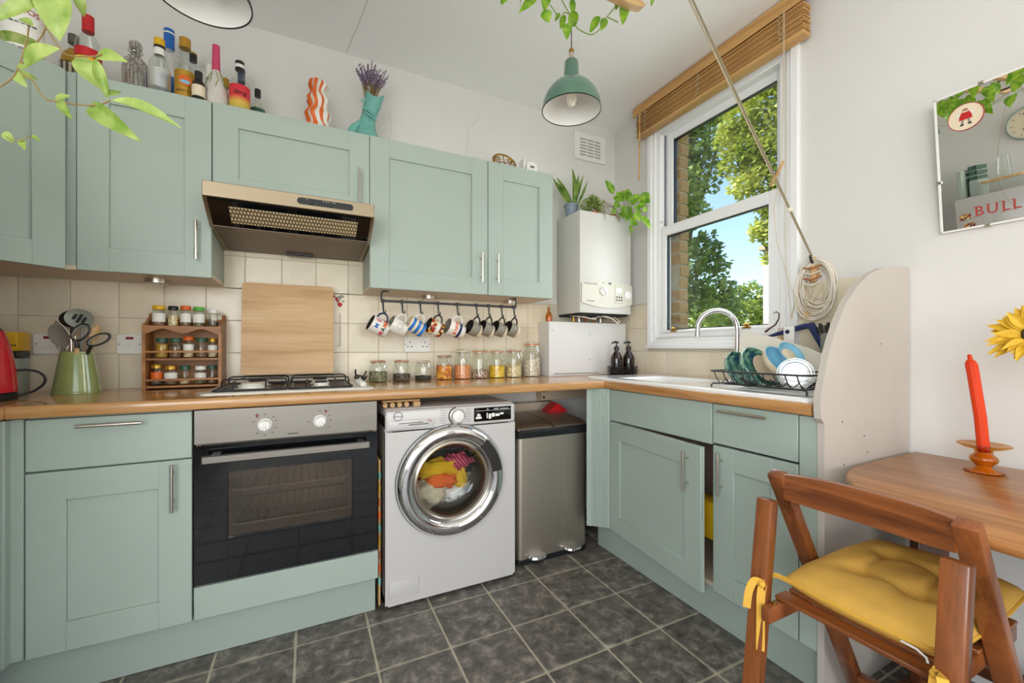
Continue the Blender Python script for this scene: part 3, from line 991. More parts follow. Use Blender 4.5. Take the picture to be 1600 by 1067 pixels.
# gas hob
t = thing('hob', 'cream gas hob with black cast-iron pan supports', 'hob', (-.048, 2.05, ZT))
b = B()
loops(b, [(rrect(-.302, .302, -.222, .215, .02), 0), (rrect(-.302, .302, -.222, .215, .02), .004), (rrect(-.296, .296, -.216, .209, .02), .008), (rrect(-.26, .26, -.18, .18, .03), .0065)])
b.part('tray', 'cream_enamel', t)
for bx, by, br in ((-.15, .09, .042), (-.15, -.10, .05), (.10, .09, .036), (.10, -.10, .03)):
    b = B(); b.lathe([(br * 1.25, .0065), (br * 1.25, .011), (br, .014), (br, .024), (br * .95, .026), (0, .026)], 24, Matrix.Translation((bx, by, 0)))
    bu = b.part('burner', 'cream_enamel', t)
    b = B(); b.lathe([(br * .8, .0262), (br * .82, .031), (br * .7, .034), (0, .034)], 24, Matrix.Translation((bx, by, 0))); b.part('cap', 'cream_enamel' if br > .045 else 'iron', bu)
for cx in (-.15, .10):
    b = B(); w = .118; zt = .042; rr = .0034
    b.tube([(cx + x, y, .012) for x, y in rrect(-w, w, -.185, .185, .02, 3)], .0042, 8, True)
    def bent(p0, p1): # raised bar with down-turned rounded ends
        (x0, y0), (x1, y1) = p0, p1
        ux, uy = (x1 - x0), (y1 - y0); q = math.hypot(ux, uy); ux /= q; uy /= q
        b.tube([(x0, y0, .012), (x0, y0, zt - .014), (x0 + ux * .004, y0 + uy * .004, zt - .004), (x0 + ux * .014, y0 + uy * .014, zt), (x1 - ux * .014, y1 - uy * .014, zt), (x1 - ux * .004, y1 - uy * .004, zt - .004), (x1, y1, zt - .014), (x1, y1, .012)], rr, 8)
    bent((cx - w, .185), (cx + w, .185)); bent((cx - w, 0), (cx + w, 0))
    for xx in (cx - w * .45, cx + w * .45):
        b.tube([(xx, -.185, .012), (xx, -.183, zt - .006), (xx, -.172, zt), (xx, -.125, zt)], rr, 8)
        b.tube([(xx, .0, zt), (xx, -.06, zt)], rr, 8); b.tube([(xx, .185, zt), (xx, .12, zt)], rr, 8); b.tube([(xx, .0, zt), (xx, .06, zt)], rr, 8)
    b.part('pan_support', 'iron', t)
    b = B(); b.box(cx - w + .012, cx + w - .012, -.17, .17, .0064, .0088, .001); b.part('spill_plate', 'iron', t)
for k, (kx, ky) in enumerate(((.265, -.13), (.265, -.07), (.265, -.01), (.265, .05))):
    b = B(); b.lathe([(.017, .007), (.017, .012), (.013, .024), (0, .024)], 16, Matrix.Translation((kx - .0, ky, 0))); b.part('knob', 'cream_enamel', t)
b = B(); b.tube([(.024 * math.cos(2 * math.pi * k / 16), .024 * math.sin(2 * math.pi * k / 16), .004) for k in range(16)], .004, 6, True)
for k in range(4):
    a = R(45 + 90 * k); b.tube([(.008 * math.cos(a), .008 * math.sin(a), .012), (.024 * math.cos(a), .024 * math.sin(a), .006), (.034 * math.cos(a), .034 * math.sin(a), .02), (.036 * math.cos(a), .036 * math.sin(a), .034)], .0045, 6)
b.solo('burner_grate', 'iron', 'small black iron trivet lying at the right end of the hob', 'trivet', (.236, 2.225, ZT + .018), (R(25), R(10), 0))

# chopping board standing on the back of the hob
b = B(); b.prism(rrect(-.1925, .1925, 0, .428, .014, 4), 'xz', -.013, .013)
b.solo('chopping_board', 'board_wood', 'large pale scratched wooden chopping board propped behind the hob', 'chopping board', (-.078, 2.225, ZT + .048), (R(-6), 0, R(-1)), angle=50)

# ------------------------------------------------------------------ wall cabinets
YU = 2.03; UZ0, UZ1 = 1.367, 2.075
def wall_body(t, x0, x1, z0, z1, y0=YU + .02, under=True):
    b = B(); b.box(x0, x1, y0 - 2.17, YW - .003 - 2.17, z0 + .016, z1); b.part('body', 'sage_edge', t)
    if under:
        b = B(); b.box(x0 + .0, x1 - .0, y0 - 2.17, YW - .003 - 2.17, z0, z0 + .0158); b.part('underside', 'carcass', t)
t = thing('wall_cabinet', 'sage green wall cabinet left of the cooker hood', 'cabinet', (-.545, 2.17, UZ0))
wall_body(t, -.199, .2005, 0, UZ1 - UZ0)
d = front_door(t, -.1985, 0, .398, UZ1 - UZ0, .088, 'door', YU - 2.17); bar_handle(d, (.352, -.03, .142), .155, 'z', (0, -1, 0))
t = thing('wall_cabinet', 'short sage green wall cabinet above the cooker hood', 'cabinet', (-.043, 2.17, 1.697))
wall_body(t, -.299, .300, 0, UZ1 - 1.697, under=False)
b = B(); b.box(-.299, .3, YU + .02 - 2.17, .14, 0, .0158); b.part('underside', 'carcass', t)
d = front_door(t, -.299, 0, .600, UZ1 - 1.697, .088, 'door', YU - 2.17); bar_handle(d, (.555, -.03, .131), .152, 'z', (0, -1, 0))
t = thing('wall_cabinet', 'wide sage green double wall cabinet above the hanging mugs', 'cabinet', (.758, 2.17, UZ0))
wall_body(t, -.498, .498, 0, UZ1 - UZ0)
d = front_door(t, -.498, 0, .593, UZ1 - UZ0, .088, 'door', YU - 2.17); bar_handle(d, (.552, -.03, .137), .155, 'z', (0, -1, 0))
d = front_door(t, .099, 0, .398, UZ1 - UZ0, .088, 'door', YU - 2.17); bar_handle(d, (.046, -.03, .137), .155, 'z', (0, -1, 0))
t = thing('wall_cabinet', 'sage green diagonal corner wall cabinet at the left edge', 'cabinet', (-1.1, 2.1, UZ0))
pg = [(-1.34, YW - .003), (-.7465, YW - .003), (-.7465, 2.035), (-.775, 2.04), (-1.052, 1.763), (-1.06, 1.72), (-1.34, 1.72)]
b = B(); b.prism([(x + 1.1, y - 2.1) for x, y in pg], 'xy', .016, UZ1 - UZ0); b.part('body', 'sage_edge', t)
b = B(); b.prism([(x + 1.1, y - 2.1) for x, y in pg], 'xy', 0, .0158); b.part('underside', 'carcass', t)
d = front_door(t, -1.0575 + 1.1, 0, .405, UZ1 - UZ0, .085, 'door', 1.7405 - 2.1, R(45))
for x, y, lab in ((-.552, 2.164, 'round nickel cabinet light under the left wall cabinet'), (.585, 2.207, 'round nickel cabinet light above the striped mug'), (1.083, 2.232, 'round nickel cabinet light at the right end of the mug rail')):
    t = thing('cabinet_light', lab, 'light', (x, y, UZ0), group='under-cabinet lights')
    b = B(); b.lathe([(0, 0), (.038, 0), (.038, -.018), (.034, -.021), (.029, -.021)], 28); b.part('housing', 'nickel', t)
    b = B(); b.lathe([(.029, -.0205), (.02, -.0235), (0, -.0245)], 28); b.part('lens', 'lamp_white', t)

# cooker hood
t = thing('cooker_hood', 'stainless visor cooker hood with perforated grille', 'cooker hood', (-.044, 2.1, 1.53))
yf, yb = 1.837 - 2.1, YW - .012 - 2.1
b = B(); b.box(-.298, .298, yf, yf + .03, .106, .162, .002); b.box(-.296, .296, yf + .029, yb, .15, .162)
fa = b.part('fascia', 'hood_steel', t)
for s_ in (-1, 1):
    b = B(); b.prism([(yf + .004, .1055), (1.968 - 2.1, .031), (yb, .005), (yb, .15), (yf + .031, .15), (yf + .031, .1055)], 'yz', s_ * .298, s_ * .285)
    b.part('side', 'hood_steel', t)
ang = math.atan2(.075, .131)
b = B(); b.prism([(yf + .012, .098), (1.965 - 2.1, .034), (1.965 - 2.1, .05), (yf + .02, .115)], 'yz', -.285, .285); vis = b.part('visor', 'black_glass', t)
b = B()
def vp(x, k, off=.0):  # point on the visor plane
    return (x, (yf + .012) + k * (1.965 - 2.1 - yf - .012), .098 - k * .064 - off)
for x0, x1, k0, k1 in ((-.222, .235, .18, .82),):
    v = [b.bm.verts.new(vp(*q)) for q in ((x0, k0, .0012), (x1, k0, .0012), (x1, k1, .0012), (x0, k1, .0012))]
    b._f(v)
    v2 = [b.bm.verts.new(vp(*q)) for q in ((x0, k0, -.0005), (x1, k0, -.0005), (x1, k1, -.0005), (x0, k1, -.0005))]
    b._f(v2[::-1])
    for i in range(4): b._f([v[i], v2[i], v2[(i + 1) % 4], v[(i + 1) % 4]])
b.part('grille', 'hood_mesh', vis, smooth=False)
b = B(); b.prism([(1.966 - 2.1, .032), (yb, .006), (yb, .02), (1.966 - 2.1, .046)], 'yz', -.285, .285); bt = b.part('base_plate', 'hood_under', t)
b = B()
z0, z1 = .0298, .0095
v = [b.bm.verts.new(q) for q in ((-.21, 1.985 - 2.1, z0 - .0005), (.225, 1.985 - 2.1, z0 - .0005), (.225, yb - .05, z1 - .0005), (-.21, yb - .05, z1 - .0005))]; b._f(v)
v2 = [b.bm.verts.new((q.co.x, q.co.y, q.co.z + .002)) for q in v]; b._f(v2[::-1])
for i in range(4): b._f([v[i], v2[i], v2[(i + 1) % 4], v[(i + 1) % 4]])
b.part('filter', 'hood_filter', bt, smooth=False)
b = B(); b.box(-.05, .07, yb - .06, yb - .03, -.002, .012, .003); b.part('lamp_cover', 'black_plastic', bt)
b = B(); b.prism(rrect(.007, .214, .122, .148, .0125, 5), 'xz', yf - .002, yf + .001); cpn = b.part('switch_panel', 'black_plastic', fa)
for kx in (.055, .125):
    b = B(); b.lathe([(.009, 0), (.008, .006), (0, .007)], 16, Matrix.Translation((kx, yf - .002, .134)) @ Matrix.Rotation(R(90), 4, 'X')); b.part('slider', 'black_plastic', cpn)
b = B()
for kx in (.04, .1, .11, .118, .126, .134, .142): b.box(kx, kx + .003, yf - .0026, yf - .0018, .142, .144)
b.part('marks', 'white_label', cpn)

# ------------------------------------------------------------------ washing machine
WX = .585
t = thing('washing_machine', 'white front-loading washing machine with chrome porthole door', 'washing machine', (WX, 2.03, .0))
wf = 1.768 - 2.03   # front face
def ringface(b, cx, cz, r, y, x0, x1, z0, z1, n=48):
    inner, outer = [], []
    for k in range(n):
        a = 2 * math.pi * k / n
        c, s_ = math.cos(a), math.sin(a)
        inner.append(b.bm.verts.new((cx + r * c, y, cz + r * s_)))
        sc = 1e9
        if c > 1e-6: sc = min(sc, (x1 - cx) / c)
        if c < -1e-6: sc = min(sc, (x0 - cx) / c)
        if s_ > 1e-6: sc = min(sc, (z1 - cz) / s_)
        if s_ < -1e-6: sc = min(sc, (z0 - cz) / s_)
        outer.append(b.bm.verts.new((cx + sc * c, y, cz + sc * s_)))
    for k in range(n):
        j = (k + 1) % n
        b._f([inner[k], inner[j], outer[j], outer[k]])
        # corner fill
        if abs(outer[k].co.x - outer[j].co.x) > 1e-5 and abs(outer[k].co.z - outer[j].co.z) > 1e-5:
            q = Vector((x0 if min(abs(outer[k].co.x - x0), abs(outer[j].co.x - x0)) < 1e-5 else x1, y, z0 if min(abs(outer[k].co.z - z0), abs(outer[j].co.z - z0)) < 1e-5 else z1))
            b._f([outer[k], outer[j], b.bm.verts.new(q)])
DX, DZ = .571 - WX, .508
b = B()
b.box(-.298, .298, wf + .012, .245, .74, .832, .014, 3)
b.box(-.298, -.27, wf + .012, .245, .015, .80); b.box(.27, .298, wf + .012, .245, .015, .80); b.box(-.298, .298, .235, .245, .015, .8); b.box(-.298, .298, wf + .02, .245, .015, .04)
ringface(b, DX, DZ, .19, wf, -.288, .288, .025, .735)
for q in ((-.288, -.298), (.288, .298)):
    b.box(min(q), max(q), wf + .0005, wf + .03, .022, .737)
b.box(-.288, .288, wf + .0005, wf + .03, .015, .027)
body = b.part('body', 'white_enamel', t)
b = B(); b.box(-.298, .298, wf - .006, wf + .05, .738, .826, .012, 4)
fas = b.part('control_panel', 'white_enamel', t)
b = B(); b.box(-.285, -.095, wf - .0075, wf - .004, .748, .783, .004, 2); b.part('detergent_drawer', 'white_enamel', t)
b = B(); b.box(-.285, -.16, wf - .0015, wf + .002, .04, .115, .006, 2); b.part('filter_flap', 'white_enamel', body)
# dial
b = B(); M = Matrix.Translation((.010, wf - .006, .786)) @ Matrix.Rotation(R(90), 4, 'X')
b.lathe([(.034, 0), (.034, .004), (.031, .005)], 32, M); dl = b.part('dial_ring', 'nickel', fas)
b = B(); b.lathe([(.027, .003), (.026, .02), (.022, .023), (0, .023)], 32, M); b.part('dial', 'white_plastic', fas)
b = B()
for k in range(10):
    a = R(110 + k * 14); q0 = Vector((.0385 * math.cos(a), .0385 * math.sin(a), .001))
    b.box(-.0045, .0045, -.0022, .0022, 0, .0012, M=M @ Matrix.Translation(q0) @ Matrix.Rotation(a + R(90), 4, 'Z'))
b.part('dial_scale', 'ink', fas)
b = B()
for s_, xx in ((-1, -.055), (1, .062)):
    for k in range(6): b.box(xx - .011, xx + .011, wf - .0066, wf - .0058, .758 + k * .011, .7595 + k * .011)
b.part('programme_marks', 'grey_plastic', fas)
b = B(); b.box(.088, .275, wf - .0075, wf - .004, .752, .815, .002); dp = b.part('display', 'black_glass', fas)
b = B()
b.box(.10, .27, wf - .0082, wf - .0072, .8, .8012)
for k, (x0, x1, z0, z1) in enumerate(((.097, .125, .765, .774), (.103, .12, .776, .785), (.107, .113, .786, .79), (.15, .155, .765, .79), (.16, .172, .762, .785), (.175, .19, .77, .787), (.193, .215, .772, .783), (.217, .235, .778, .787), (.15, .16, .805, .8075), (.185, .21, .805, .8075), (.22, .26, .804, .806))):
    b.box(x0, x1, wf - .0082, wf - .0072, z0, z1, .0008)
b.part('display_print', 'white_label', dp)
b = B(); b.tube([(-.247 + .018 * math.cos(2 * math.pi * k / 28), wf - .0065, .801 + .018 * math.sin(2 * math.pi * k / 28)) for k in range(28)], .0012, 5, True)
b.part('logo_ring', 'ink', fas)
text_part('Hoover', .011, fas, XZ(-.247, wf - .0066, .801), 'ink', name='lettering', shear=.25)
b = B()
for k in range(14): b.box(-.245 + k * .0073, -.239 + k * .0073, wf - .0081, wf - .007, .769, .7725)
b.box(-.205, -.12, wf - .0082, wf - .0058, .7615, .7645)
b.part('print', 'ink', fas)
text_part('9 kg', .011, fas, XZ(-.115, wf - .0079, .775), 'ink_red', name='lettering')
# porthole door: chrome ring, glass bowl, handle
MD = Matrix.Translation((DX, wf - .002, DZ)) @ Matrix.Rotation(R(90), 4, 'X')   # local z -> -y (outwards)
b = B(); b.lathe([(.246, 0), (.246, .006), (.240, .012)], 64, MD); door = b.part('door', 'grey_plastic', t)
b = B(); b.lathe([(.243, .008), (.241, .020), (.232, .032), (.218, .039), (.200, .040), (.186, .034), (.177, .022), (.173, .012)], 64, MD); b.part('chrome_ring', 'chrome', door)
b = B(); b.lathe([(.174, .014), (.171, .024), (.164, .028), (.158, .022), (.155, .012)], 64, MD); b.part('inner_rim', 'nickel', door)
b = B(); b.lathe([(.157, .016), (.150, -.01), (.138, -.035), (.12, -.05), (.07, -.058), (0, -.06)], 48, MD); b.part('glass_bowl', 'washer_glass', door)
b = B()
pts = []
for k in range(9): pts.append((.176 + .0, R(8 + k * 4.5)))
V0, V1 = [], []
for k in range(11):
    a = R(6 + k * 4.2)
    V0.append((.181 * math.cos(a), .181 * math.sin(a))); V1.append((.226 * math.cos(a), .226 * math.sin(a)))
poly = V0 + V1[::-1]
A = [b.bm.verts.new((q[0], q[1], .0405)) for q in poly]; C_ = [b.bm.verts.new((q[0], q[1], .036)) for q in poly]
b._f(A); b._f(C_[::-1])
for i in range(len(poly)): b._f([A[i], C_[i], C_[(i + 1) % len(poly)], A[(i + 1) % len(poly)]])
bmesh.ops.transform(b.bm, matrix=MD, verts=b.bm.verts[:])
b.part('handle_recess', 'mug_dark', door, label='dark finger recess in the chrome ring')
# drum
b = B(); b.lathe([(.19, -.015), (.20, -.05), (.235, -.07), (.235, -.34), (0, -.35)], 48, MD)
b.part('drum', 'stainless_z', t)
b = B(); b.lathe([(.188, -.002), (.18, -.02), (.178, -.045), (.19, -.06), (.2, -.062)], 48, MD); b.part('door_seal', 'grey_plastic', t)
# laundry
def cloth(label, matn, c, size, seed, cat='laundry', n=26, amp=.35):
    b = B()
    size = [q * 1.12 for q in size]
    def fn(u, v):
        th, ph = 2 * math.pi * u, math.pi * v
        d = Vector((math.sin(ph) * math.cos(th), math.sin(ph) * math.sin(th), math.cos(ph)))
        k = 1 + amp * mnoise.noise(d * 2.1 + Vector((seed, 0, 0))) + amp * .6 * mnoise.noise(d * 5.3 + Vector((0, seed, 0)))
        return Vector((d.x * size[0] * k, d.y * size[1] * k, d.z * size[2] * k))
    b.grid(fn, n, n, True)
    bmesh.ops.remove_doubles(b.bm, verts=b.bm.verts[:], dist=1e-5)
    return b.solo('garment', matn, label, cat, c, angle=80)
lx, ly, lz = .571, 1.768, DZ
cloth('crumpled mustard yellow garment in the washing machine drum', 'cloth_yellow', (lx - .03, ly + .105, lz + .025), (.095, .032, .038), 1.3)
cloth('orange garment beneath the yellow one in the drum', 'cloth_orange', (lx - .015, ly + .098, lz - .03), (.062, .03, .034), 4.1)
cloth('pink striped garment at the top of the laundry', 'cloth_pink', (lx + .062, ly + .105, lz + .045), (.062, .03, .036), 7.7)
cloth('yellow trouser leg on the right side of the drum', 'cloth_yellow', (lx + .075, ly + .11, lz - .035), (.03, .028, .055), 9.2)
cloth('fluffy cream towel at the bottom of the drum', 'towel_cream', (lx - .075, ly + .115, lz - .085), (.085, .045, .052), 2.6)
cloth('white crumpled cloth low in the drum on the right', 'towel_white', (lx + .045, ly + .115, lz - .098), (.05, .035, .034), 5.9)
cloth('dark grey garment at the back of the drum', 'laundry_dark', (lx + .0, ly + .21, lz + .03), (.16, .06, .11), 8.8)

# folding wooden trivet on top of the machine
t = thing('wooden_trivet', 'folded bamboo trivet lying on top of the washing machine', 'trivet', (.345, 1.835, .832))
for k in range(4):
    b = B(); b.tube([(-.05 + k * .03, -.02, .011), (-.05 + k * .03, .02, .011)], .0105, 14); b.part('dowel', 'pale_wood', t)
b = B(); b.box(-.062, .10, -.012, .02, .0215, .03, .002); b.box(.07, .1, -.02, .02, .0, .0215, .002); b.part('slat', 'pale_wood', t)
# patterned tray pushed into the gap beside the oven
t = thing('patterned_tray', 'thin wooden tray with colourful print slotted beside the oven', 'tray', (.2705, 1.99, 0))
b = B(); b.box(-.005, .003, -.19, .2, .012, .62, .002); b.part('board', 'pale_wood', t)
for k in range(9):
    b = B(); zz = .1 + k * .055; b.box(-.0062, .0036, -.1935, -.15, zz, zz + .03, .001); b.part('printed_patch', ('teal_glaze', 'orange', 'terracotta', 'gold_cap')[k % 4], t)

# ------------------------------------------------------------------ pedal bin
t = thing('pedal_bin', 'brushed steel double pedal bin with black lid rim', 'bin', (1.145, 2.02, 0))
b = B(); loops(b, [(rrect(-.21, .215, -.175, .17, .03), .025), (rrect(-.21, .215, -.175, .17, .03), .635)], capa=True); b.part('body', 'stainless_z', t)
b = B(); loops(b, [(rrect(-.213, .218, -.178, .173, .03), 0), (rrect(-.213, .218, -.178, .173, .03), .026)], capa=True); b.part('base', 'black_plastic', t)
b = B(); loops(b, [(rrect(-.217, .222, -.184, .176, .032), .634), (rrect(-.219, .224, -.188, .176, .032), .664), (rrect(-.212, .217, -.18, .17, .03), .676)], capa=True); b.part('rim', 'black_plastic', t)
for x0, x1 in ((-.208, -.004), (.006, .213)):
    b = B(); b.prism([(-.178, .672), (.166, .672), (.166, .707), (.0, .707), (-.12, .697), (-.172, .682)], 'yz', x0, x1); b.part('lid', 'stainless_z', t, angle=50)
for x in (-.105, .11):
    b = B(); b.lathe([(0, .03), (.045, .03), (.05, .037), (.045, .045), (0, .048)], 24, Matrix.Translation((x, -.195, 0)), (1, .62)); b.part('pedal', 'chrome', t)
b = B(); b.prism([(-.07, 0), (.07, 0), (.045, .02), (-.005, .055), (-.035, .03)], 'xz', -.04, .04)
b.solo('red_packet', 'red', 'crumpled red packet lying behind the bin lid', 'packet', (1.325, 2.125, .708))
t = thing('pipe_boxing', 'cream service boxing on the wall behind the bin', 'boxing', (1.35, 2.27, .5))
b = B(); b.box(-.4, .05, -.02, .04, .19, .25, .002); b.box(-.045, .5, -.03, .04, .262, .34, .002); b.part('board', 'carcass', t)
for zz in (.28, .318):
    b = B(); b.lathe([(0, .004), (.008, .004), (.009, 0)], 12, Matrix.Translation((-.03, -.03, zz)) @ Matrix.Rotation(R(90), 4, 'X')); b.part('screw_cap', 'brass', t)

# ------------------------------------------------------------------ right run of base units
XD = 1.405
t = thing('corner_post', 'fluted sage green corner post between bin and sink cabinet', 'trim', (1.37, 1.77, .15))
pl = [(1.322, 1.80), (1.34, 1.783)]
n_ = 6
fx0, fy0, fx1, fy1 = 1.34, 1.783, 1.40, 1.722
for k in range(n_):
    for s_, off in ((0.1, 0), (.3, .006), (.7, .006), (.9, 0)):
        q = (k + s_) / n_
        pl.append((fx0 + (fx1 - fx0) * q + off * .7, fy0 + (fy1 - fy0) * q + off * .7))
pl += [(1.405, 1.7175), (1.424, 1.7175), (1.424, 1.80)]
b = B(); b.prism([(x - 1.37, y - 1.77) for x, y in pl], 'xy', 0, .724); b.part('moulding', 'sage', t, angle=20)
t = thing('sink_cabinet', 'sage green sink cabinet with one door hanging ajar', 'cabinet', (1.67, 1.26, .15))
b = B()
b.box(-.243, .25, .425, .442, 0, .72); b.box(-.243, .25, -.165, -.148, 0, .55); b.box(-.243, .25, -.525, -.508, 0, .72); b.box(-.243, .25, -.52, .43, 0, .016); b.box(.24, .25, -.52, .43, 0, .72)
b.part('body', 'carcass', t)
def rdoor(parent, y1, z, w, h, stile, name, extra=0.0):
    b = B(); shaker(b, w, h, .019, stile, .008)
    return b.part(name, 'sage', parent, loc=(XD - 1.67, y1 - 1.26, z - .15), rot=(0, 0, R(-90 - extra)))
rdoor(t, 1.714, .713, .606, .159, 0, 'false_drawer_front')
d = rdoor(t, 1.102, .72, .310, .152, 0, 'drawer'); bar_handle(d, (.132, -.03, .13), .185, 'x', (0, -1, 0))
d = rdoor(t, 1.714, .150, .606, .557, .086, 'door', 5.5); bar_handle(d, (.545, -.03, .452), .16, 'z', (0, -1, 0))
d = rdoor(t, 1.102, .150, .310, .562, .086, 'door'); bar_handle(d, (.042, -.03, .462), .16, 'z', (0, -1, 0))
b = B(); b.box(XD - 1.67, XD - 1.67 + .02, .736 - 1.26, .788 - 1.26, 0, .722, .0015); b.part('filler_strip', 'sage', t)
b = B(); b.box(0, .09, -.09, .09, 0, .16, .02, 2)
b.solo('sponge_pack', 'yellow', 'yellow packet just visible inside the ajar sink cabinet', 'packet', (1.47, 1.21, .30))
b = B(); b.box(1.443, 1.458, .738, 1.86, .002, .149)
b.solo('plinth', 'sage_edge', 'sage green kickboard under the sink cabinet', 'plinth')
# white end panel with a curved top
out = [(1.945 - .003, .002), (1.413, .002), (1.402, .02), (1.402, .855), (1.385, .872), (1.381, .90), (1.383, .945), (1.400, .99), (1.422, 1.06), (1.447, 1.112), (1.48, 1.17), (1.524, 1.228), (1.592, 1.288), (1.664, 1.330), (1.747, 1.358), (1.83, 1.371), (1.91, 1.3755), (1.942, 1.37)]
b = B(); b.prism(out, 'xz', .714, .734)
ep = thing('end_panel', 'white end panel with a curved top beside the sink', 'panel', (0, 0, 0))
b.part('board', 'white_board', ep, angle=25)
for x, z in ((1.50, .855), (1.63, .80), (1.51, .72), (1.65, .745), (1.52, .45), (1.74, 1.10)):
    b = B(); b.lathe([(0, .0012), (.0026, .0012), (.0026, 0)], 10, Matrix.Translation((x, .7145, z)) @ Matrix.Rotation(R(90), 4, 'X')); b.part('screw_hole', 'ink', ep)

# ------------------------------------------------------------------ boiler, pipe boxing
t = thing('boiler', 'white wall-hung gas boiler in the corner by the window', 'boiler', (1.66, 2.19, 1.30))
b = B(); b.box(-.198, .198, -.132, .118, 0, .615, .004, 2); bo = b.part('casing', 'boiler_white', t)
b = B()
prof = []
for k in range(15):
    q = -1 + 2 * k / 14.0
    prof.append((-.188 + .194 * (q + 1), .178 + .022 * (1 - q * q)))
low = [(.198, .165), (.198, .08)]
for k in range(15):
    q = 1 - 2 * k / 14.0
    low.append((-.192 + .195 * (q + 1), .062 - .028 * (1 - q * q)))
b.prism(prof + low, 'xz', -.142, -.131); cp = b.part('control_panel', 'boiler_panel', bo, angle=20)
b = B(); M = Matrix.Translation((-.03, -.142, .135)) @ Matrix.Rotation(R(90), 4, 'X')
b.lathe([(.028, 0), (.027, .01), (.022, .014), (0, .014)], 28, M); b.box(-.005, .005, -.024, .024, .012, .022, .002, M=M @ Matrix.Rotation(.6, 4, 'Z')); b.part('dial', 'white_plastic', cp)
b = B(); b.box(.058, .125, -.146, -.14, .065, .185, .003); tm_ = b.part('timer', 'boiler_panel', cp)
b = B(); b.box(.068, .112, -.1475, -.145, .13, .16, .001); b.part('screen', 'white_plastic', tm_)
b = B()
for i in range(3):
    for j in range(2): b.box(.068 + i * .018, .077 + i * .018, -.148, -.145, .08 + j * .018, .09 + j * .018, .001)
b.part('buttons', 'ink', tm_)
b = B(); b.lathe([(.026, 0), (.026, .004), (.02, .006), (0, .006)], 24, Matrix.Translation((.165, -.142, .12)) @ Matrix.Rotation(R(90), 4, 'X')); b.part('gauge', 'white_plastic', cp)
b = B(); b.lathe([(.014, 0), (.014, .002), (0, .002)], 20, Matrix.Translation((.02, -.142, .185)) @ Matrix.Rotation(R(90), 4, 'X'), (1, .5)); b.part('badge', 'grey_plastic', cp)
b = B(); b.lathe([(.004, 0), (0, .003)], 10, Matrix.Translation((-.03, -.142, .185)) @ Matrix.Rotation(R(90), 4, 'X')); b.part('indicator_light', 'ink', cp)
text_part('WORCESTER', .017, cp, XZ(-.125, -.1425, .175), 'grey_plastic', name='lettering')
text_part('24i junior', .015, cp, XZ(-.125, -.1425, .072), 'grey_plastic', name='lettering')
b = B(); b.box(-.19, .19, -.11, .11, -.012, .0); b.part('bottom_plate', 'dark_gap', t)
for k, (x, y, mt) in enumerate(((-.14, .02, 'brass'), (-.09, .03, 'nickel'), (-.04, .03, 'terracotta'), (.02, .03, 'terracotta'), (.08, .03, 'nickel'))):
    b = B(); b.tube([(x, y, -.0), (x, y, -.046)], .009, 12); b.part('pipe', mt, t)
for pts in ([(-.12, -.02, -.005), (-.06, -.05, -.028), (.02, -.05, -.012), (.08, -.06, -.02)], [(0, -.07, -.005), (.03, -.15, -.03), (.06, -.165, -.062), (.09, -.15, -.05), (.11, -.06, -.005)], [(.0, -.05, -.01), (-.06, -.1, -.036), (-.13, -.06, -.02), (-.18, .0, -.01)]):
    b = B(); b.tube(pts, .0035, 6); b.part('cable', 'rope_white', t)
t = thing('pipe_box', 'white painted pipe box standing on the worktop under the boiler', 'boxing', (1.62, 2.25, ZT))
b = B(); b.box(-.302, .30, -.075, .058, 0, .335, .003); b.part('casing', 'wall_paint', t)
for x, z in ((-.24, .02), (.0, .26), (0, .1), (-.28, .28)):
    b = B(); b.lathe([(0, .001), (.003, .001), (.003, 0)], 8, Matrix.Translation((x, -.0755, z)) @ Matrix.Rotation(R(90), 4, 'X')); b.part('screw_hole', 'ink', t)
b = B(); b.box(-.27, .07, -.0785, -.075, .012, .0145); b.part('crack', 'ink', t)
# reed diffuser on the pipe box
t = thing('reed_diffuser', 'small amber glass bottle on the pipe box beside the boiler', 'bottle', (1.347, 2.225, ZT + .335))
b = B(); b.lathe([(0, 0), (.020, 0), (.021, .005), (.021, .04), (.015, .055), (.0085, .065), (.0085, .088), (.010, .09)], 20); b.part('glass', 'amber_clear', t)
b = B(); b.lathe([(0, .002), (.018, .002), (.019, .038), (0, .038)], 16); b.part('liquid', 'amber_core', t)
for a in (-.3, 0, .25):
    b = B(); b.tube([(0, 0, .03), (a * .05, .005, .12)], .0013, 5); b.part('reed', 'pale_wood', t)

# wall air vent, sockets, switches
t = thing('air_vent', 'white louvred air vent high on the back wall', 'vent', (1.726, YW + .004, 2.447))
b = B(); b.box(-.128, .128, -.012, 0, -.092, .092, .003); b.part('plate', 'white_plastic', t)
for j in range(6):
    for i in range(3):
        x0 = -.085 + i * .06; z0 = -.062 + j * .021
        b = B(); b.box(x0, x0 + .048, -.0125, -.0118, z0, z0 + .0045); b.part('slot', 'grey_plastic', t)
        if i == 0:
            b = B(); b.prism([(-.012, z0 + .005), (-.017, z0 + .007), (-.012, z0 + .014)], 'yz', -.087, .085); b.part('louvre', 'white_plastic', t)
def fused(x, lab):
    t = thing('fused_switch', lab, 'switch', (x, YW - .0065, 1.102), group='cooker isolator switches')
    b = B(); b.box(-.043, .043, -.009, 0, -.0415, .0415, .002); b.part('plate', 'white_plastic', t)
    for k in (-1, 1):
        b = B(); b.box(-.0 + k * .012 - .0105, k * .012 + .0105, -.0115, -.008, -.017, .008, .001); b.part('rocker', 'white_plastic', t)
        b = B(); b.lathe([(0, .001), (.0028, .001), (.0028, 0)], 10, Matrix.Translation((k * .034, -.009, 0)) @ Matrix.Rotation(R(90), 4, 'X')); b.part('screw', 'grey_plastic', t)
    b = B(); b.box(-.013, .013, -.0098, -.0085, .02, .031); b.part('neon', 'dark_red', t)
fused(-.926, 'white fused switch half hidden by the utensil crock')
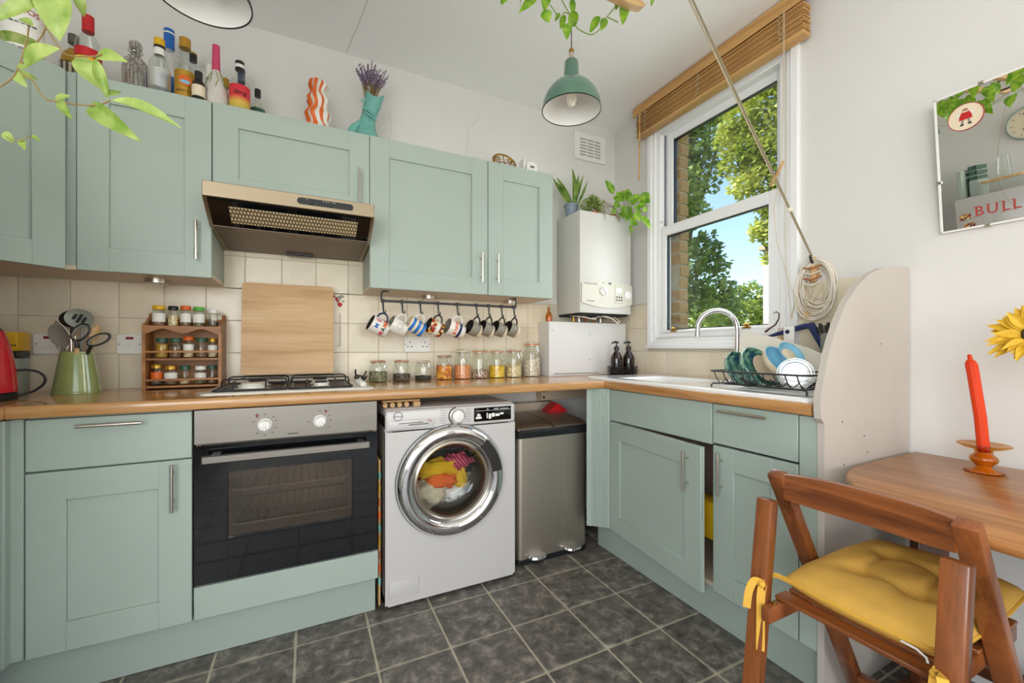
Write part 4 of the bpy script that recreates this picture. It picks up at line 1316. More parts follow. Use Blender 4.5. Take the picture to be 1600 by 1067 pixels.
fused(-.677, 'white fused switch beside the wooden spice rack')
t = thing('double_socket', 'white double power socket below the hanging mugs', 'socket', (.546, YW - .0065, 1.106))
b = B(); b.box(-.073, .073, -.009, 0, -.0425, .0425, .002); b.part('plate', 'white_plastic', t)
for s_ in (-1, 1):
    b = B(); b.box(s_ * .016 - .008, s_ * .016 + .008, -.0115, -.008, .012, .03, .001); b.part('rocker', 'white_plastic', t)
    for dx, dz, w, h in ((0, .012, .0022, .005), (-.011, -.012, .0045, .0022), (.011, -.012, .0045, .0022)):
        b = B(); b.box(s_ * .042 + dx - w, s_ * .042 + dx + w, -.0096, -.0085, dz - h, dz + h); b.part('pin_hole', 'ink', t)
    b = B(); b.lathe([(0, .001), (.003, .001), (.003, 0)], 10, Matrix.Translation((s_ * .0645, -.009, 0)) @ Matrix.Rotation(R(90), 4, 'X')); b.part('screw', 'grey_plastic', t)

# ------------------------------------------------------------------ spice rack
SRX, SRY = -.470, 2.235
t = thing('spice_rack', 'small dark wooden three-tier spice rack on the worktop', 'spice rack', (SRX, SRY, ZT))
for s_ in (-1, 1):
    b = B()
    b.prism([(-.055, 0), (.065, 0), (.065, .315), (.045, .322), (.02, .30), (-.02, .278), (-.055, .268)], 'yz', s_ * .134, s_ * .123); b.part('side', 'rack_wood', t)
for k, z in enumerate((.012, .126, .258)):
    b = B(); b.box(-.124, .124, -.05, .064, z - .005, z + .003); b.part('shelf', 'rack_wood', t)
b = B(); b.box(-.124, .124, .058, .066, 0, .30); b.part('back_panel', 'rack_wood', t)
for z in (.040, .157):
    b = B(); b.box(-.124, .124, -.056, -.05, z - .005, z + .004, .001); b.part('guard_rail', 'rack_wood', t)
pts = [(-.132, .264), (.132, .264)]
for k in range(21):
    q = 1 - k / 10.0
    pts.append((.132 * q, .243 - .010 * math.cos(q * math.pi * 2) + .004 * q * q * -1))
b = B(); b.prism(pts, 'xz', -.06, -.052); b.part('scalloped_rail', 'rack_wood', t, angle=20)
def spice(x, z, r, h, body, lid, lab, label=None, sq=False, fill=.6, lidh=.014, txt=None):
    t = thing('spice_jar', lab, 'jar', (x, SRY - .008, ZT + z + .003), group='spice jars in the rack')
    n = 24
    b = B(); b.lathe([(0, 0), (r * .95, 0), (r, .003), (r, h * .78), (r * .86, h * .88), (r * .82, h * .92)], n); b.part('glass', 'glass_clear', t)
    if body:
        b = B(); b.lathe([(0, .002), (r * .93, .002), (r * .93, h * fill), (0, h * fill + .003)], n); b.part('contents', body, t)
    b = B(); b.lathe([(r * .9, h * .88), (r * .95, h * .89), (r * .95, h * .89 + lidh), (r * .88, h * .89 + lidh + .002), (0, h * .89 + lidh + .002)], n); b.part('lid', lid, t)
    if label:
        b = B(); b.lathe([(r * 1.005, h * .22), (r * 1.015, h * .225), (r * 1.015, h * .68), (r * 1.005, h * .685)], n); lb = b.part('label', label, t)
        if txt: text_part(txt, .009, t, Matrix.Translation((0, 0, h * .45)) @ Matrix.Rotation(R(10), 4, 'Z'), 'ink', wrap=r * 1.018)
    return t
ZB = (.015, .129, .261)
spice(-.561 - SRX, 0, 0, 0, None, 'yellow', '') if False else None
def row(zz, items):
    for it in items:
        x = it[0] - SRX
        spice(SRX + x, zz, *it[1:])
row(ZB[2], [(-.561, .0225, .078, 'spice_brown', 'yellow', 'top-shelf spice jar with a mustard yellow lid', 'white_label'),
            (-.513, .0185, .078, 'grains', 'black_plastic', 'top-shelf spice jar with a black lid'),
            (-.470, .0195, .081, 'spice_brown', 'orange', 'top-shelf spice jar with an orange lid', 'white_label'),
            (-.424, .0215, .078, 'herbs', 'green_lid', 'top-shelf spice jar with a bright green lid', 'white_label'),
            (-.374, .019, .068, 'peppercorn', 'white_plastic', 'short top-shelf jar with a pale lid at the right end', None, False, .35)])
row(ZB[1], [(-.551, .021, .074, 'spice_yellow', 'dark_green', 'middle-shelf jar of yellow spice with a dark green lid', None, False, .75),
            (-.505, .022, .074, 'spice_brown', 'dark_green', 'middle-shelf jar of brown spice left of the orange lid', None, False, .6),
            (-.460, .019, .082, 'grains', 'orange', 'middle-shelf spice jar with an orange lid', 'white_label'),
            (-.415, .022, .076, 'spice_brown', 'dark_green', 'middle-shelf jar of brown spice right of the orange lid', None, False, .55),
            (-.374, .018, .076, 'grains', 'gold_cap', 'middle-shelf jar with a golden lid at the right end', 'white_label')])
row(ZB[0], [(-.568, .020, .078, 'peppercorn', 'gold_cap', 'bottom-shelf jar with an orange label and tan lid', 'orange'),
            (-.521, .0225, .072, 'spice_brown', 'gold_cap', 'bottom-shelf square jar with a mustard lid and white label', 'white_label'),
            (-.473, .019, .070, 'grains', 'dark_green', 'bottom-shelf clear jar with a dark green lid', None, False, .3),
            (-.418, .021, .067, 'herbs', 'white_plastic', 'bottom-shelf jar with a white lid and green label', 'white_label'),
            (-.376, .017, .070, 'spice_brown', 'dark_green', 'bottom-shelf narrow jar with a green lid at the right end', None, False, .45)])

# ------------------------------------------------------------------ utensil crock
CX, CY = -.788, 2.155
b = B()
prof = [(0, 0), (.068, 0), (.069, .004)]
for k in range(22):
    z = .008 + k * .0066
    r = .0685 - .0225 * (z / .156)
    prof += [(r + .0008, z), (r - .0006, z + .0033)]
prof += [(.0455, .154), (.0455, .158), (.042, .158), (.041, .15), (.058, .012), (0, .012)]
b.lathe(prof, 40)
b.solo('utensil_crock', 'pot_green', 'green glazed ribbed crock holding kitchen utensils', 'crock', (CX, CY, ZT), angle=70)
def utensil(name, lab, cat='utensil'):
    return thing(name, lab, cat, (CX, CY, ZT + .016), group='utensils in the green crock')
def stick(t, p0, p1, r, mat, name='handle'):
    b = B(); b.tube([p0, p1], r, 10); return b.part(name, mat, t)
def paddle(t, c, rx, rz, mat, tilt=0.0, yaw=0.0, cup=.006, name='head', slots=False):
    b = B()
    M = Matrix.Translation(c) @ Matrix.Rotation(yaw, 4, 'Z') @ Matrix.Rotation(tilt, 4, 'Y')
    prof = []
    def fn(u, v):
        a = 2 * math.pi * u; q = v
        return Vector((rx * q * math.cos(a), cup * (q * q) * -1.0, rz * q * math.sin(a)))
    def fn2(u, v):
        a = 2 * math.pi * u; q = v
        return Vector((rx * q * math.cos(a), -cup * q * q + .0022, rz * q * math.sin(a)))
    b.grid(fn, 28, 8, True); b.grid(fn2, 28, 8, True)
    bmesh.ops.remove_doubles(b.bm, verts=b.bm.verts[:], dist=1e-5)
    bmesh.ops.transform(b.bm, matrix=M, verts=b.bm.verts[:])
    h = b.part(name, mat, t)
    if slots:
        for s_, ln in ((-.35, .5), (0, .8), (.35, .55)):
            b = B(); b.box(s_ * rx - .0035, s_ * rx + .0035, -cup - .003, .001, -ln * rz * .62, ln * rz * .62, .0015, M=M @ Matrix.Rotation(.25, 4, 'Y')); b.part('slot', 'ink', h)
    return h
t = utensil('slotted_spoon', 'grey round slotted spoon standing highest in the crock'); stick(t, (.0, .005, 0), (.016, .0, .26), .0045, 'utensil_grey'); paddle(t, (.012, -.012, .268), .041, .036, 'utensil_grey', .2, .1, .008, slots=True)
t = utensil('ladle', 'black ladle behind the slotted spoon'); stick(t, (-.015, .015, 0), (-.024, .025, .24), .0045, 'black_plastic'); paddle(t, (-.026, .022, .268), .042, .034, 'black_plastic', 0, 0, -.02)
t = utensil('spatula', 'taupe spoonula leaning left at the front of the crock'); stick(t, (-.01, -.015, 0), (-.03, -.03, .17), .004, 'utensil_taupe'); paddle(t, (-.036, -.034, .20), .026, .044, 'utensil_taupe', -.35, .2, .006)
t = utensil('whisk', 'steel balloon whisk behind the taupe spoonula')
stick(t, (-.02, .0, 0), (-.036, -.008, .14), .005, 'nickel')
for k in range(6):
    a = math.pi * k / 6
    b = B(); pts = []
    for j in range(13):
        q = j / 12.0 * math.pi; w = .026 * math.sin(q)
        pts.append((-.042 + math.cos(a) * w * (1 if j <= 6 else 1), -.01 + math.sin(a) * w, .14 + .115 * math.sin(q / 2) if j < 7 else .14 + .115 * math.sin(q / 2)))
    pts = [(-.036 - .018 * (z_ / 12.0) + math.cos(a) * .03 * math.sin(math.pi * z_ / 12.0), -.01 + math.sin(a) * .03 * math.sin(math.pi * z_ / 12.0), .135 + .125 * z_ / 12.0) for z_ in range(13)]
    b.tube(pts, .0011, 5); b.part('wire', 'nickel', t)
t = utensil('scissors', 'black-handled kitchen scissors with two loops', 'scissors')
for c, rx, rz, ang in (((.022, -.035, .215), .020, .034, .55), ((.072, -.03, .188), .017, .036, 1.05)):
    b = B(); pts = []
    for k in range(22):
        a = 2 * math.pi * k / 22; x, z = rx * math.cos(a), rz * math.sin(a) * (1 + .0 * math.cos(a))
        pts.append((c[0] + x * math.cos(ang) + z * math.sin(ang), c[1], c[2] - x * math.sin(ang) + z * math.cos(ang)))
    b.tube(pts, .0042, 8, True); lp = b.part('loop', 'black_plastic', t)
    b = B(); b.tube([(c[0] + (p_[0] - c[0]) * .86, p_[1] - .002, c[2] + (p_[2] - c[2]) * .86) for p_ in pts], .0022, 6, True); b.part('grip', 'utensil_grey', lp)
b = B(); b.tube([(.008, -.034, .187), (.022, -.025, .10), (.03, -.01, .02)], .006, 8); b.tube([(.05, -.03, .162), (.03, -.022, .12), (.015, -.008, .02)], .006, 8); b.part('blades', 'black_plastic', t)
t = utensil('wooden_spoon', 'wooden spoon at the right side of the crock'); stick(t, (.01, .0, 0), (.045, .005, .19), .005, 'pale_wood'); paddle(t, (.052, .004, .215), .014, .030, 'pale_wood', .3, 0, .005)
t = utensil('tongs', 'steel tongs with a black tip in the middle of the crock'); stick(t, (-.005, -.02, 0), (-.006, -.03, .205), .0055, 'nickel', 'arm'); stick(t, (.005, -.02, 0), (.006, -.03, .20), .0055, 'nickel', 'arm')
t = utensil('peeler', 'wooden-handled peeler low at the front of the crock'); stick(t, (.012, -.02, 0), (.013, -.04, .155), .008, 'pale_wood'); b = B(); b.tube([(.013, -.04, .155), (.013, -.043, .163)], [.006, .003], 8); b.part('cap', 'mug_dark', t)

# ------------------------------------------------------------------ kettle and tins at the left edge
t = thing('kettle', 'red jug kettle cut off by the left edge of the photo', 'kettle', (-.955, 1.955, ZT))
b = B(); b.lathe([(0, .0), (.088, 0), (.09, .004), (.09, .022), (.086, .026), (0, .026)], 36); b.part('base', 'black_plastic', t)
b = B(); b.lathe([(.089, .027), (.089, .05), (.086, .10), (.079, .15), (.068, .20), (.059, .228), (.05, .233), (0, .233)], 36); b.part('body', 'red_plastic', t)
b = B(); b.lathe([(.058, .229), (.05, .238), (.03, .243), (0, .244)], 30); ld = b.part('lid', 'black_plastic', t)
b = B(); b.tube([(-.07, -.0, .2), (-.12, -.0, .19), (-.135, 0, .13), (-.12, 0, .07), (-.085, 0, .05)], .012, 10); b.part('handle', 'black_plastic', t)
b = B(); b.tube(smooth([(.07, .02, .095), (.098, .035, .098), (.125, .045, .09), (.14, .05, .07), (.137, .05, .048), (.12, .05, .03), (.10, .045, .017), (.08, .03, .01)]), .004, 8); b.part('cord', 'black_plastic', t)
t = thing('tea_tin', 'pale green square tin behind the red kettle', 'tin', (-.998, 2.215, ZT))
b = B(); b.box(-.04, .04, -.04, .04, 0, .134, .004, 2); b.part('body', 'sage', t)
t = thing('coffee_packet', 'yellow and black box on the tin behind the kettle', 'box', (-.998, 2.215, ZT + .1345))
b = B(); b.box(-.042, .042, -.042, .042, .026, .096, .004, 2); b.part('box', 'yellow', t)
b = B(); b.box(-.041, .041, -.041, .041, 0, .0265, .003); b.part('band', 'black_plastic', t)
b = B()
for k in range(5): b.box(-.004 + k * .009, .002 + k * .009, -.0425, -.0415, .045, .05)
b.part('print', 'ink', t)

# ------------------------------------------------------------------ mug rail and mugs
RY, RZ = 2.12, 1.318
t = thing('mug_rail', 'black iron rail with hooks under the wall cabinet', 'rail', (.695, RY, RZ))
b = B(); b.box(-.372, .372, -.004, .004, -.006, .006, .002)
b.part('bar', 'iron', t)
for s_ in (-1, 1):
    b = B(); b.tube([(s_ * .369, 0, 0), (s_ * .369, 0, .036), (s_ * .363, -.0, .045), (s_ * .35, -.008, .0478)], .005, 8); b.box(s_ * .35 - .018, s_ * .35 + .018, -.018, .012, .0455, .0485, .001); b.part('bracket', 'iron', t)
HX = (.332, .425, .516, .609, .714, .823, .895, .973, 1.050)
for x in HX:
    b = B(); q = x - .695
    b.box(q - .0085, q + .0085, -.007, .007, -.008, .009, .001)
    b.tube([(q, -.006, -.006), (q + .001, -.007, -.025), (q + .003, -.006, -.050), (q + .006, -.003, -.061), (q + .011, 0, -.062), (q + .014, 0, -.054), (q + .0145, 0, -.044)], [.0055, .0048, .004, .0035, .0035, .003, .0022], 8)
    b.part('hook', 'iron', t)
MUGDIR = 'mugs hanging on the rail'
def mug(i, lab, outer, inner, handle, r=.041, h=.090, taper=.92, roll=20, yaw=12, foot=None, lips=None):
    x = HX[i] + .012
    t = thing('mug', lab, 'mug', (x, RY - .002, RZ - .062), group=MUGDIR)
    # mug modelled upright (axis z) with its handle on +x, hung so that the handle is on top and the mouth faces left
    hr = .032
    M = Matrix.Rotation(R(yaw), 4, 'Z') @ Matrix.Rotation(R(roll), 4, 'Y') @ Matrix.Rotation(R(-90), 4, 'Y') @ Matrix.Translation((-(r + hr), 0, -h * .50))
    b = B(); rb = r * taper
    b.lathe([(0, .0), (rb * .9, 0), (rb, .004), (rb + (r - rb) * .5, h * .5), (r, h - .001), (r - .001, h)], 32); bmesh.ops.transform(b.bm, matrix=M, verts=b.bm.verts[:]); body = b.part('body', outer, t, angle=50)
    b = B(); b.lathe([(r - .001, h), (r - .004, h - .001), (rb - .004, .008), (0, .006)], 32); bmesh.ops.transform(b.bm, matrix=M, verts=b.bm.verts[:]); b.part('inside', inner, t, angle=50)
    b = B(); pts = []
    for k in range(13):
        a = R(-90 + 180 * k / 12); pts.append((r - .004 + (hr + .002) * math.cos(a), 0, h * .5 + h * .30 * math.sin(a)))
    b.tube(pts, .0046, 8); bmesh.ops.transform(b.bm, matrix=M, verts=b.bm.verts[:]); b.part('handle', handle, t)
    if foot:
        b = B(); b.lathe([(0, -.0006), (rb * .93, -.0006), (rb + .0012, .003), (rb + .0016, .016), (rb + .0002, .0165)], 32); bmesh.ops.transform(b.bm, matrix=M, verts=b.bm.verts[:]); b.part('foot', foot, t, angle=50)
    return t, M, r, h
def mugtext(t, M, txt, z, size, mat, r, ang):
    # lettering runs round the mug; local -y is rotated by ang
    return text_part(txt, size, t, M @ Matrix.Rotation(R(ang), 4, 'Z') @ Matrix.Translation((0, 0, z)), mat, wrap=r + .0008, bold=size * .03)
t, M, r, h = mug(0, 'leftmost hanging mug printed with colourful ME and MAMA letters', 'mug_white', 'mug_dark', 'navy', taper=.97, roll=27, yaw=8, h=.088)
for ch, z, a, c in (('M', .062, -10, 'blue'), ('E', .062, 32, 'pink'), ('M', .027, -46, 'pink'), ('A', .027, -14, 'dark_green'), ('M', .027, 18, 'orange'), ('A', .027, 48, 'red')):
    mugtext(t, M, ch, z, .028, c, r, a)
t, M, r, h = mug(1, 'white hanging mug with a faint drawing beside the lettered one', 'mug_white', 'mug_grey', 'mug_white', r=.040, taper=.95, roll=28, yaw=8, h=.084)
b = B(); b.tube([(.012 * math.cos(2 * math.pi * k / 16), -.0, .012 * math.sin(2 * math.pi * k / 16)) for k in range(16)], .0006, 4, True); b.tube([(.02 * math.cos(2 * math.pi * k / 16 * .6), -.0, -.02 * math.sin(2 * math.pi * k / 16 * .6)) for k in range(16)], .0006, 4)
b.part('drawing', 'utensil_grey', t).matrix_local = M @ Matrix.Translation((0, -.0398, .045))
t, M, r, h = mug(2, 'blue and white striped hanging mug', 'mug_cream', 'mug_cream', 'mug_white', r=.038, taper=.95, roll=30, yaw=8, h=.088)
for z0 in (.004, .032, .062):
    b = B(); b.lathe([(.0366, z0), (.0382 - .002 * (1 - z0 / .09), z0 + .0005), (.0384, z0 + .0165), (.0368, z0 + .017)], 32); bmesh.ops.transform(b.bm, matrix=M, verts=b.bm.verts[:]); b.part('stripe', 'mug_blue', t, angle=50)
t, M, r, h = mug(3, 'dark brown hanging mug with a bright patchwork print', 'mug_print', 'mug_dark', 'mug_dark', r=.040, taper=.95, roll=25, yaw=8, h=.080)
b = B(); b.lathe([(.0392, .026), (.0402, .0265), (.0406, .046), (.0396, .0465)], 32); bmesh.ops.transform(b.bm, matrix=M, verts=b.bm.verts[:]); b.part('band', 'mug_white', t, angle=50)
t, M, r, h = mug(4, 'white hanging mug with orange and blue lettering', 'mug_white', 'mug_grey', 'mug_white', r=.042, taper=.95, roll=20, yaw=8, h=.095)
mugtext(t, M, '& NOR', .058, .025, 'orange', r, 0); 
b = B(); b.lathe([(.0405, .026), (.0417, .0265), (.0421, .040), (.041, .0405)], 32); bmesh.ops.transform(b.bm, matrix=M, verts=b.bm.verts[:])
b.part('band', 'navy', t, angle=50)
for k, nm in enumerate(('first grey mug in the row, right beside the orange-lettered mug', 'second grey mug in the row of four on the rail', 'third grey mug in the row of four on the rail', 'last grey mug at the right end of the rail')):
    mug(5 + k, nm, 'mug_grey', 'mug_dark', 'mug_dark', r=.041, h=.070, taper=.86, roll=22, yaw=12, foot='mug_cream')

# ------------------------------------------------------------------ clip-top storage jars
def clipjar(x, y, r, h, contents, fill, lab, yaw=0.0, lidcol='glass_clear', sealcol='orange', tilt=0.0):
    t = thing('storage_jar', lab, 'jar', (x, y, ZT), (0, 0, yaw), group='clip-top glass jars on the worktop')
    nk = r * .80
    b = B(); b.lathe([(0, 0), (r * .9, 0), (r, .006), (r, h * .62), (r * .97, h * .70), (nk, h * .80), (nk, h * .87), (nk * 1.05, h * .88), (nk * 1.05, h * .90), (nk * .9, h * .90)], 32); b.part('glass', 'glass_clear', t)
    b = B(); b.lathe([(nk * 1.02, h * .903), (nk * 1.08, h * .905), (nk * 1.08, h * .925), (nk * 1.02, h * .927)], 32); b.part('rubber_seal', sealcol, t)
    b = B(); b.lathe([(nk * 1.03, h * .927), (nk * 1.05, h * .94), (nk * .98, h * .985), (nk * .8, h), (0, h)], 32); b.part('lid', lidcol, t)
    b = B(); q = r * .94; hh = h * fill
    def fn(u, v):
        a = 2 * math.pi * u
        rr = q * min(1, v * 1.0001)
        zz = hh + tilt * rr * math.cos(a) + .004 * mnoise.noise(Vector((rr * 60 * math.cos(a), rr * 60 * math.sin(a), x * 9)))
        return Vector((rr * math.cos(a), rr * math.sin(a), zz))
    b.grid(fn, 28, 6, True)
    b.grid(lambda u, v: Vector((q * math.cos(2 * math.pi * u), q * math.sin(2 * math.pi * u), .004 + v * (hh - .004 + tilt * q * math.cos(2 * math.pi * u)))), 28, 5, True)
    b.lathe([(0, .004), (q, .004)], 28)
    bmesh.ops.remove_doubles(b.bm, verts=b.bm.verts[:], dist=1e-4)
    b.part('contents', contents, t, angle=60)
    b = B(); w = nk * .45
    b.tube([(-w, -nk * 1.02, h * .86), (-w, -nk * 1.15, h * .93), (0, -nk * 1.12, h * .965), (w, -nk * 1.15, h * .93), (w, -nk * 1.02, h * .86)], .0014, 5)
    b.tube([(-w, -nk * 1.05, h * .87), (-w * .9, -nk * 1.28, h * .70), (-w * .5, -nk * 1.34, h * .58), (w * .5, -nk * 1.34, h * .58), (w * .9, -nk * 1.28, h * .70), (w, -nk * 1.05, h * .87)], .0019, 5)
    b.tube([(nk * 1.1 * math.cos(2 * math.pi * k / 24), nk * 1.1 * math.sin(2 * math.pi * k / 24), h * .855) for k in range(24)], .0012, 5, True)
    b.part('wire_clip', 'chrome', t)
clipjar(.322, 2.205, .046, .113, 'herbs', .45, 'squat clip-top jar of dried herbs nearest the hob', .25)
clipjar(.440, 2.205, .046, .113, 'peppercorn', .33, 'squat clip-top jar of dark spice, second from the hob', -.5)
clipjar(.553, 2.200, .045, .108, 'olives', .22, 'squat clip-top jar with black beans, third from the hob', .1, sealcol='mug_cream')
clipjar(.672, 2.215, .046, .138, 'apricots', .55, 'medium clip-top jar of orange dried fruit', .5, sealcol='terracotta')
clipjar(.779, 2.215, .048, .168, 'lentils', .45, 'clip-top jar half full of red lentils', .0, sealcol='mug_cream')
clipjar(.881, 2.215, .048, .165, 'beans', .25, 'clip-top jar with mixed beans at the bottom', .5, tilt=.25)
clipjar(.989, 2.215, .048, .165, 'pasta', .42, 'clip-top jar of bright yellow pasta', .4)
clipjar(1.098, 2.215, .048, .166, 'grains', .42, 'clip-top jar of pale grains right of the yellow pasta', .5, tilt=.25, sealcol='red')
clipjar(1.225, 2.225, .053, .212, 'rice', .55, 'tallest clip-top jar of rice beside the white pipe box', .6, tilt=.35)

# ------------------------------------------------------------------ soap bottles in a wire caddy
KX, KY = 1.785, 2.055
t = thing('wire_caddy', 'black wire caddy holding two soap bottles', 'caddy', (KX, KY, ZT), (0, 0, R(-18)))
for z in (.004, .018, .029, .040, .052):
    b = B(); b.tube([(p_[0], p_[1], z) for p_ in rrect(-.085, .085, -.045, .045, .012, 3)], .0026, 6, True); b.part('wire_hoop', 'iron', t)
b = B()
for k in range(5): b.tube([(-.08 + k * .04, -.045, .004), (-.08 + k * .04, .045, .004)], .002, 5)
b.part('base_wires', 'iron', t)
for x in (-.085, .085):
    b = B(); b.tube([(x, -.01, .004), (x, -.01, .052), (x * 1.12, -.01, .06)], .0026, 6); b.part('end_wire', 'iron', t)
for k, (x, lab) in enumerate(((-.039, 'amber soap bottle on the left in the wire caddy'), (.041, 'amber soap bottle on the right in the wire caddy, nearer the window'))):
    ca, sa = math.cos(R(-18)), math.sin(R(-18))
    t = thing('soap_bottle', lab, 'bottle', (KX + x * ca, KY + x * sa, ZT + .007), (0, 0, R(-18)), group='amber soap bottles')
    b = B(); b.lathe([(0, 0), (.034, 0), (.036, .004), (.036, .095), (.033, .112), (.022, .132), (.0125, .145), (.0125, .155)], 28); b.part('glass', 'amber_dark', t)
    b = B(); b.lathe([(0, .003), (.032, .003), (.032, .07), (0, .07)], 20); b.part('liquid', 'mug_dark', t)
    b = B(); b.lathe([(.0125, .152), (.0155, .153), (.0155, .172), (.008, .176), (.004, .18), (.0035, .198), (0, .198)], 20); pu = b.part('pump_collar', 'black_plastic', t)
    b = B(); b.tube([(.012, 0, .199), (-.004, 0, .203), (-.024, 0, .200), (-.032, 0, .193)], [.006, .007, .005, .004], 10); b.part('nozzle', 'black_plastic', pu)

# ------------------------------------------------------------------ dish rack and washing-up
DZ0 = ZT + .0135
t = thing('dish_rack', 'black wire dish rack full of crockery on the drainer', 'dish rack', (1.58, .97, DZ0))
b = B()
hx, hy = .14, .185
b.tube([(p_[0], p_[1], .068) for p_ in rrect(-hx, hx, -hy, hy, .03, 4)], .0032, 8, True); b.part('top_hoop', 'iron', t)
b = B(); b.tube([(p_[0], p_[1], .018) for p_ in rrect(-hx + .035, hx - .035, -hy + .03, hy - .03, .025, 4)], .003, 8, True); b.part('base_hoop', 'iron', t)
for k in range(9):
    y = -hy + .03 + k * (2 * hy - .06) / 8
    b = B(); b.tube([(-hx, y, .068), (-hx + .012, y, .045), (-hx + .035, y, .018), (hx - .035, y, .018), (hx - .012, y, .045), (hx, y, .068)], .002, 6); b.part('cross_wire', 'iron', t)
for k in range(5):
    x = -hx + .045 + k * (2 * hx - .09) / 4
    b = B(); pts = []
    for j in range(33):
        y = -hy + .03 + j * (2 * hy - .06) / 32; pts.append((x, y, .020 + (.018 if j % 4 == 2 else (.009 if j % 2 else 0))))
    b.tube(pts, .0018, 5); b.part('plate_wire', 'iron', t)
for sx in (-1, 1):
    for sy in (-1, 1):
        b = B(); b.tube([(sx * (hx - .035), sy * (hy - .03), .018), (sx * (hx - .02), sy * (hy - .012), .018), (sx * (hx - .015), sy * (hy - .007), .012), (sx * (hx - .015), sy * (hy - .007), .002)], .0032, 8); b.part('foot', 'iron', t)
def dish(name, lab, cat, c, axis, prof, mats, n=40, group='dishes drying in the rack', rim=None):
    """prof: outer profile then inner profile, revolved about axis (mouth direction)"""
    t = thing(name, lab, cat, c, group=group)
    q = Vector(axis).normalized().to_track_quat('Z', 'Y').to_matrix().to_4x4()
    b = B(); b.lathe(prof[0], n, q); b.part('outside', mats[0], t, angle=60)
    b = B(); b.lathe(prof[1], n, q); b.part('inside', mats[1], t, angle=60)
    if rim:
        b = B(); b.lathe(rim[0], n, q); b.part('rim', rim[1], t, angle=60)
    return t
def bowlprof(r, h, th=.004, foot=.4):
    o = [(0, 0), (r * foot, 0), (r * foot, .004)]
    i = []
    for k in range(9):
        a = k / 8.0
        o.append((r * (foot + (1 - foot) * math.sin(a * math.pi / 2)), .004 + (h - .004) * (1 - math.cos(a * math.pi / 2))))
    for k in range(9):
        a = 1 - k / 8.0
        i.append(((r - th) * max(0, (foot * .8 + (1 - foot * .8) * math.sin(a * math.pi / 2))), th + (h - th) * (1 - math.cos(a * math.pi / 2))))
    i = [(o[-1][0], o[-1][1])] + i + [(0, th)]
    return o, i
AX = (-.05, -.82, .50)
dish('bowl', 'green glazed bowl at the tap end of the dish rack', 'bowl', (1.578, 1.135, .980), AX, bowlprof(.080, .046, .004, .35), ('bowl_mottle', 'bowl_mottle'))
dish('bowl', 'blue and green mottled bowl, second in the dish rack', 'bowl', (1.578, 1.066, .990), AX, bowlprof(.086, .050, .004, .35), ('bowl_mottle', 'bowl_mottle'))
dish('bowl', 'cream bowl with a sky-blue inside leaning mid rack', 'bowl', (1.582, .985, 1.012), (-.02, -.76, .60), bowlprof(.068, .045, .004, .45), ('mug_cream', 'sky_blue'))
dish('bowl', 'light blue shallow bowl with a cream centre high in the rack', 'bowl', (1.615, .945, 1.058), (-.15, -.72, .55), bowlprof(.050, .018, .004, .55), ('sky_blue', 'sky_blue'), rim=([(0, .007), (.026, .007), (.028, .0055)], 'mug_cream'))
dish('round_container', 'round clear plastic lid at the front of the dish rack', 'lid', (1.515, .862, DZ0 + .068), (-.80, -.52, .18), ([(0, 0), (.045, 0), (.05, .004), (.055, .004), (.055, .009)], [(.053, .009), (.05, .007), (.042, .007), (.04, .003), (0, .003)]), ('plastic_clear', 'plastic_clear'))
dish('plate', 'tan stoneware plate between the bowls in the rack', 'plate', (1.61, 1.035, 1.0), AX, bowlprof(.06, .012, .004, .6), ('carcass', 'carcass'))
b = B(); b.tube([(1.665, 1.085, DZ0 + .03), (1.675, 1.10, DZ0 + .12), (1.68, 1.115, DZ0 + .155)], [.006, .005, .009], 10, flat=(1, .5))
b.solo('spoon', 'white_plastic', 'white plastic spoon standing at the tap end of the rack', 'spoon')
b = B(); b.tube([(1.655, 1.045, DZ0 + .03), (1.66, 1.05, DZ0 + .12), (1.66, 1.056, DZ0 + .145)], [.005, .005, .008], 10, flat=(1, .5))
b.solo('spatula', 'mug_white', 'white rubber spatula between the green bowls', 'spatula')
pmat('tray_cream', '#ece5d8', 0.4)
# large cream tray leaning against the wall behind the rack
b = B(); b.prism([(-.22, 0), (.19, 0), (.19, .225), (.17, .236), (.05, .208), (-.10, .16), (-.22, .108)], 'yz', -.006, .006)
b.solo('cream_tray', 'tray_cream', 'big cream plastic board leaning behind the dishes', 'tray', (1.775, 1.08, DZ0 + .003), (0, R(10), 0), angle=30)
t = thing('plastic_tub', 'clear shallow plastic tub behind the board by the end panel', 'tub', (1.858, .835, DZ0 + .105), (0, R(-25), 0))
b = B(); loops(b, [(rrect(-.04, .04, -.07, .06, .02), .0), (rrect(-.05, .05, -.09, .075, .025), .045), (rrect(-.053, .053, -.094, .079, .026), .048)], capa=True, capb=False); b.part('shell', 'plastic_clear', t)
b = B(); b.tube([(p_[0], p_[1], .049) for p_ in rrect(-.053, .053, -.094, .079, .026)], .003, 6, True); b.part('rim', 'white_plastic', t)
b = B(); b.box(1.79, 1.89, .76, .87, DZ0 + .0005, DZ0 + .098, .006, 2)
b.solo('storage_tub', 'white_plastic', 'white storage box hidden behind the leaning board', 'box')
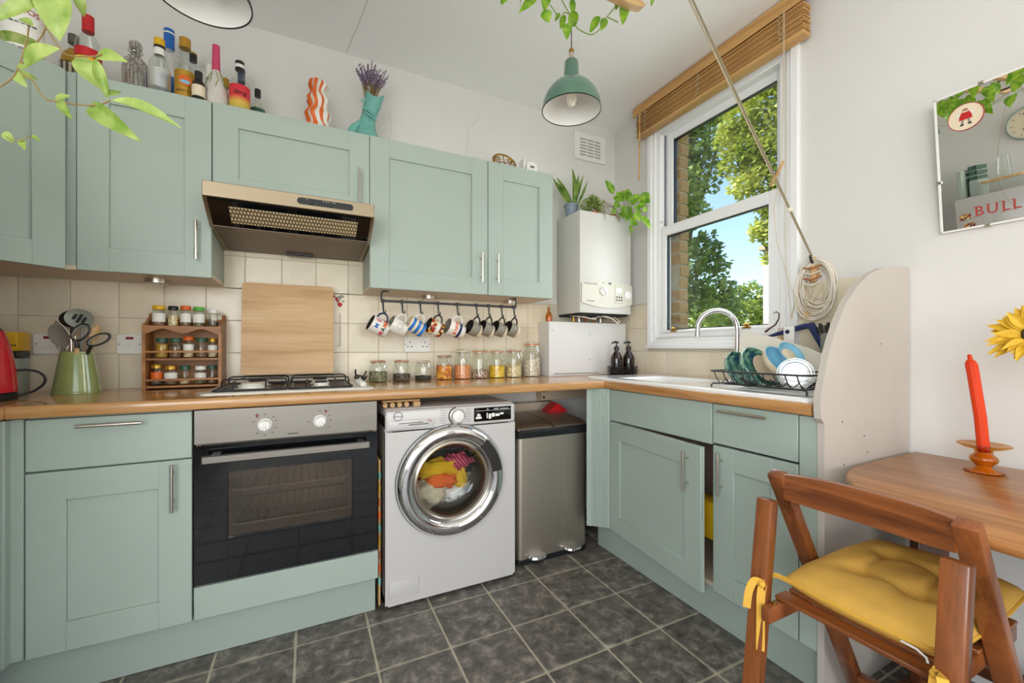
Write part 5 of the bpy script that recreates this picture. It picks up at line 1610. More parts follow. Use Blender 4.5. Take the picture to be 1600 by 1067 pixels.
# things on the window sill ledge and wall behind
t = thing('squeegee', 'navy blue bent-handled window squeegee behind the dishes', 'squeegee', (1.86, 1.05, 1.115))
b = B(); b.tube([(0, .13, .02), (0, .08, .035), (0, .02, .05), (0, -.03, .062), (0, -.055, .062)], [.006, .009, .012, .013, .012], 12); b.part('handle', 'navy', t)
b = B(); b.box(-.014, .014, -.125, .012, -.012, .012, .005, 2, M=Matrix.Translation((0, -.055, .062)) @ Matrix.Rotation(R(62), 4, 'X')); b.part('blade_arm', 'navy', t)
t = thing('white_brush', 'white dish brush with a navy hole standing behind the board', 'brush', (1.845, 1.075, 1.03))
b = B(); b.box(-.006, .006, -.022, .022, .06, .15, .008, 2); b.box(-.006, .006, -.012, .012, -.09, .07, .004); b.part('handle', 'white_plastic', t)
b = B(); b.lathe([(0, .0072), (.009, .0072), (.009, 0)], 16, Matrix.Translation((0, .004, .125)) @ Matrix.Rotation(R(-90), 4, 'Y')); b.part('hanging_hole', 'navy', t)
t = thing('wooden_spoon_rest', 'tan wooden bowl on the sill behind the board', 'bowl', (1.87, 1.165, 1.10))
b = B(); b.lathe([(0, -.06), (.03, -.06), (.05, -.02), (.052, .032), (.047, .032), (.04, -.01), (0, -.03)], 24, None, (.55, 1)); b.part('body', 'pale_wood', t)
b = B(); b.lathe([(0, 0), (.03, .0), (.031, .075), (.028, .075), (.027, .004), (0, .004)], 24)
b.solo('beige_cup', 'carcass', 'beige cup standing on the window ledge corner', 'cup', (1.915, 1.13, 1.1005))
t = thing('hook', 'curly brown wire hook near the window corner', 'hook', (1.88, 1.16, 1.13))
b = B(); pts = []
b.tube([(0, .04, .03), (0, .02, .045), (0, -.005, .06), (0, -.02, .085), (0, -.022, .108), (0, -.01, .118), (0, .004, .112)], [.006, .004, .0035, .003, .003, .0025, .0015], 8); b.part('wire', 'table_dark', t)
t = thing('cutlery_pot', 'grey pot of dark brushes beside the curved end panel', 'pot', (1.865, .935, 1.075))
b = B(); b.lathe([(0, -.147), (.026, -.147), (.028, .07), (.025, .07), (.024, -.14), (0, -.14)], 24); b.part('pot', 'utensil_grey', t)
for k in range(9):
    a = k * .7; b = B(); b.tube([(.012 * math.cos(a), .012 * math.sin(a), .0), (.03 * math.cos(a), .035 * math.sin(a), .095 + .008 * (k % 3))], [.002, .006], 6); b.part('brush_tip', 'mug_dark', t)
b = B(); b.tube([(1.85, .875, 1.0), (1.845, .87, 1.14), (1.84, .862, 1.225)], [.006, .008, .009], 10)
b.solo('bottle_brush', 'iron', 'dark brush handle standing beside the curved panel', 'brush')

# ------------------------------------------------------------------ rope coil on a wall cleat, airer ropes, blind cords
t = thing('rope_cleat', 'wooden cleat with coiled cream rope on the window wall', 'cleat', (XR, 1.02, 1.44))
b = B(); b.box(-.03, -.012, -.01, .012, -.075, .03, .004, 2); b.box(-.014, 0, -.012, .012, -.05, .01); b.part('cleat', 'pale_wood', t)
b = B(); b.tube([(-.015, .0, .0), (-.04, 0, .012), (-.05, .0, .035)], [.006, .006, .005], 8); b.part('peg', 'iron', t)
for k in range(11):
    b = B(); pts = []
    ry = .045 + .0028 * k + random.uniform(0, .008); rz = .072 + .0055 * k; cy = -.012 - random.uniform(-.008, .012); cz = -.085 + random.uniform(-.01, .012) - .002 * k
    ph = random.uniform(-.25, .25)
    for j in range(26):
        a = 2 * math.pi * j / 26
        pts.append((-.014 - .0022 * k - .006 * math.sin(a * 2 + k), cy + ry * math.cos(a) + ph * .02 * math.sin(a), cz + rz * math.sin(a)))
    b.tube(pts, .0034, 6, True); b.part('rope_loop', 'rope_white', t)
for k in range(4):
    b = B(); b.tube([(-.034, -.035, -.01 - k * .022), (-.042, .0, -.02 - k * .024), (-.034, .035, -.012 - k * .022)], .0035, 6); b.part('rope_turn', 'rope_white' if k % 2 else 'terracotta', t)
for y0, y1, z1 in ((.02, .03, -.20), (-.01, .035, -.205), (-.04, .02, -.215), (.05, .085, -.22), (-.045, -.05, -.23)):
    b = B(); b.tube([(-.03, y0, -.09), (-.03, (y0 + y1) / 2 + .004, -.15), (-.03, y1, z1)], .0022, 6); b.part('rope_tail', 'rope', t)
b = B(); b.box(-.04, -.022, .015, .035, -.225, -.20, .003); b.part('rope_knob', 'pale_wood', t)
CL = Vector((1.905, 1.02, 1.475)); PU = Vector((1.18, 1.13, 2.575))
t = thing('airer_rope', 'pair of cords running from the cleat up to the ceiling', 'rope', tuple(CL))
for k in (-1, 1):
    b = B(); off = Vector((0, .004 * k, .002 * k)); pts = [off * .4 + (PU - CL) * q + off * q * 1.6 for q in [j / 10.0 for j in range(11)]]
    b.tube(pts, .0034, 8); b.part('cord', 'cord_grey' if k < 0 else 'rope', t)
w = (PU - CL) * .275
b = B(); b.tube([tuple(w + Vector((.02, .03, -.02))), tuple(w), tuple(w + Vector((-.01, -.042, .05)))], [.005, .0075, .005], 8); b.part('toggle', 'pale_wood', t)
w = (PU - CL) * .165
b = B(); b.ball(tuple(w), .011, 8); b.part('knot', 'rope_white', t)
b = B(); b.tube([(0, 0, 0), (.0, -.002, .005)], .004, 6); b.part('rope_end', 'rope', t)
b = B(); b.lathe([(.012, 0), (.02, .004), (.02, .008), (.012, .012)], 16, Matrix.Translation((1.18, 1.13, 2.585)) @ Matrix.Rotation(R(90), 4, 'X')); b.box(1.17, 1.19, 1.11, 1.15, 2.59, 2.61)
b.solo('pulley', 'iron', 'ceiling pulley for the airer rope', 'pulley')

# ------------------------------------------------------------------ wooden venetian blind, pulled up
t = thing('venetian_blind', 'wooden venetian blind pulled up at the top of the window', 'blind', (1.90, 1.525, 2.41))
b = B(); b.box(-.045, -.033, -.515, .515, .135, .185, .003); b.box(-.04, .03, -.51, .51, .18, .195); b.part('valance', 'blind_wood', t)
sb = B(); sb.box(-.034, .018, -.495, .495, 0, .0035, .0008); sme = sb.mesh('slat', 'blind_wood')
for k in range(15):
    link_obj('slat', sme, t, (random.uniform(-.003, .003), random.uniform(-.004, .004), .022 + k * .0077), (R(random.uniform(-.25, .25)), R(random.uniform(-3, 3)), 0))
b = B(); b.box(-.036, .02, -.495, .495, 0, .018, .003, 2); b.part('bottom_rail', 'blind_wood', t)
for y in (.41, .03, -.40):
    b = B()
    for k in range(10):
        b.tube([(-.037, y + random.uniform(-.014, .014), .02 + k * .0115), (-.043, y + random.uniform(-.012, .012), .026 + k * .0115), (-.037, y + random.uniform(-.014, .014), .032 + k * .0115)], .0012, 5)
    b.part('ladder_cord', 'rope', t)
b = B(); b.tube([(-.05, .445, .14), (-.055, .442, .0), (-.062, .438, -.29)], .0045, 8); b.part('tilt_wand', 'blind_wood', t)
for pts in ([(-.046, -.42, .14), (-.046, -.42, -.2), (-.03, -.40, -.55), (-.015, -.36, -.70), (-.01, -.37, -.85), (-.012, -.42, -1.02), (-.02, -.475, -1.17)], [(-.046, -.425, .14), (-.046, -.425, -.3), (-.03, -.42, -.6), (-.02, -.41, -.85), (-.02, -.42, -1.0), (-.02, -.44, -1.2)]):
    b = B(); b.tube(pts, .0013, 5); b.part('pull_cord', 'rope', t)

# ------------------------------------------------------------------ pendant lamps
def pendant(loc, lab, tilt=0.0):
    t = thing('pendant_lamp', lab, 'lamp', loc, (0, tilt, 0), group='green enamel pendant lamps')
    b = B(); pr = []
    for k in range(13):
        a = k / 12.0 * math.pi / 2
        pr.append((.119 * math.cos(a) + .0, .128 * math.sin(a)))
    pr = [(r, z) for r, z in pr if r > .034] + [(.034, .128), (.034, .133), (.031, .136), (.028, .196), (.022, .204), (0, .204)]
    b.lathe(pr, 40); sh = b.part('shade', 'lamp_green', t)
    b = B(); b.lathe([(.1175, .001)] + [(r - .0022, z) for r, z in pr[1:6]] + [(.03, .122), (0, .122)], 40); b.part('inner_shade', 'lamp_white', sh)
    b = B(); b.tube([(.119 * math.cos(2 * math.pi * k / 48), .119 * math.sin(2 * math.pi * k / 48), 0) for k in range(48)], .0022, 6, True); b.part('rim', 'black_plastic', sh)
    b = B(); b.tube([(0, 0, .12), (0, 0, .085), (0, 0, .07), (0, 0, .045), (0, 0, .025), (0, 0, .018)], [.012, .013, .019, .022, .015, .004], 20); b.part('bulb', 'bulb', t)
    b = B(); b.tube([(0, 0, .203), (0, 0, .236)], .009, 14); b.part('lamp_neck', 'nickel', t)
    b = B(); b.tube([(0, 0, .234), (0, 0, .245), (0, 0, .254)], [.009, .011, .006], 14); b.part('cord_grip', 'brass', t)
    b = B(); b.tube([(0, 0, .25), (0, 0, ZC - loc[2] - .01)], .0022, 6); b.part('cord', 'iron', t)
    b = B(); b.lathe([(0, ZC - loc[2]), (.045, ZC - loc[2]), (.04, ZC - loc[2] - .02), (0, ZC - loc[2] - .03)], 24); b.part('ceiling_rose', 'white_plastic', t)
pendant((.967, 1.42, 2.055), 'green enamel pendant lamp hanging near the window')
pendant((-.262, 1.405, 2.055), 'pendant lamp rim showing at the top left of the photo')

# ------------------------------------------------------------------ things on top of the wall cabinets
UT = UZ1
def bottle(x, y, prof, glass, lab, name='bottle', cat='bottle', extras=(), sq=1.0, n=28, yaw=0.0, group='bottles on top of the wall cabinets'):
    t = thing(name, lab, cat, (x, y, UT), (0, 0, yaw), group=group)
    b = B(); b.lathe(prof, n, None, (1, sq)); b.part('glass', glass, t)
    for nm, pr, mt in extras:
        b = B(); b.lathe(pr, n, None, (1, sq if nm in ('label', 'back_label') else 1)); b.part(nm, mt, t)
    return t
def band(r, z0, z1): return [(r - .001, z0), (r + .0008, z0 + .0005), (r + .0008, z1 - .0005), (r - .001, z1)]
def cap(r, z0, z1): return [(0, z0), (r, z0), (r, z1 - .002), (r - .002, z1), (0, z1)]
YB = 2.12
t = bottle(-.868, 2.0, [(0, 0), (.048, 0), (.05, .004), (.05, .215), (.046, .24), (.03, .268), (.018, .285), (.016, .345)], 'glass_clear', 'large clear gin bottle with a floral white label at the far left', extras=(('label', band(.050, .008, .19), 'white_label'), ('cap', cap(.018, .34, .375), 'red')), yaw=R(23))
text_part('LARIOS', .026, t, Matrix.Translation((0, 0, .132)), 'ink_red', wrap=.0515)
b = B()
for k in range(5):
    q = .009 - .0018 * (k % 2)
    b.box(-.03 + k * .013, -.02 + k * .013, -.0525, -.0515 + .004, .085, .087)
b.part('small_print', 'ink', t)
b = B(); b.lathe(band(.0507, .015, .05), 28); b.part('floral_band', 'leaf_small', t)
t = bottle(-.826, 2.23, [(0, 0), (.036, 0), (.038, .004), (.038, .12), (.03, .155), (.014, .18), (.013, .215)], 'glass_clear', 'whisky bottle with tartan label partly hidden by the trailing plant', extras=(('label', band(.038, .05, .115), 'plaid'), ('shoulder_foil', [(.0385, .118), (.031, .156), (.0145, .181)], 'gold_cap'), ('cap', cap(.016, .205, .24), 'utensil_taupe')))
t = bottle(-.741, 2.11, [(0, 0), (.036, 0), (.037, .004), (.037, .14), (.032, .165), (.0165, .19), (.0155, .205)], 'glass_clear', 'clear vodka bottle with a red cap and yellow label', extras=(('label', band(.037, .045, .09), 'yellow'), ('emblem', band(.0372, .092, .125), 'red'), ('cap', cap(.0175, .197, .258), 'red')))
t = bottle(-.606, YB, [(0, 0), (.038, 0), (.04, .004), (.041, .10), (.036, .13), (.018, .155), (.0155, .168), (.024, .172), (.024, .175)], 'cut_glass', 'cut-glass decanter with a round stopper', 'decanter', 'decanter', extras=())
b = B(); b.ball((0, 0, .195), .0215, 8, (1, 1, 1)); b.tube([(0, 0, .155), (0, 0, .18)], [.011, .014], 12); b.part('stopper', 'cut_glass', t)
t = bottle(-.525, 2.22, [(0, 0), (.044, 0), (.046, .004), (.046, .17), (.043, .20), (.03, .225), (.018, .245), (.0155, .29)], 'glass_frost', 'tall frosted bottle with a blue neck', extras=(('label', band(.046, .05, .14), 'blue'), ('neck_foil', cap(.0185, .27, .355), 'blue'), ('neck_band', band(.0188, .333, .340), 'white_label')))
t = bottle(-.526, 2.095, [(0, 0), (.033, 0), (.035, .004), (.035, .115), (.03, .14), (.0165, .165), (.015, .20)], 'glass_clear', 'clear bottle with a yellow and black cap in front of the frosted one', extras=(('label', band(.035, .03, .105), 'glass_frost'), ('neck_label', band(.0165, .165, .195), 'white_label'), ('neck_band', band(.0172, .192, .203), 'ink'), ('cap', cap(.0175, .202, .232), 'yellow')))
t = bottle(-.447, 2.238, [(0, 0), (.03, 0), (.032, .004), (.032, .16), (.012, .21), (.012, .27)], 'glass_clear', 'bottle with a small black and gold cap behind the blue-necked one', extras=(('label', band(.032, .03, .12), 'navy'), ('cap', cap(.0145, .255, .285), 'black_plastic'), ('cap_top', cap(.0142, .285, .292), 'gold_cap')))
t = bottle(-.450, YB, [(0, 0), (.034, 0), (.035, .004), (.035, .13), (.032, .15), (.0165, .175), (.015, .235)], 'glass_clear', 'spiced rum bottle with a tan label and cork stopper', extras=(('label', band(.035, .012, .132), 'gold_cap'), ('cork', cap(.0195, .234, .275), 'gold_cap')), yaw=R(12))
b = B(); b.lathe([(0, .0012), (.021, .0012), (.021, 0)], 28, Matrix.Translation((0, -.0358, .088)) @ Matrix.Rotation(R(90), 4, 'X')); em = b.part('sun_emblem', 'orange', t)
b = B(); b.lathe([(0, .0016), (.012, .0016), (.012, 0)], 20, Matrix.Translation((0, -.0358, .082)) @ Matrix.Rotation(R(90), 4, 'X'), (1.4, .6)); b.part('wave', 'sky_blue', em)
text_part('SPICED GOLD', .0105, t, Matrix.Translation((0, 0, .045)), 'ink', wrap=.0362)
t = bottle(-.385, 2.225, [(0, 0), (.028, 0), (.03, .004), (.03, .14), (.013, .18), (.0125, .235)], 'glass_clear', 'bottle with a green and white label behind the spiced rum', extras=(('label', band(.03, .06, .135), 'green_lid'), ('neck_label', band(.0135, .19, .235), 'white_label'), ('cap', cap(.0145, .225, .25), 'white_plastic')))
t = bottle(-.395, 2.068, [(0, 0), (.02, 0), (.022, .004), (.022, .075), (.010, .095), (.0095, .12)], 'amber_dark', 'little black and cream bottle between rum and rose bottle', extras=(('label', band(.022, .02, .065), 'mug_cream'), ('neck_label', cap(.0135, .09, .125), 'black_plastic')))
t = bottle(-.328, 2.238, [(0, 0), (.025, 0), (.026, .004), (.026, .12), (.011, .15), (.0105, .19)], 'glass_clear', 'slim bottle with a gold cap behind the rose bottle', extras=(('cap', cap(.0125, .175, .215), 'gold_cap'),))
t = thing('bottle', 'rose wine bottle with pink neck in a pale wrap tied with raffia', 'bottle', (-.345, YB, UT), group='bottles on top of the wall cabinets')
b = B(); b.lathe([(0, 0), (.038, 0), (.041, .01), (.043, .05), (.040, .09), (.026, .135), (.016, .165), (.0145, .18)], 28)
for v in b.bm.verts:
    k = 1 + .10 * mnoise.noise(v.co * 60); v.co.x *= k; v.co.y *= k
b.part('wrap', 'towel_white', t)
b = B(); b.tube([(0, 0, .165), (0, 0, .215), (0, 0, .28)], [.0155, .0145, .0135], 18); b.part('neck', 'pink', t)
for k in range(8):
    a = k * .8; b = B(); b.tube([(.017 * math.cos(a), .017 * math.sin(a), .165), (.032 * math.cos(a + .3), .032 * math.sin(a + .3), .13), (.04 * math.cos(a), .04 * math.sin(a), .09 - .01 * (k % 3))], .0014, 5); b.part('raffia', 'leaf_small', t)
t = bottle(-.268, 2.228, [(0, 0), (.03, 0), (.032, .004), (.032, .16), (.012, .2), (.012, .24)], 'glass_clear', 'bottle with a navy blue cap behind the rose bottle', extras=(('neck_foil', cap(.0145, .205, .275), 'navy'),))
t = bottle(-.261, YB, [(0, 0), (.037, 0), (.038, .004), (.038, .135), (.034, .15), (.017, .165), (.0145, .20)], 'glass_clear', 'pink gin bottle with a red to green label', extras=(('label', band(.038, .0, .125), 'gin_label'), ('stopper', cap(.017, .20, .238), 'black_plastic'), ('stopper_band', band(.0172, .208, .222), 'white_label')), yaw=R(7))
text_part('ilang', .027, t, Matrix.Translation((-.0, 0, .09)), 'ink', wrap=.0392, shear=.3)
t = bottle(-.205, 2.228, [(0, 0), (.028, 0), (.03, .004), (.03, .11), (.011, .14), (.0105, .17)], 'glass_clear', 'short bottle with a dark cap at the right end of the bottles', extras=(('label', band(.03, .03, .1), 'dark_green'), ('cap', cap(.0125, .16, .195), 'black_plastic')))

# striped wavy vase
t = thing('striped_vase', 'orange and white striped wavy vase on the cabinet above the hood', 'vase', (.045, 2.14, UT))
b = B(); n = 24; rings = []
for k in range(26):
    z = .25 * k / 25.0
    r = .058 - .026 * (z / .25) + .007 * math.sin(z * 2 * math.pi / .072)
    tw = .14 * math.sin(z * 2 * math.pi / .11)
    rings.append([b.bm.verts.new(((r + .004 * math.cos(9 * a_)) * math.cos(a_ + tw), (r + .004 * math.cos(9 * a_)) * math.sin(a_ + tw), z)) for a_ in [2 * math.pi * i / 36 for i in range(36)]])
for k in range(25):
    for i in range(36):
        b.mi = (i // 2) % 2
        b._f([rings[k][i], rings[k][(i + 1) % 36], rings[k + 1][(i + 1) % 36], rings[k + 1][i]])
b.mi = 1; b._f(rings[0][::-1])
b.part('body', ['orange', 'mug_white'], t, angle=80)
# teal fish jug with dried lavender
t = thing('fish_vase', 'teal glazed fish-shaped jug holding dried lavender', 'vase', (.268, 2.14, UT))
b = B()
def fish(u, v):
    a = 2 * math.pi * u; z = v * .25
    r = .052 - .016 * math.sin(math.pi * min(1, v * .95)) ** 1.5 - .010 * v
    if v < .08: r *= .85 + 2 * v
    ox = -.014 * math.sin(math.pi * v * 1.3) + .02 * v
    sc = .0022 * math.sin(14 * a + 3 * math.sin(v * 20)) * (.2 < v < .8)
    lipz = .018 * math.cos(2 * a) * (max(0, v - .8) * 5)
    return Vector((ox + (r + sc) * 1.12 * math.cos(a), (r + sc) * .78 * math.sin(a), z + lipz))
b.grid(fish, 40, 34, True); b.lathe([(0, 0), (.036, 0)], 40, None, (1.1, .78)); b.part('body', 'teal_glaze', t, angle=80)
b = B(); b.tube(smooth([(-.02, -.01, .02), (-.06, -.012, .018), (-.078, -.010, .04), (-.068, -.006, .075), (-.045, -.003, .10), (-.03, 0, .125)], 3), [.026, .027, .026, .025, .024, .023, .022, .020, .018, .016, .014, .012, .011, .010, .009, .007], 12, flat=(1, .75)); b.part('tail', 'teal_glaze', t)
b = B(); b.ball((-.03, -.033, .196), .009, 8, (1, .5, 1)); b.part('eye', 'teal_glaze', t)
b = B(); b.tube([(-.03, -.03, .165), (-.005, -.042, .15), (.025, -.034, .135)], .006, 8); b.tube([(-.02, -.033, .145), (.005, -.041, .128), (.035, -.03, .118)], .005, 8); b.part('fin', 'teal_glaze', t)
t = thing('lavender_bunch', 'bunch of dried purple lavender in the fish jug', 'dried flowers', (.275, 2.14, UT + .23))
for k in range(64):
    a, q = random.uniform(0, 6.28), random.uniform(0, 1) ** .6
    tip = Vector((.082 * q * math.cos(a) + .012, .06 * q * math.sin(a), .128 + random.uniform(-.03, .035)))
    b = B(); b.mi = 0
    b.tube([(.02 * q * math.cos(a), .015 * q * math.sin(a), -.03), tuple(tip * .6), tuple(tip)], .0009, 4)
    b.mi = 1
    for j in range(7):
        b.ball(tuple(tip * (.55 + .065 * j) + Vector((random.uniform(-.003, .003), random.uniform(-.003, .003), 0))), .0042, 4)
    b.part('sprig', ['stem', 'lavender'], t)

# brass trivet and a small white gadget
t = thing('brass_trivet', 'oval pierced brass trivet standing on the cabinet', 'trivet', (.998, 2.13, UT + .058), (R(66), 0, 0))
b = B(); b.tube([(.068 * math.cos(2 * math.pi * k / 40), .058 * math.sin(2 * math.pi * k / 40), 0) for k in range(40)], .0065, 8, True, flat=(.6, 1)); b.part('rim', 'brass', t)
b = B(); b.tube([(0, -.056, 0), (0, .056, 0)], .003, 6); b.tube([(-.066, 0, 0), (.066, 0, 0)], .003, 6)
for s_ in (-1, 1):
    for q in (-1, 1):
        for kk in (0, 1):
            b.tube([(s_ * (.032 + kk * .012) + .013 * math.cos(2 * math.pi * k / 14), q * .024 + .012 * math.sin(2 * math.pi * k / 14), 0) for k in range(14)], .0025, 6, True)
b.part('filigree', 'brass', t)
for a in (30, 150, 270):
    b = B(); b.tube([(.06 * math.cos(R(a)), .05 * math.sin(R(a)), 0), (.06 * math.cos(R(a)), .05 * math.sin(R(a)), -.02)], .004, 8); b.part('leg', 'brass', t)
t = thing('alarm', 'small white alarm standing on the cabinet beside the trivet', 'alarm', (1.17, 2.13, UT))
b = B(); b.prism(rrect(-.035, .035, 0, .09, .03, 5), 'xz', -.012, .012); b.part('case', 'white_plastic', t)
b = B(); b.box(-.014, .014, -.0128, -.0118, .055, .068); b.part('screen', 'grey_plastic', t)
b = B(); b.box(1.105, 1.112, 2.1, 2.16, UT + .0005, UT + .095, .001)
b.solo('card', 'white_label', 'thin card propped upright beside the small alarm', 'card')
FV_LEAVES = [((-0.3324, 0.8421, 1.6149), (-0.3283, 0.8421, 1.5376), 0.0431), ((-0.3548, 0.859, 1.6271), (-0.347, 0.8598, 1.5642), 0.0283), ((-0.365, 0.8754, 1.6025), (-0.4127, 0.8794, 1.562), 0.023), ((-0.3549, 0.8431, 1.5481), (-0.3849, 0.8729, 1.5717), 0.0138), ((-0.3725, 0.8627, 1.4994), (-0.323, 0.8266, 1.518), 0.0356), ((-0.4046, 0.9113, 1.5057), (-0.3712, 0.8936, 1.498), 0.0138), ((-0.3988, 0.9013, 1.5034), (-0.3825, 0.8923, 1.4814), 0.0136), ((-0.2851, 0.8368, 1.5232), (-0.2383, 0.7982, 1.5068), 0.0211), ((-0.3126, 0.8501, 1.5211), (-0.2723, 0.8467, 1.4754), 0.0288), ((-0.283, 0.8306, 1.5161), (-0.2717, 0.8358, 1.4608), 0.0153), ((-0.2943, 0.8427, 1.4499), (-0.2215, 0.7875, 1.3892), 0.026), ((-0.2682, 0.8337, 1.4597), (-0.1727, 0.7909, 1.4229), 0.0232), ((-0.3254, 0.8415, 1.4479), (-0.3023, 0.8093, 1.4122), 0.0132), ((-0.3453, 0.8764, 1.4623), (-0.3237, 0.8646, 1.4694), 0.0117), ((-0.3143, 0.8546, 1.6249), (-0.3095, 0.8691, 1.5964), 0.0145), ((-0.2735, 0.8344, 1.4654), (-0.2586, 0.8458, 1.4826), 0.0116), ((-0.3826, 0.8737, 1.4974), (-0.3745, 0.8831, 1.5132), 0.0095)]
FV_STEMS = [[(-0.3612, 0.8679, 1.646), (-0.3638, 0.8692, 1.6126), (-0.3578, 0.8662, 1.5917), (-0.3493, 0.862, 1.5621)], [(-0.3493, 0.862, 1.5621), (-0.3544, 0.8646, 1.5507), (-0.3655, 0.87, 1.5345), (-0.3749, 0.8746, 1.5155), (-0.3869, 0.8805, 1.5031), (-0.3835, 0.8788, 1.4964), (-0.3681, 0.8713, 1.484), (-0.3527, 0.8637, 1.4583), (-0.3382, 0.8566, 1.4526), (-0.3168, 0.8461, 1.4488), (-0.2911, 0.8335, 1.446)], [(-0.3493, 0.862, 1.5621), (-0.3356, 0.8553, 1.5383), (-0.3228, 0.849, 1.5221), (-0.3082, 0.8419, 1.5193), (-0.2843, 0.8302, 1.5193), (-0.274, 0.8251, 1.5231)], [(-0.2911, 0.8335, 1.446), (-0.274, 0.8251, 1.4488), (-0.2638, 0.8201, 1.4536)], [(-0.3724, 0.8734, 1.5631), (-0.3766, 0.8755, 1.5364), (-0.392, 0.883, 1.4907), (-0.4177, 0.8956, 1.4698)]]
FV2_LEAVES = [((-0.4708, 1.0324, 1.4585), (-0.4576, 1.0309, 1.4419), 0.0144), ((-0.4457, 1.025, 1.4486), (-0.4382, 1.0168, 1.4277), 0.0111), ((-0.4253, 1.0067, 1.4503), (-0.4098, 0.996, 1.439), 0.0055)]
FV2_STEMS = [[(-0.489, 1.042, 1.4655), (-0.4672, 1.0313, 1.45), (-0.4523, 1.024, 1.4411), (-0.4374, 1.0167, 1.4478), (-0.4255, 1.0108, 1.4533)]]
TV_LEAVES = [((0.6142, 1.2662, 2.2912), (0.5849, 1.2749, 2.2416), 0.0389), ((0.6804, 1.2035, 2.2468), (0.6217, 1.2145, 2.1852), 0.0276), ((0.704, 1.1812, 2.2556), (0.6937, 1.1761, 2.1871), 0.0358), ((0.692, 1.1732, 2.1865), (0.7105, 1.1717, 2.1522), 0.0376), ((0.7508, 1.1651, 2.1826), (0.749, 1.202, 2.1954), 0.0233), ((0.7704, 1.1642, 2.1909), (0.7719, 1.2017, 2.1704), 0.0298), ((0.7936, 1.1684, 2.215), (0.8297, 1.1944, 2.1937), 0.0387), ((0.7775, 1.1598, 2.1648), (0.7586, 1.139, 2.0916), 0.034), ((0.8825, 1.1251, 2.1981), (0.8723, 1.1716, 2.1725), 0.0322), ((0.9002, 1.1204, 2.1966), (0.8901, 1.1315, 2.1577), 0.0259), ((0.9535, 1.0772, 2.2356), (0.9263, 1.0648, 2.1452), 0.0362), ((0.9388, 1.0949, 2.2627), (0.9311, 1.1052, 2.2224), 0.0236), ((1.0176, 1.0075, 2.2341), (0.975, 0.9895, 2.168), 0.0187), ((0.6508, 1.2383, 2.2707), (0.6571, 1.2788, 2.2641), 0.0129), ((0.7605, 1.1162, 2.2064), (0.7799, 1.1335, 2.1764), 0.0205)]
TV_STEMS = [[(0.7396, 1.1631, 2.2551), (0.7585, 1.1539, 2.213), (0.7736, 1.1464, 2.1835), (0.7887, 1.139, 2.1499), (0.8038, 1.1316, 2.1309), (0.8341, 1.1168, 2.1162), (0.8511, 1.1084, 2.1225), (0.8643, 1.1019, 2.1372), (0.8813, 1.0936, 2.1709), (0.9002, 1.0843, 2.1962), (0.9247, 1.0723, 2.234), (0.9399, 1.0648, 2.2551)], [(0.7736, 1.1464, 2.1835), (0.7566, 1.1548, 2.1877), (0.749, 1.1585, 2.1604)], [(0.8851, 1.0917, 2.173), (0.9021, 1.0834, 2.1646), (0.9172, 1.076, 2.1562)], [(0.732, 1.1668, 2.1835), (0.7396, 1.1631, 2.1751), (0.7169, 1.1742, 2.213)]]
PO_LEAVES = [((1.7084, 2.0518, 2.0455), (1.652, 2.0561, 2.1247), 0.0518), ((1.7645, 2.0165, 1.9992), (1.7324, 2.0502, 2.0609), 0.0596), ((1.799, 2.0383, 2.0115), (1.8053, 2.0047, 2.0656), 0.0645), ((1.7524, 2.0439, 1.99), (1.6985, 2.0399, 1.9647), 0.0481), ((1.7274, 1.9183, 1.9394), (1.7647, 1.8887, 2.0043), 0.0534), ((1.7858, 1.9005, 1.9504), (1.8551, 1.8986, 2.0302), 0.0651), ((1.7356, 1.9, 1.9198), (1.8049, 1.8993, 1.8915), 0.0569), ((1.768, 1.871, 1.863), (1.8001, 1.827, 1.7839), 0.0378), ((1.8129, 2.0132, 1.9417), (1.7685, 2.0037, 1.873), 0.052), ((1.7294, 1.8825, 1.8834), (1.7558, 1.8633, 1.8328), 0.0452), ((1.7605, 1.8948, 1.9296), (1.7899, 1.8574, 1.9263), 0.0457), ((1.7435, 2.01, 2.0176), (1.7692, 2.022, 2.0694), 0.0514), ((1.775, 1.8679, 1.8933), (1.8223, 1.8753, 1.9252), 0.0302), ((1.7314, 1.9282, 1.9737), (1.7538, 1.9091, 1.9711), 0.046), ((1.7337, 1.8979, 1.8583), (1.7175, 1.9072, 1.8131), 0.0303), ((1.7608, 2.0417, 1.9626), (1.8007, 2.0285, 1.9444), 0.0481), ((1.743, 2.0448, 2.0128), (1.719, 2.0646, 2.0315), 0.036), ((1.809, 2.0379, 1.9807), (1.8383, 2.024, 1.9324), 0.0444), ((1.7737, 2.0212, 2.058), (1.8187, 2.0138, 2.0469), 0.0479), ((1.7412, 1.8794, 1.9596), (1.7631, 1.8553, 1.9629), 0.0415), ((1.8175, 1.8914, 1.9755), (1.846, 1.8788, 1.9606), 0.0384), ((1.7306, 1.9054, 1.8371), (1.737, 1.8695, 1.8057), 0.0304), ((1.8016, 2.0064, 1.8503), (1.8193, 2.0031, 1.7958), 0.0239), ((1.7072, 2.0263, 1.946), (1.6869, 2.044, 1.9167), 0.0316), ((1.7531, 2.0447, 1.9343), (1.7639, 2.01, 1.894), 0.0401)]
PO_STEMS = [[(1.735, 2.0002, 1.9069), (1.7139, 2.0106, 1.9737), (1.6856, 2.0244, 2.0327)], [(1.7492, 1.9932, 1.9069), (1.7774, 1.9794, 1.9816), (1.8339, 1.9517, 1.9737)], [(1.7562, 1.9898, 1.9029), (1.8056, 1.9655, 1.9108), (1.8445, 1.9465, 1.8951)], [(1.7456, 1.995, 1.9108), (1.7456, 1.995, 1.9895)], [(1.7633, 1.9863, 1.8951), (1.7774, 1.9794, 1.8675), (1.7809, 1.9777, 1.8243), (1.7774, 1.9794, 1.7889)]]
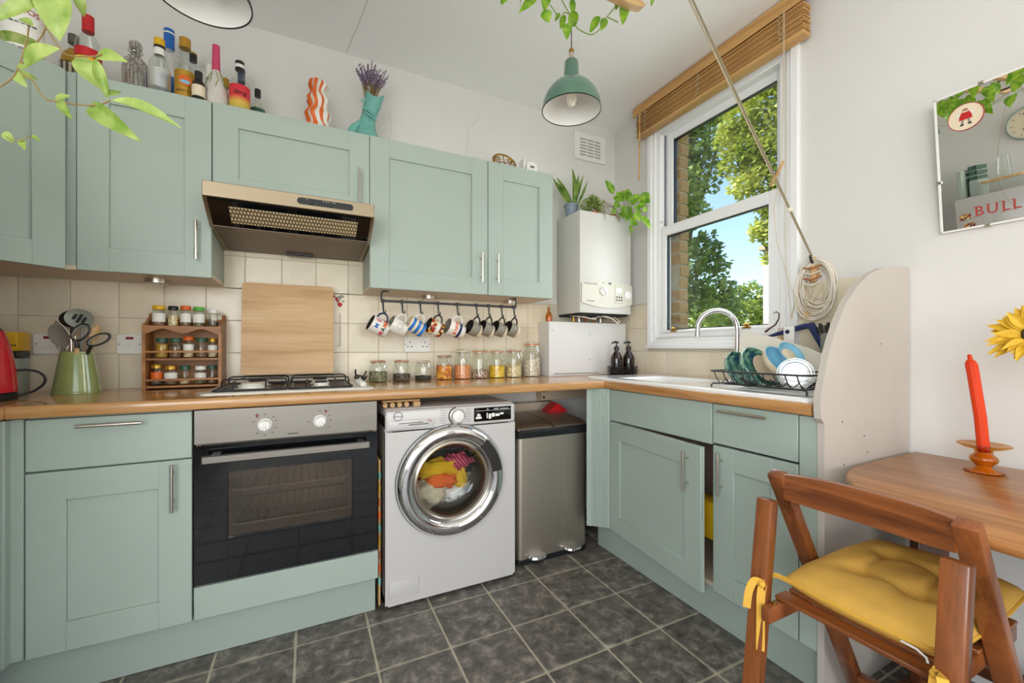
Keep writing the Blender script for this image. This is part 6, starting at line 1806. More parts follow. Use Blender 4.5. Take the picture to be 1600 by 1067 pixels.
SN_LEAVES = [((1.4908, 2.2093, 1.9894), (1.3918, 2.2563, 2.1672), 0.0304), ((1.5029, 2.2056, 1.9901), (1.4159, 2.2417, 2.1703), 0.0325), ((1.5145, 2.2012, 1.9986), (1.5163, 2.2109, 2.2341), 0.0345), ((1.506, 2.1748, 1.9891), (1.5174, 2.1497, 2.1706), 0.0301), ((1.5247, 2.1948, 1.9941), (1.5831, 2.1868, 2.1966), 0.0244), ((1.5221, 2.1771, 1.9842), (1.5862, 2.1437, 2.1448), 0.0181), ((1.4827, 2.2117, 1.9889), (1.4533, 2.2181, 2.0794), 0.0203)]
TREE_A = [((7.5022, 6.3436, 6.2555), 0.622), ((7.3781, 6.4045, 5.426), 0.553), ((8.2465, 6.5353, 6.105), 0.584), ((8.3775, 6.471, 6.8346), 0.584), ((7.316, 6.435, 4.5965), 0.484), ((7.8805, 6.4921, 4.9993), 0.543), ((7.1919, 6.4959, 3.9053), 0.415), ((7.6689, 6.4846, 4.1093), 0.353), ((7.3781, 6.4045, 3.0758), 0.415), ((7.8592, 6.3912, 3.332), 0.367), ((7.316, 6.435, 2.2463), 0.525), ((8.0088, 6.4292, 2.5707), 0.486), ((7.5642, 6.3132, 1.7624), 0.525), ((8.443, 6.4389, 2.3838), 0.365), ((8.0876, 6.2791, 2.9504), 0.283), ((8.8628, 6.3442, 7.1901), 0.59), ((7.9446, 6.4607, 7.285), 0.643), ((8.5981, 6.4742, 1.8813), 0.442), ((6.9437, 6.6177, 2.7993), 0.553), ((6.9437, 6.6177, 4.4583), 0.553), ((7.0058, 6.5872, 6.1173), 0.553)]
TREE_B = [((4.8724, 3.4013, 3.9126), 0.272), ((4.9263, 3.152, 3.9575), 0.276), ((4.9194, 3.2668, 3.5449), 0.282), ((4.893, 3.5025, 3.4785), 0.228), ((4.9953, 3.1182, 3.4199), 0.276), ((4.9897, 3.2323, 3.0749), 0.266), ((4.9083, 3.3837, 3.1139), 0.192), ((5.0435, 3.0945, 2.8822), 0.23), ((5.06, 3.1978, 2.6048), 0.157), ((4.9545, 3.2496, 2.5108), 0.11), ((5.0504, 3.0911, 2.4214), 0.154), ((5.1332, 3.0505, 2.7286), 0.23), ((4.8199, 3.5384, 3.7635), 0.179), ((4.9953, 3.1182, 4.3415), 0.307), ((4.9441, 3.3661, 4.3919), 0.288), ((5.0952, 3.1805, 2.2131), 0.094), ((5.2366, 2.9997, 3.2663), 0.307), ((5.2366, 2.9997, 3.8807), 0.307)]
TREE_C = [((14.7714, 10.5737, 3.0266), 0.541), ((15.323, 10.303, 3.1495), 0.59), ((14.6304, 10.0859, 2.3707), 0.667), ((15.6539, 10.1406, 2.658), 0.59), ((14.4404, 10.7361, 2.4122), 0.59), ((15.6761, 9.9069, 2.1529), 0.582), ((14.5235, 10.1384, 1.7755), 0.714), ((15.2716, 9.7712, 1.6564), 0.667), ((13.7754, 10.5055, 1.6564), 0.667), ((16.3158, 9.8157, 2.4122), 0.59)]
TREE_D = [((17.361, 13.7585, 3.0512), 0.799), ((16.9473, 13.9616, 3.3584), 0.799), ((18.9531, 14.0912, 3.214), 0.71), ((17.6368, 13.6232, 2.4368), 0.922), ((16.6715, 14.0969, 2.4368), 0.922), ((16.1199, 14.3676, 3.0512), 0.922)]

# ------------------------------------------------------------------ plants
def leaf_mesh(name, matn, shape='heart', n=9, fold=.10, curl=.18):
    b = B(); V = []
    for i in range(n + 1):
        s = i / n
        if shape == 'heart': w = .5 * (math.sin(math.pi * min(1, s ** .72)) ** .8) if 0 < s < 1 else .0
        elif shape == 'lance': w = .5 * math.sin(math.pi * s ** .8) if 0 < s < 1 else 0
        else: w = .5 * (1 - s ** 3) * min(1, .55 + s)
        w = max(w, .012)
        z = curl * (s - s * s) - .05 * s * s
        V.append([b.bm.verts.new((s, -w, z + fold * w * 2)), b.bm.verts.new((s, -w * .5, z + fold * w * .8)), b.bm.verts.new((s, 0, z)), b.bm.verts.new((s, w * .5, z + fold * w * .8)), b.bm.verts.new((s, w, z + fold * w * 2))])
    for i in range(n):
        for j in range(4): b._f([V[i][j], V[i + 1][j], V[i + 1][j + 1], V[i][j + 1]])
    me = b.mesh(name, matn, True, 180)
    return me
LM = {}
for k, (m_, sh) in enumerate((('leaf_front', 'heart'), ('leaf_front', 'lance'), ('leaf_bright', 'heart'), ('leaf_dark', 'sword'), ('leaf_small', 'heart'))):
    LM[(m_, sh)] = leaf_mesh('leaf', m_, sh)
def put_leaves(root, L, keys, face=(-.5, -1, .25), jit=.5):
    o = Vector(root.location)
    for i, (a, c, w) in enumerate(L):
        a, c = Vector(a), Vector(c)
        x = (c - a); ln = x.length; x.normalize()
        nrm = (Vector(face) + Vector((random.uniform(-jit, jit), random.uniform(-jit, jit), random.uniform(-jit, jit)))).normalized()
        y = nrm.cross(x).normalized(); z = x.cross(y)
        M = Matrix(((x.x * ln, y.x * w, z.x * ln * .8, a.x - o.x), (x.y * ln, y.y * w, z.y * ln * .8, a.y - o.y), (x.z * ln, y.z * w, z.z * ln * .8, a.z - o.z), (0, 0, 0, 1)))
        link_obj('leaf', LM[keys[i % len(keys)]], root, mtx=M)
def put_stems(root, SS, r, matn='stem'):
    o = Vector(root.location)
    for st in SS:
        b = B(); b.tube([p_ - o for p_ in smooth(st)], r, 6); b.part('stem', matn, root)
# ceiling airer with vines trailing over it
t = thing('ceiling_airer', 'wooden slatted clothes airer hung from the ceiling', 'airer', (.2, .86, 2.2))
for k in range(4):
    y = .18 - k * .13
    b = B(); L0 = .79
    b.prism([(-L0, -.008), (-L0 + .04, -.013), (L0 - .05, -.013), (L0 - .012, -.006), (L0, .004), (L0 - .012, .011), (L0 - .05, .013), (-L0 + .04, .013), (-L0, .008)], 'xz', y - .013, y + .013); b.part('slat', 'pale_wood', t)
for x in (-.5, .5):
    b = B(); b.tube([(x, .2, -.02), (x, .18, .03), (x, 0, .07), (x, -.19, .03), (x, -.23, -.02)], .006, 8); b.tube([(x, .2, -.02), (x, -.23, -.02)], .006, 8); b.part('bracket', 'iron', t)
    b = B(); b.tube([(x, 0, .07), (x, 0, .40)], .0035, 6); b.part('cord', 'rope', t)
t = thing('trailing_plant', 'pothos vine with long pale leaves hanging at the top left', 'plant', (-.36, .87, 1.62))
FV_STEMS[0] = [(-.42, .95, 2.19), (-.40, .90, 2.0), (-.37, .88, 1.8)] + list(FV_STEMS[0])
put_leaves(t, FV_LEAVES, [('leaf_front', 'heart'), ('leaf_front', 'lance')], (-.1, -1, .2), .45); put_stems(t, FV_STEMS, .0011)
t = thing('trailing_plant', 'thin young vine shoot at the left edge below the large leaves', 'plant', (-.55, 1.05, 1.44))
FV2_STEMS[0] = [(-.56, 1.03, 2.19), (-.63, 1.10, 1.95), (-.63, 1.13, 1.72), (-.60, 1.11, 1.57)] + list(FV2_STEMS[0])
put_leaves(t, FV2_LEAVES, [('leaf_small', 'heart')], (-.1, -1, .2), .3); put_stems(t, FV2_STEMS, .0007)
t = thing('trailing_plant', 'bright green pothos vine looping over the pendant lamp', 'plant', (.72, 1.15, 2.2))
put_leaves(t, TV_LEAVES, [('leaf_bright', 'heart')], (-.6, -.8, -.2), .5); put_stems(t, TV_STEMS, .0018, 'stem_green')
# the same vine over the airer, further back (seen in the mirror)
L2 = []
for k in range(26):
    x = -.45 + k * .05; y = .72 + random.uniform(-.12, .25); z = 2.17 + random.uniform(-.08, .03)
    L2.append(((x, y, z), (x + random.uniform(-.06, .06), y + random.uniform(-.05, .05), z - random.uniform(.05, .1)), random.uniform(.04, .06)))
for k in range(14):
    x = -.75 + k * .05; y = 1.16 + random.uniform(-.1, .12); z = 2.22 + random.uniform(-.06, .05)
    L2.append(((x, y, z), (x + random.uniform(-.06, .06), y + random.uniform(-.05, .05), z - random.uniform(.06, .11)), random.uniform(.05, .07)))
t = thing('trailing_plant', 'pothos leaves draped over the airer, seen in the mirror', 'plant', (.2, .86, 2.22))
put_leaves(t, L2, [('leaf_bright', 'heart')], (1, -.2, .1), .6)
put_stems(t, [[(-.5, .8, 2.22), (-.2, .75, 2.19), (.2, .85, 2.215), (.6, .8, 2.18), (.85, .9, 2.2)], [(-.5, .85, 2.2), (-.3, 1.0, 2.12), (.1, 1.1, 2.06), (.4, 1.05, 2.1)], [(-.45, .95, 2.2), (-.75, 1.25, 2.14), (-.4, 1.3, 2.1), (-.1, 1.28, 2.13)]], .002, 'stem_green')
# on the boiler
BT = 1.9155
t = thing('snake_plant', 'snake plant in a grey pot on top of the boiler', 'plant', (1.497, 2.2, BT))
b = B(); b.lathe([(0, 0), (.03, 0), (.032, .003), (.042, .06), (.045, .061), (.046, .074), (.042, .074), (.040, .06), (0, .058)], 28); b.part('pot', 'pot_grey', t)
b = B(); b.lathe([(0, .064), (.0395, .062)], 24); b.part('soil', 'soil', t)
put_leaves(t, SN_LEAVES, [('leaf_dark', 'sword')], (-.5, -1, .1), .4)
t = thing('pothos', 'bright green pothos in a small pot on the boiler by the window', 'plant', (1.775, 2.15, BT))
b = B(); b.lathe([(0, 0), (.03, 0), (.032, .003), (.035, .032), (.032, .032), (.031, .024), (0, .024)], 24); b.part('pot', 'terracotta', t)
put_leaves(t, PO_LEAVES, [('leaf_bright', 'heart')], (-.5, -1, .3), .5); put_stems(t, PO_STEMS, .0016, 'stem_green')
t = thing('string_plant', 'fine trailing pale green plant in the middle of the boiler top', 'plant', (1.615, 2.125, BT))
b = B(); b.lathe([(0, 0), (.028, 0), (.032, .024), (.029, .024), (.028, .018), (0, .018)], 20); b.part('pot', 'terracotta', t)
b = B()
for k in range(650):
    a, q = random.uniform(0, 6.28), random.uniform(.1, 1)
    c = Vector((.085 * q * math.cos(a) - .01, .058 * q * math.sin(a), .04 + .05 * (1 - q) + random.uniform(-.03, .045)))
    if abs(c.y) > .058: continue
    x = Vector((random.uniform(-1, 1), random.uniform(-1, 1), random.uniform(-.5, 1))).normalized() * .021; y = x.orthogonal().normalized() * .008
    b._f([b.bm.verts.new(c), b.bm.verts.new(c + x * .5 + y), b.bm.verts.new(c + x), b.bm.verts.new(c + x * .5 - y)])
fo = b.part('foliage', 'leaf_small', t, smooth=False); fo['kind'] = 'stuff'
for k in range(9):
    a = random.uniform(-2.4, -.3)
    b = B(); b.tube(smooth([(.01 * math.cos(a), .01 * math.sin(a), .04), (.05 * math.cos(a) + .02, .045 * math.sin(a), .095 - .006 * k), (.08 * math.cos(a) + .05, -.06, .05), (.10 * math.cos(a) + .06, -.072, -.01 - .004 * k)]), .0009, 5); b.part('runner', 'stem', t)

# ------------------------------------------------------------------ advertising mirror on the right wall
t = thing('mirror', 'printed advertising mirror leaning out from the right wall', 'mirror', (1.9345, .63, 1.473), (0, R(-7.14), 0))
MW, MH = .70, .4424
pmat('mirror_silver', '#f6f6f4', 0.01, 1.0)
b = B(); b.box(0, .005, -MW, 0, 0, MH, .0012); b.part('glass', 'mirror_silver', t)
b = B(); b.box(-.0012, .0, -MW, 0, 0, .006); b.box(-.0012, 0, -MW, 0, MH - .006, MH); b.box(-.0012, 0, -.006, 0, 0, MH); b.box(-.0012, 0, -MW, -MW + .006, 0, MH); b.part('bevelled_edge', 'white_plastic', t)
for y, z in ((-.11, MH - .002), (-.11, .002), (-.003, .17), (-.5, MH - .002), (-.5, .002)):
    b = B(); b.box(-.004, .007, y - .007, y + .007, z - .005, z + .005, .0015); b.part('clip', 'nickel', t)
MT = Matrix(((0, 0, -1, 0), (-1, 0, 0, 0), (0, 1, 0, 0), (0, 0, 0, 1)))  # text x -> -y, y -> z, z -> -x
for ch, yy in (('B', -.092), ('U', -.121), ('L', -.149), ('L', -.171)):
    text_part(ch, .044, t, Matrix.Translation((-.0018, yy, .050)) @ MT, 'ink_red', name='lettering', squeeze=.85)
    b = B()
    for dy, dz in {'B': ((.009, .0), (.009, .031)), 'U': ((.0085, .031), (-.0085, .031)), 'L': ((.006, .0), (.006, .031))}[ch]: b.box(-.0024, -.0016, yy + dy - .005, yy + dy + .005, .0345 + dz, .0358 + dz)
    b.part('serif', 'ink_red', t)
b = B(); M = Matrix.Translation((-.0012, -.073, .355)) @ MT
b.lathe([(0, .0006), (.040, .0006), (.040, 0)], 36, M); rd = b.part('roundel', 'mug_cream', t)
b = B(); b.tube([(.0405 * math.cos(2 * math.pi * k / 40), .0405 * math.sin(2 * math.pi * k / 40), .0008) for k in range(40)], .0011, 5, True); bmesh.ops.transform(b.bm, matrix=M, verts=b.bm.verts[:]); b.part('roundel_rim', 'ink_red', rd)
def flat(poly, mt, nm, z=.0013):
    b = B(); A = [b.bm.verts.new(M @ Vector((x, y, z))) for x, y in poly]; C2 = [b.bm.verts.new(M @ Vector((x, y, z - .0006))) for x, y in poly]
    b._f(A); b._f(C2[::-1])
    for i in range(len(poly)): b._f([A[i], C2[i], C2[(i + 1) % len(poly)], A[(i + 1) % len(poly)]])
    b.part(nm, mt, rd, smooth=False)
flat([(-.015, -.008), (.015, -.008), (.014, .004), (.009, .015), (-.009, .015), (-.014, .004)], 'red', 'printed_coat')
flat([(-.022, .002), (-.013, .004), (-.010, .013), (-.018, .012)], 'mug_white', 'printed_sleeve'); flat([(.013, .004), (.023, .006), (.018, .014), (.010, .013)], 'mug_white', 'printed_sleeve')
flat([(-.006, .014), (.006, .014), (.0065, .021), (.0, .024), (-.0065, .021)], 'carcass', 'printed_head', .0015); flat([(-.0065, .02), (.0065, .02), (.005, .0255), (-.005, .0255)], 'terracotta', 'printed_hair', .0018)
for s_ in (-1, 1):
    flat([(s_ * .004, -.008), (s_ * .009, -.008), (s_ * .011, -.02), (s_ * .006, -.02)], 'utensil_grey', 'printed_leg'); flat([(s_ * .005, -.02), (s_ * .012, -.02), (s_ * .014, -.025), (s_ * .005, -.025)], 'ink', 'printed_shoe')
# what the mirror shows: fridge and shelf things on the left side of the room
t = thing('fridge_freezer', 'white fridge freezer on the left, seen only in the mirror', 'fridge', (-1.05, 1.12, 0))
b = B(); b.box(-.28, .24, -.28, .28, .02, 1.572, .008, 2); b.part('cabinet', 'white_enamel', t)
for z0, z1 in ((.03, .60), (.61, 1.57)):
    b = B(); b.box(.242, .29, -.28, .28, z0, z1, .01, 3); b.part('door', 'white_enamel', t)
b = B(); b.box(-.27, .25, -.27, .27, 0, .02); b.part('foot', 'black_plastic', t)
for y, z in ((.225, 1.43), (.205, 1.36)):
    b = B(); b.box(.29, .294, y - .03, y + .03, z - .022, z + .02, .001); b.part('magnet', 'mug_print', t)
b = B(); b.box(-1.26, -.85, 1.37, 1.396, 1.573, 1.785, .003)
b.solo('serving_tray', 'sage', 'pale green tray on edge on the fridge, seen in the mirror', 'tray')
t = thing('green_crate', 'small green slatted crate on the fridge, seen in the mirror', 'crate', (-1.03, 1.33, 1.573))
for z in (.0, .04, .08):
    b = B()
    for x0, x1, y0, y1 in ((-.11, .11, -.022, -.018), (-.11, .11, .018, .022), (-.11, -.106, -.022, .022), (.106, .11, -.022, .022)): b.box(x0, x1, y0, y1, z + .12, z + .148)
    b.part('slat', 'dark_green', t)
b = B(); b.box(-.11, .11, -.022, .022, 0, .12); b.part('base', 'sage', t)
t = thing('glass_bowl', 'glass storage bowl with a bamboo lid on the fridge, seen in the mirror', 'bowl', (-.92, 1.155, 1.5725))
b = B(); loops(b, [(rrect(-.08, .08, -.10, .10, .04), .002), (rrect(-.092, .092, -.112, .112, .04), .075)], capa=True, capb=False); b.part('bowl', 'glass_clear', t)
b = B(); loops(b, [(rrect(-.1, .1, -.12, .12, .045), .0755), (rrect(-.1, .1, -.12, .12, .045), .092)], capa=True); b.part('lid', 'pale_wood', t)
b = B(); b.lathe([(.045, .0), (.043, .01), (.036, .15), (.034, .152), (0, .152)], 28)
b.solo('tumbler', 'glass_clear', 'upturned glass tumbler on the bamboo lid, seen in the mirror', 'glass', (-.92, 1.17, 1.6655))
t = thing('wall_clock', 'round pale wall clock seen in the mirror', 'clock', (XL, 1.115, 2.03), (0, R(90), 0))
b = B(); b.lathe([(0, 0), (.12, 0), (.125, .02), (.115, .035), (.108, .02)], 40); b.part('case', 'sage', t)
b = B(); b.lathe([(0, .019), (.109, .019)], 40); b.part('face', 'mug_cream', t)
b = B()
for k in range(12): b.box(.085, .1, -.0015, .0015, .0195, .0205, M=Matrix.Rotation(R(30 * k), 4, 'Z'))
b.box(0, .06, -.002, .002, .021, .022, M=Matrix.Rotation(R(40), 4, 'Z')); b.box(0, .085, -.0015, .0015, .0225, .0235, M=Matrix.Rotation(R(160), 4, 'Z')); b.part('hands_and_marks', 'ink', t)

# ------------------------------------------------------------------ table
TZ = .72
t = thing('table', 'oak drop-leaf table with a rounded end against the wall', 'table', (1.55, .2, 0))
half = [(1.926, .698), (1.70, .6985), (1.556, .697), (1.49, .69), (1.444, .677), (1.385, .652), (1.33, .616), (1.261, .549), (1.225, .50), (1.205, .463), (1.19, .415), (1.178, .355), (1.173, .31), (1.172, .25), (1.172, 0.0), (1.172, -.45), (1.205, -.62), (1.30, -.75), (1.45, -.83), (1.60, -.85), (1.926, -.85)]
def inset(P, d): # shrink towards the centre for the eased edge
    cx, cy = 1.6, -.05
    return [(x + (d if x < 1.9 else 0) * (cx - x) / max(.001, math.hypot(cx - x, cy - y)), y + d * (cy - y) / max(.001, math.hypot(cx - x, cy - y))) for x, y in P]
def loc(P): return [(x - 1.55, y - .2) for x, y in P]
b = B(); loops(b, [(loc(inset(half, .006)), TZ - .022), (loc(inset(half, .001)), TZ - .018), (loc(half), TZ - .011), (loc(inset(half, .002)), TZ - .004), (loc(inset(half, .007)), TZ)], capa=True); b.part('top', 'table_wood', t, angle=50)
b = B(); b.box(1.62 - 1.55, 1.64 - 1.55, -.95, .40, TZ - .11, TZ - .022); b.box(1.88 - 1.55, 1.90 - 1.55, -.95, .40, TZ - .11, TZ - .022); b.part('apron', 'table_dark', t)
for y in (.60 - .2, -.72 - .2):
    b = B(); b.box(1.66 - 1.55, 1.87 - 1.55, y - .012, y + .012, .06, TZ - .022, .003); b.part('leg', 'table_dark', t)
    b = B(); b.box(1.60 - 1.55, 1.90 - 1.55, y - .03, y + .03, 0, .06, .008, 2); b.part('foot', 'table_dark', t)
b = B(); b.box(1.74 - 1.55, 1.80 - 1.55, -.9, .39, .14, .17); b.part('stretcher', 'table_dark', t)
b = B(); b.box(1.40 - 1.55, 1.44 - 1.55, -.19, -.15, .0, TZ - .022, .003); b.box(1.44 - 1.55, 1.66 - 1.55, -.18, -.16, TZ - .09, TZ - .03); b.part('gate_leg', 'table_dark', t)

# ------------------------------------------------------------------ folding chair with cushion
t = thing('folding_chair', 'brown wooden folding chair drawn up to the table', 'chair', (1.2, .48, 0))
def beam(p0, p1, wy, wx, name, bev=.004, mat='chair_wood'):
    p0, p1 = Vector(p0), Vector(p1); d = p1 - p0; L = d.length
    q = d.to_track_quat('Z', 'Y').to_matrix().to_4x4()
    ax = q @ Vector((1, 0, 0))
    sx, sy = (wx, wy) if abs(ax.x) > abs(ax.y) else (wy, wx)
    b = B(); b.box(-sx / 2, sx / 2, -sy / 2, sy / 2, 0, L, bev, 2, M=Matrix.Translation(p0) @ q)
    return b.part(name, mat, t)
YF, YN = .655 - .48, .315 - .48
for y in (YF, YN):
    beam((-.255, y, 0), (-.165, y, .708), .040, .030, 'rear_leg')
for y in (YF, YN):
    beam((.305, y, 0), (-.128, y, .768), .038, .030, 'front_leg')
# curved top rail
b = B()
def rail(u, v):
    y = (YF - .016) + (YN - YF + .032) * u
    bow = .016 * (1 - (2 * u - 1) ** 2)
    a = 2 * math.pi * v
    tx, tz = .010, .032 + .006 * (1 - (2 * u - 1) ** 4)
    # rounded rectangle section
    cx, cz = math.cos(a), math.sin(a)
    sx = math.copysign(min(1, abs(cx) * 1.35), cx); sz = math.copysign(min(1, abs(cz) * 1.35), cz)
    return Vector((-.118 + bow + tx * sx - .05 * tz * sz, y, .737 + tz * sz))
b.grid(lambda u, v: rail(u, v), 22, 17)
bmesh.ops.remove_doubles(b.bm, verts=b.bm.verts[:], dist=1e-5)
bmesh.ops.holes_fill(b.bm, edges=b.bm.edges[:])
b.part('top_rail', 'chair_wood_y', t, angle=50)
for y in (YF - .032, YN + .032):
    beam((-.225, y, .452), (.215, y, .452), .022, .036, 'seat_rail')
for k in range(7):
    b = B(); x = -.17 + k * .057; b.box(x, x + .042, YN + .02, YF - .02, .471, .481, .002); b.part('seat_slat', 'chair_wood_y', t)
beam((.226, YN + .019, .14), (.226, YF - .019, .14), .02, .03, 'stretcher', mat='chair_wood_y')
for y in (YF - .032, YN + .032):
    b = B(); b.lathe([(0, .003), (.006, .003), (.006, 0)], 12, Matrix.Translation((-.19, y, .4705))); b.part('bolt', 'brass', t)
# tufted cushion with ties
t = thing('seat_cushion', 'mustard yellow tufted cushion tied to the folding chair', 'cushion', (1.28, .485, .4815))
tufts = [(-.075, .056), (-.075, -.056), (.085, .056), (.085, -.056)]
def pillow(u, v, top):
    X_, Y_ = 2 * u - 1, 2 * v - 1
    x, y = .232 * X_ * (1 - .06 * Y_ * Y_), .152 * Y_ * (1 - .05 * X_ * X_)
    e = (1 - abs(X_) ** 4) * (1 - abs(Y_) ** 4)
    h = .040 * max(0, e) ** .45
    if top:
        for tx, ty in tufts:
            dd = math.hypot(x - tx, y - ty)
            h -= .028 * math.exp(-(dd / .024) ** 2) + .006 * math.exp(-(dd / .06) ** 2)
        h += .003 * mnoise.noise(Vector((x * 18, y * 18, 2)))
        for (ax, ay), (bx, by) in ((tufts[0], tufts[1]), (tufts[2], tufts[3]), (tufts[0], tufts[2]), (tufts[1], tufts[3])):
            L_ = math.hypot(bx - ax, by - ay); q = max(0, min(1, ((x - ax) * (bx - ax) + (y - ay) * (by - ay)) / L_ ** 2))
            dd = math.hypot(x - ax - q * (bx - ax), y - ay - q * (by - ay)); h -= .007 * math.exp(-(dd / .010) ** 2)
        return Vector((x, y, .034 + h))
    return Vector((x, y, .028 - .024 * max(0, e) ** .3))
b = B(); N_ = 44
b.grid(lambda u, v: pillow(u, v, True), N_, N_); b.grid(lambda u, v: pillow(u, v, False), N_, N_)
bmesh.ops.remove_doubles(b.bm, verts=b.bm.verts[:], dist=1e-4)
# close the side band
edge = [e_ for e_ in b.bm.edges if e_.is_boundary]
bmesh.ops.bridge_loops(b.bm, edges=edge)
b.part('pad', 'cushion', t, angle=80)
per = []
for k in range(80):
    s_ = k / 20.0; i = int(s_); q = s_ - i
    u, v = ((q, 0), (1, q), (1 - q, 1), (0, 1 - q))[i]
    per.append(pillow(u, v, True) + Vector((0, 0, -.001)))
b = B(); b.tube(per, .0035, 6, True); b.part('piping', 'tie_yellow', t)
for tx, ty in tufts:
    b = B(); b.lathe([(0, .004), (.006, .003), (.008, 0)], 12, Matrix.Translation((tx, ty, .037))); b.part('tuft_button', 'cushion', t)
def ribbon(pts, w, nrm):
    b = B(); P = smooth(pts, 5); prev = None
    for i, p_ in enumerate(P):
        d_ = (P[min(i + 1, len(P) - 1)] - P[max(i - 1, 0)]).normalized(); s_ = d_.cross(Vector(nrm)).normalized() * w / 2; o_ = Vector(nrm).normalized() * .001
        cur = [b.bm.verts.new(p_ + s_ + o_), b.bm.verts.new(p_ - s_ + o_), b.bm.verts.new(p_ - s_ - o_), b.bm.verts.new(p_ + s_ - o_)]
        if prev:
            for j in range(4): b._f([prev[j], prev[(j + 1) % 4], cur[(j + 1) % 4], cur[j]])
        else: b._f(cur)
        prev = cur
    b._f(prev[::-1])
    b.part('tie', 'tie_yellow', t)
for s_ in (1, -1):
    y0 = .135 * s_; bx = -.284
    yk = y0 + (.022 if s_ > 0 else -.02)
    ribbon([(-.218, y0 - .01 * s_, .03), (-.238, yk, .04), (bx + .006, yk, .035), (bx, yk - .006 * s_, .025)], .016, (0, s_, .5) if s_ > 0 else (0, -1, .5))
    ribbon([(bx, yk, .03), (bx - .014, yk + .012 * s_, .035), (bx - .026, yk + .018 * s_, .01), (bx - .032, yk + .02 * s_, -.03)], .017, (-.8, -.6, 0))
    ribbon([(bx, yk, .03), (bx - .008, yk, .0), (bx - .012, yk - .002, -.06), (bx - .016, yk - .004, -.125)], .018, (-.8, -.6, .1))
    b = B(); b.ball((bx - .004, yk, .03), .0085, 8); b.part('knot', 'tie_yellow', t)
b = B(); b.tube([(-.228, -.085, .026), (-.234, -.11, .028), (-.236, -.125, .022), (-.238, -.128, .014)], .0022, 6); b.part('zip_pull', 'white_plastic', t)

# ------------------------------------------------------------------ candle, candlestick, sunflowers on the table
t = thing('candlestick', 'amber glass candlestick with a wide drip dish', 'candlestick', (1.79, .49, TZ))
b = B(); b.lathe([(0, 0), (.041, 0), (.044, .003), (.040, .008), (.022, .012), (.017, .018), (.019, .022), (.028, .03), (.0305, .038), (.028, .046), (.020, .053), (.018, .06), (.022, .068), (.045, .073), (.057, .080), (.055, .083), (.035, .078), (.014, .076), (.013, .05), (0, .048)], 40); b.part('glass', 'amber_clear', t)
b = B(); b.lathe([(0, .001), (.036, .001), (.02, .009), (.015, .018), (.024, .032), (.026, .038), (.016, .054), (.012, .06), (0, .06)], 32); b.part('core', 'amber_core', t)
t = thing('candle', 'slightly leaning orange taper candle in the glass candlestick', 'candle', (1.79, .49, TZ + .061), (0, 0, 0))
b = B(); nr = []
pr = [(.0135, 0), (.0135, .1), (.0135, .22), (.0138, .255), (.010, .266), (.0055, .271), (.005, .283), (0, .287)]
b.lathe(pr, 10)
for v in b.bm.verts:
    k = v.co.z / .28; v.co.x += -.004 * k; v.co.y += .028 * k ** 1.4
b.part('wax', 'candle', t, angle=30)
t = thing('flower_vase', 'glass vase of yellow sunflowers standing at the right of the table', 'vase', (1.56, .30, TZ))
b = B(); b.lathe([(0, .003), (.04, .003), (.045, .01), (.05, .08), (.04, .16), (.036, .2)], 28); b.part('glass', 'glass_clear', t)
pb = leaf_mesh('petal', 'petal', 'lance', 6, .12, .10)
def flower(c, nrm, R0, root, seed):
    rnd = random.Random(seed); c = Vector(c); nz = Vector(nrm).normalized(); ux = nz.orthogonal().normalized(); uy = nz.cross(ux)
    b = B(); q = nz.to_track_quat('Z', 'Y').to_matrix().to_4x4()
    b.lathe([(0, .012), (.018, .01), (.026, 0), (.018, -.012), (0, -.016)], 20, Matrix.Translation(c) @ q); hd = b.part('seed_head', 'seedhead', root)
    for k in range(46):
        a = k * 2.39996; lay = k % 3
        d_ = (ux * math.cos(a) + uy * math.sin(a)); up = nz * (.05 + .28 * lay + rnd.uniform(-.15, .15))
        x = (d_ + up).normalized(); ln = R0 * (1 - .12 * lay) * rnd.uniform(.85, 1.08); w = rnd.uniform(.018, .024)
        y = nz.cross(x).normalized(); z = x.cross(y)
        a0 = c + d_ * .018
        link_obj('petal', pb, hd, mtx=Matrix(((x.x * ln, y.x * w, z.x * ln, a0.x), (x.y * ln, y.y * w, z.y * ln, a0.y), (x.z * ln, y.z * w, z.z * ln, a0.z), (0, 0, 0, 1))))
    b = B(); b.tube(smooth([c - nz * .012, c - nz * .04 + Vector((0, 0, -.05)), Vector((0, 0, .2)), Vector((0, 0, .02))]), .0035, 7); b.part('stem', 'stem_green', root)
flower((-.035, .034, .398), (-.75, .05, .25), .068, t, 1)
flower((.0, -.06, .43), (-.5, -.6, .4), .07, t, 2)
flower((.06, .0, .38), (.5, -.3, .5), .066, t, 3)

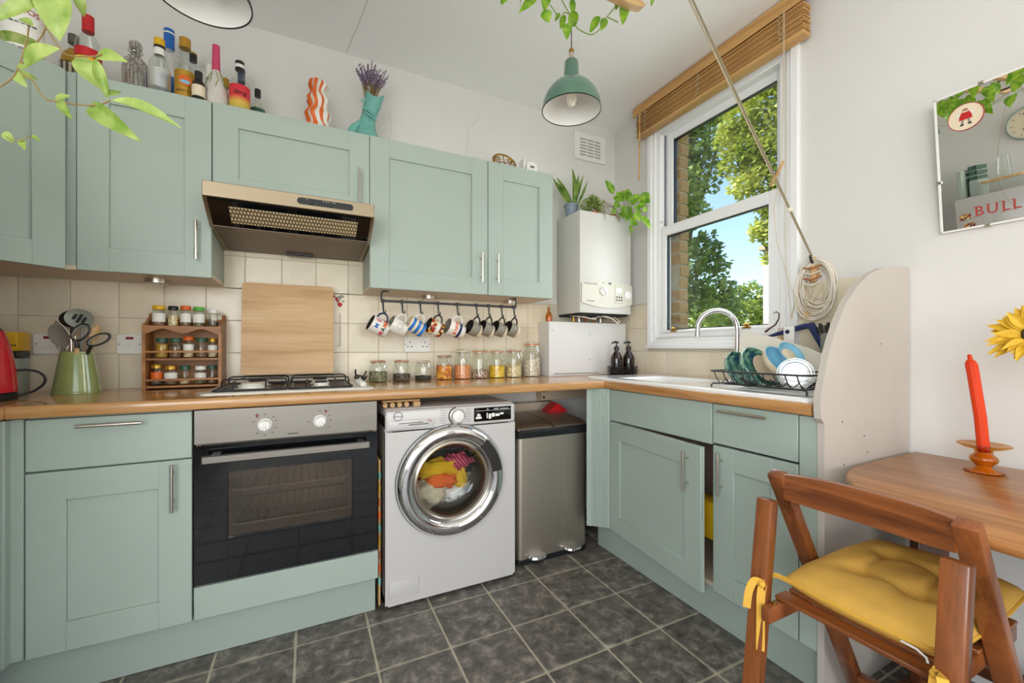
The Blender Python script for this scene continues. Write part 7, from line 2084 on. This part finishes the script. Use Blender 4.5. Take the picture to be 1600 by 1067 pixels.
# ------------------------------------------------------------------ outside: trees and a rendered house corner
def tree(lab, clumps, matn, dens, size, trunk, seed, group='trees outside the window'):
    rnd = random.Random(seed)
    base = Vector((trunk[0], trunk[1], -3.0))
    t = thing('tree', lab, 'tree', tuple(base), group=group)
    V, Fc = [], []
    for c, r in clumps:
        c = Vector(c) - base
        for k in range(int(dens * r ** 1.6) + 60):
            d_ = Vector((rnd.gauss(0, 1), rnd.gauss(0, 1), rnd.gauss(0, 1))).normalized() * r * rnd.uniform(.35, 1.08) ** .6
            p_ = c + Vector((d_.x, d_.y, d_.z * .9))
            x = Vector((rnd.uniform(-1, 1), rnd.uniform(-1, 1), rnd.uniform(-1, .6))).normalized(); s_ = size * rnd.uniform(.6, 1.25)
            y = x.cross(Vector((rnd.uniform(-.6, .6), rnd.uniform(-.6, .6), 1))).normalized() * s_ * .55
            n0 = len(V); V += [p_, p_ + x * s_ * .5 + y, p_ + x * s_, p_ + x * s_ * .5 - y]; Fc.append((n0, n0 + 1, n0 + 2, n0 + 3))
    me = bpy.data.meshes.new('foliage'); me.from_pydata([tuple(v) for v in V], [], Fc); me.materials.append(MATS[matn])
    o = link_obj('foliage', me, t); o['kind'] = 'stuff'
    top = Vector(clumps[0][0]) - base
    b = B(); b.tube(smooth([(0, 0, 0), (top.x * .1, top.y * .1, top.z * .4), (top.x * .6, top.y * .6, top.z * .75), tuple(top)]), [trunk[2] * (1 - .85 * k / 12.0) for k in range(13)], 9); b.part('trunk', 'bark', t)
    for c, r in clumps[1::2]:
        e_ = Vector(c) - base; s0 = Vector((top.x * .3, top.y * .3, min(top.z, e_.z) * .62))
        b = B(); b.tube(smooth([s0, (s0 + e_) * .5 + Vector((0, 0, -.15)), e_]), [trunk[2] * .35 * (1 - .8 * k / 8.0) for k in range(9)], 6); b.part('branch', 'bark', t)
tree('large darker green tree filling the left of the window view', TREE_A, 'tree_dark', 900, .12, (7.6, 7.2, .22), 11)
tree('sunlit yellow-green maple branches at the upper right of the window', TREE_B, 'tree_light', 3600, .06, (6.2, 2.2, .16), 12)
tree('round sunlit tree at the lower right of the window view', TREE_C, 'tree_mid', 900, .13, (15.0, 10.0, .25), 13)
tree('pale distant tree between the others at the window foot', TREE_D, 'tree_mid', 500, .18, (17.5, 15.0, .3), 14)
t = thing('house_corner', 'white rendered wall corner showing at the right of the lower pane', 'building', (7.4, 4.0, -3.0))
b = B(); b.box(-.52, 1.5, -2.5, .43, 0, 5.72); b.part('wall', 'render_white', t)
b = B(); b.box(-.6, 1.55, -2.55, .46, 5.72, 5.80); b.part('coping', 'mortar', t)
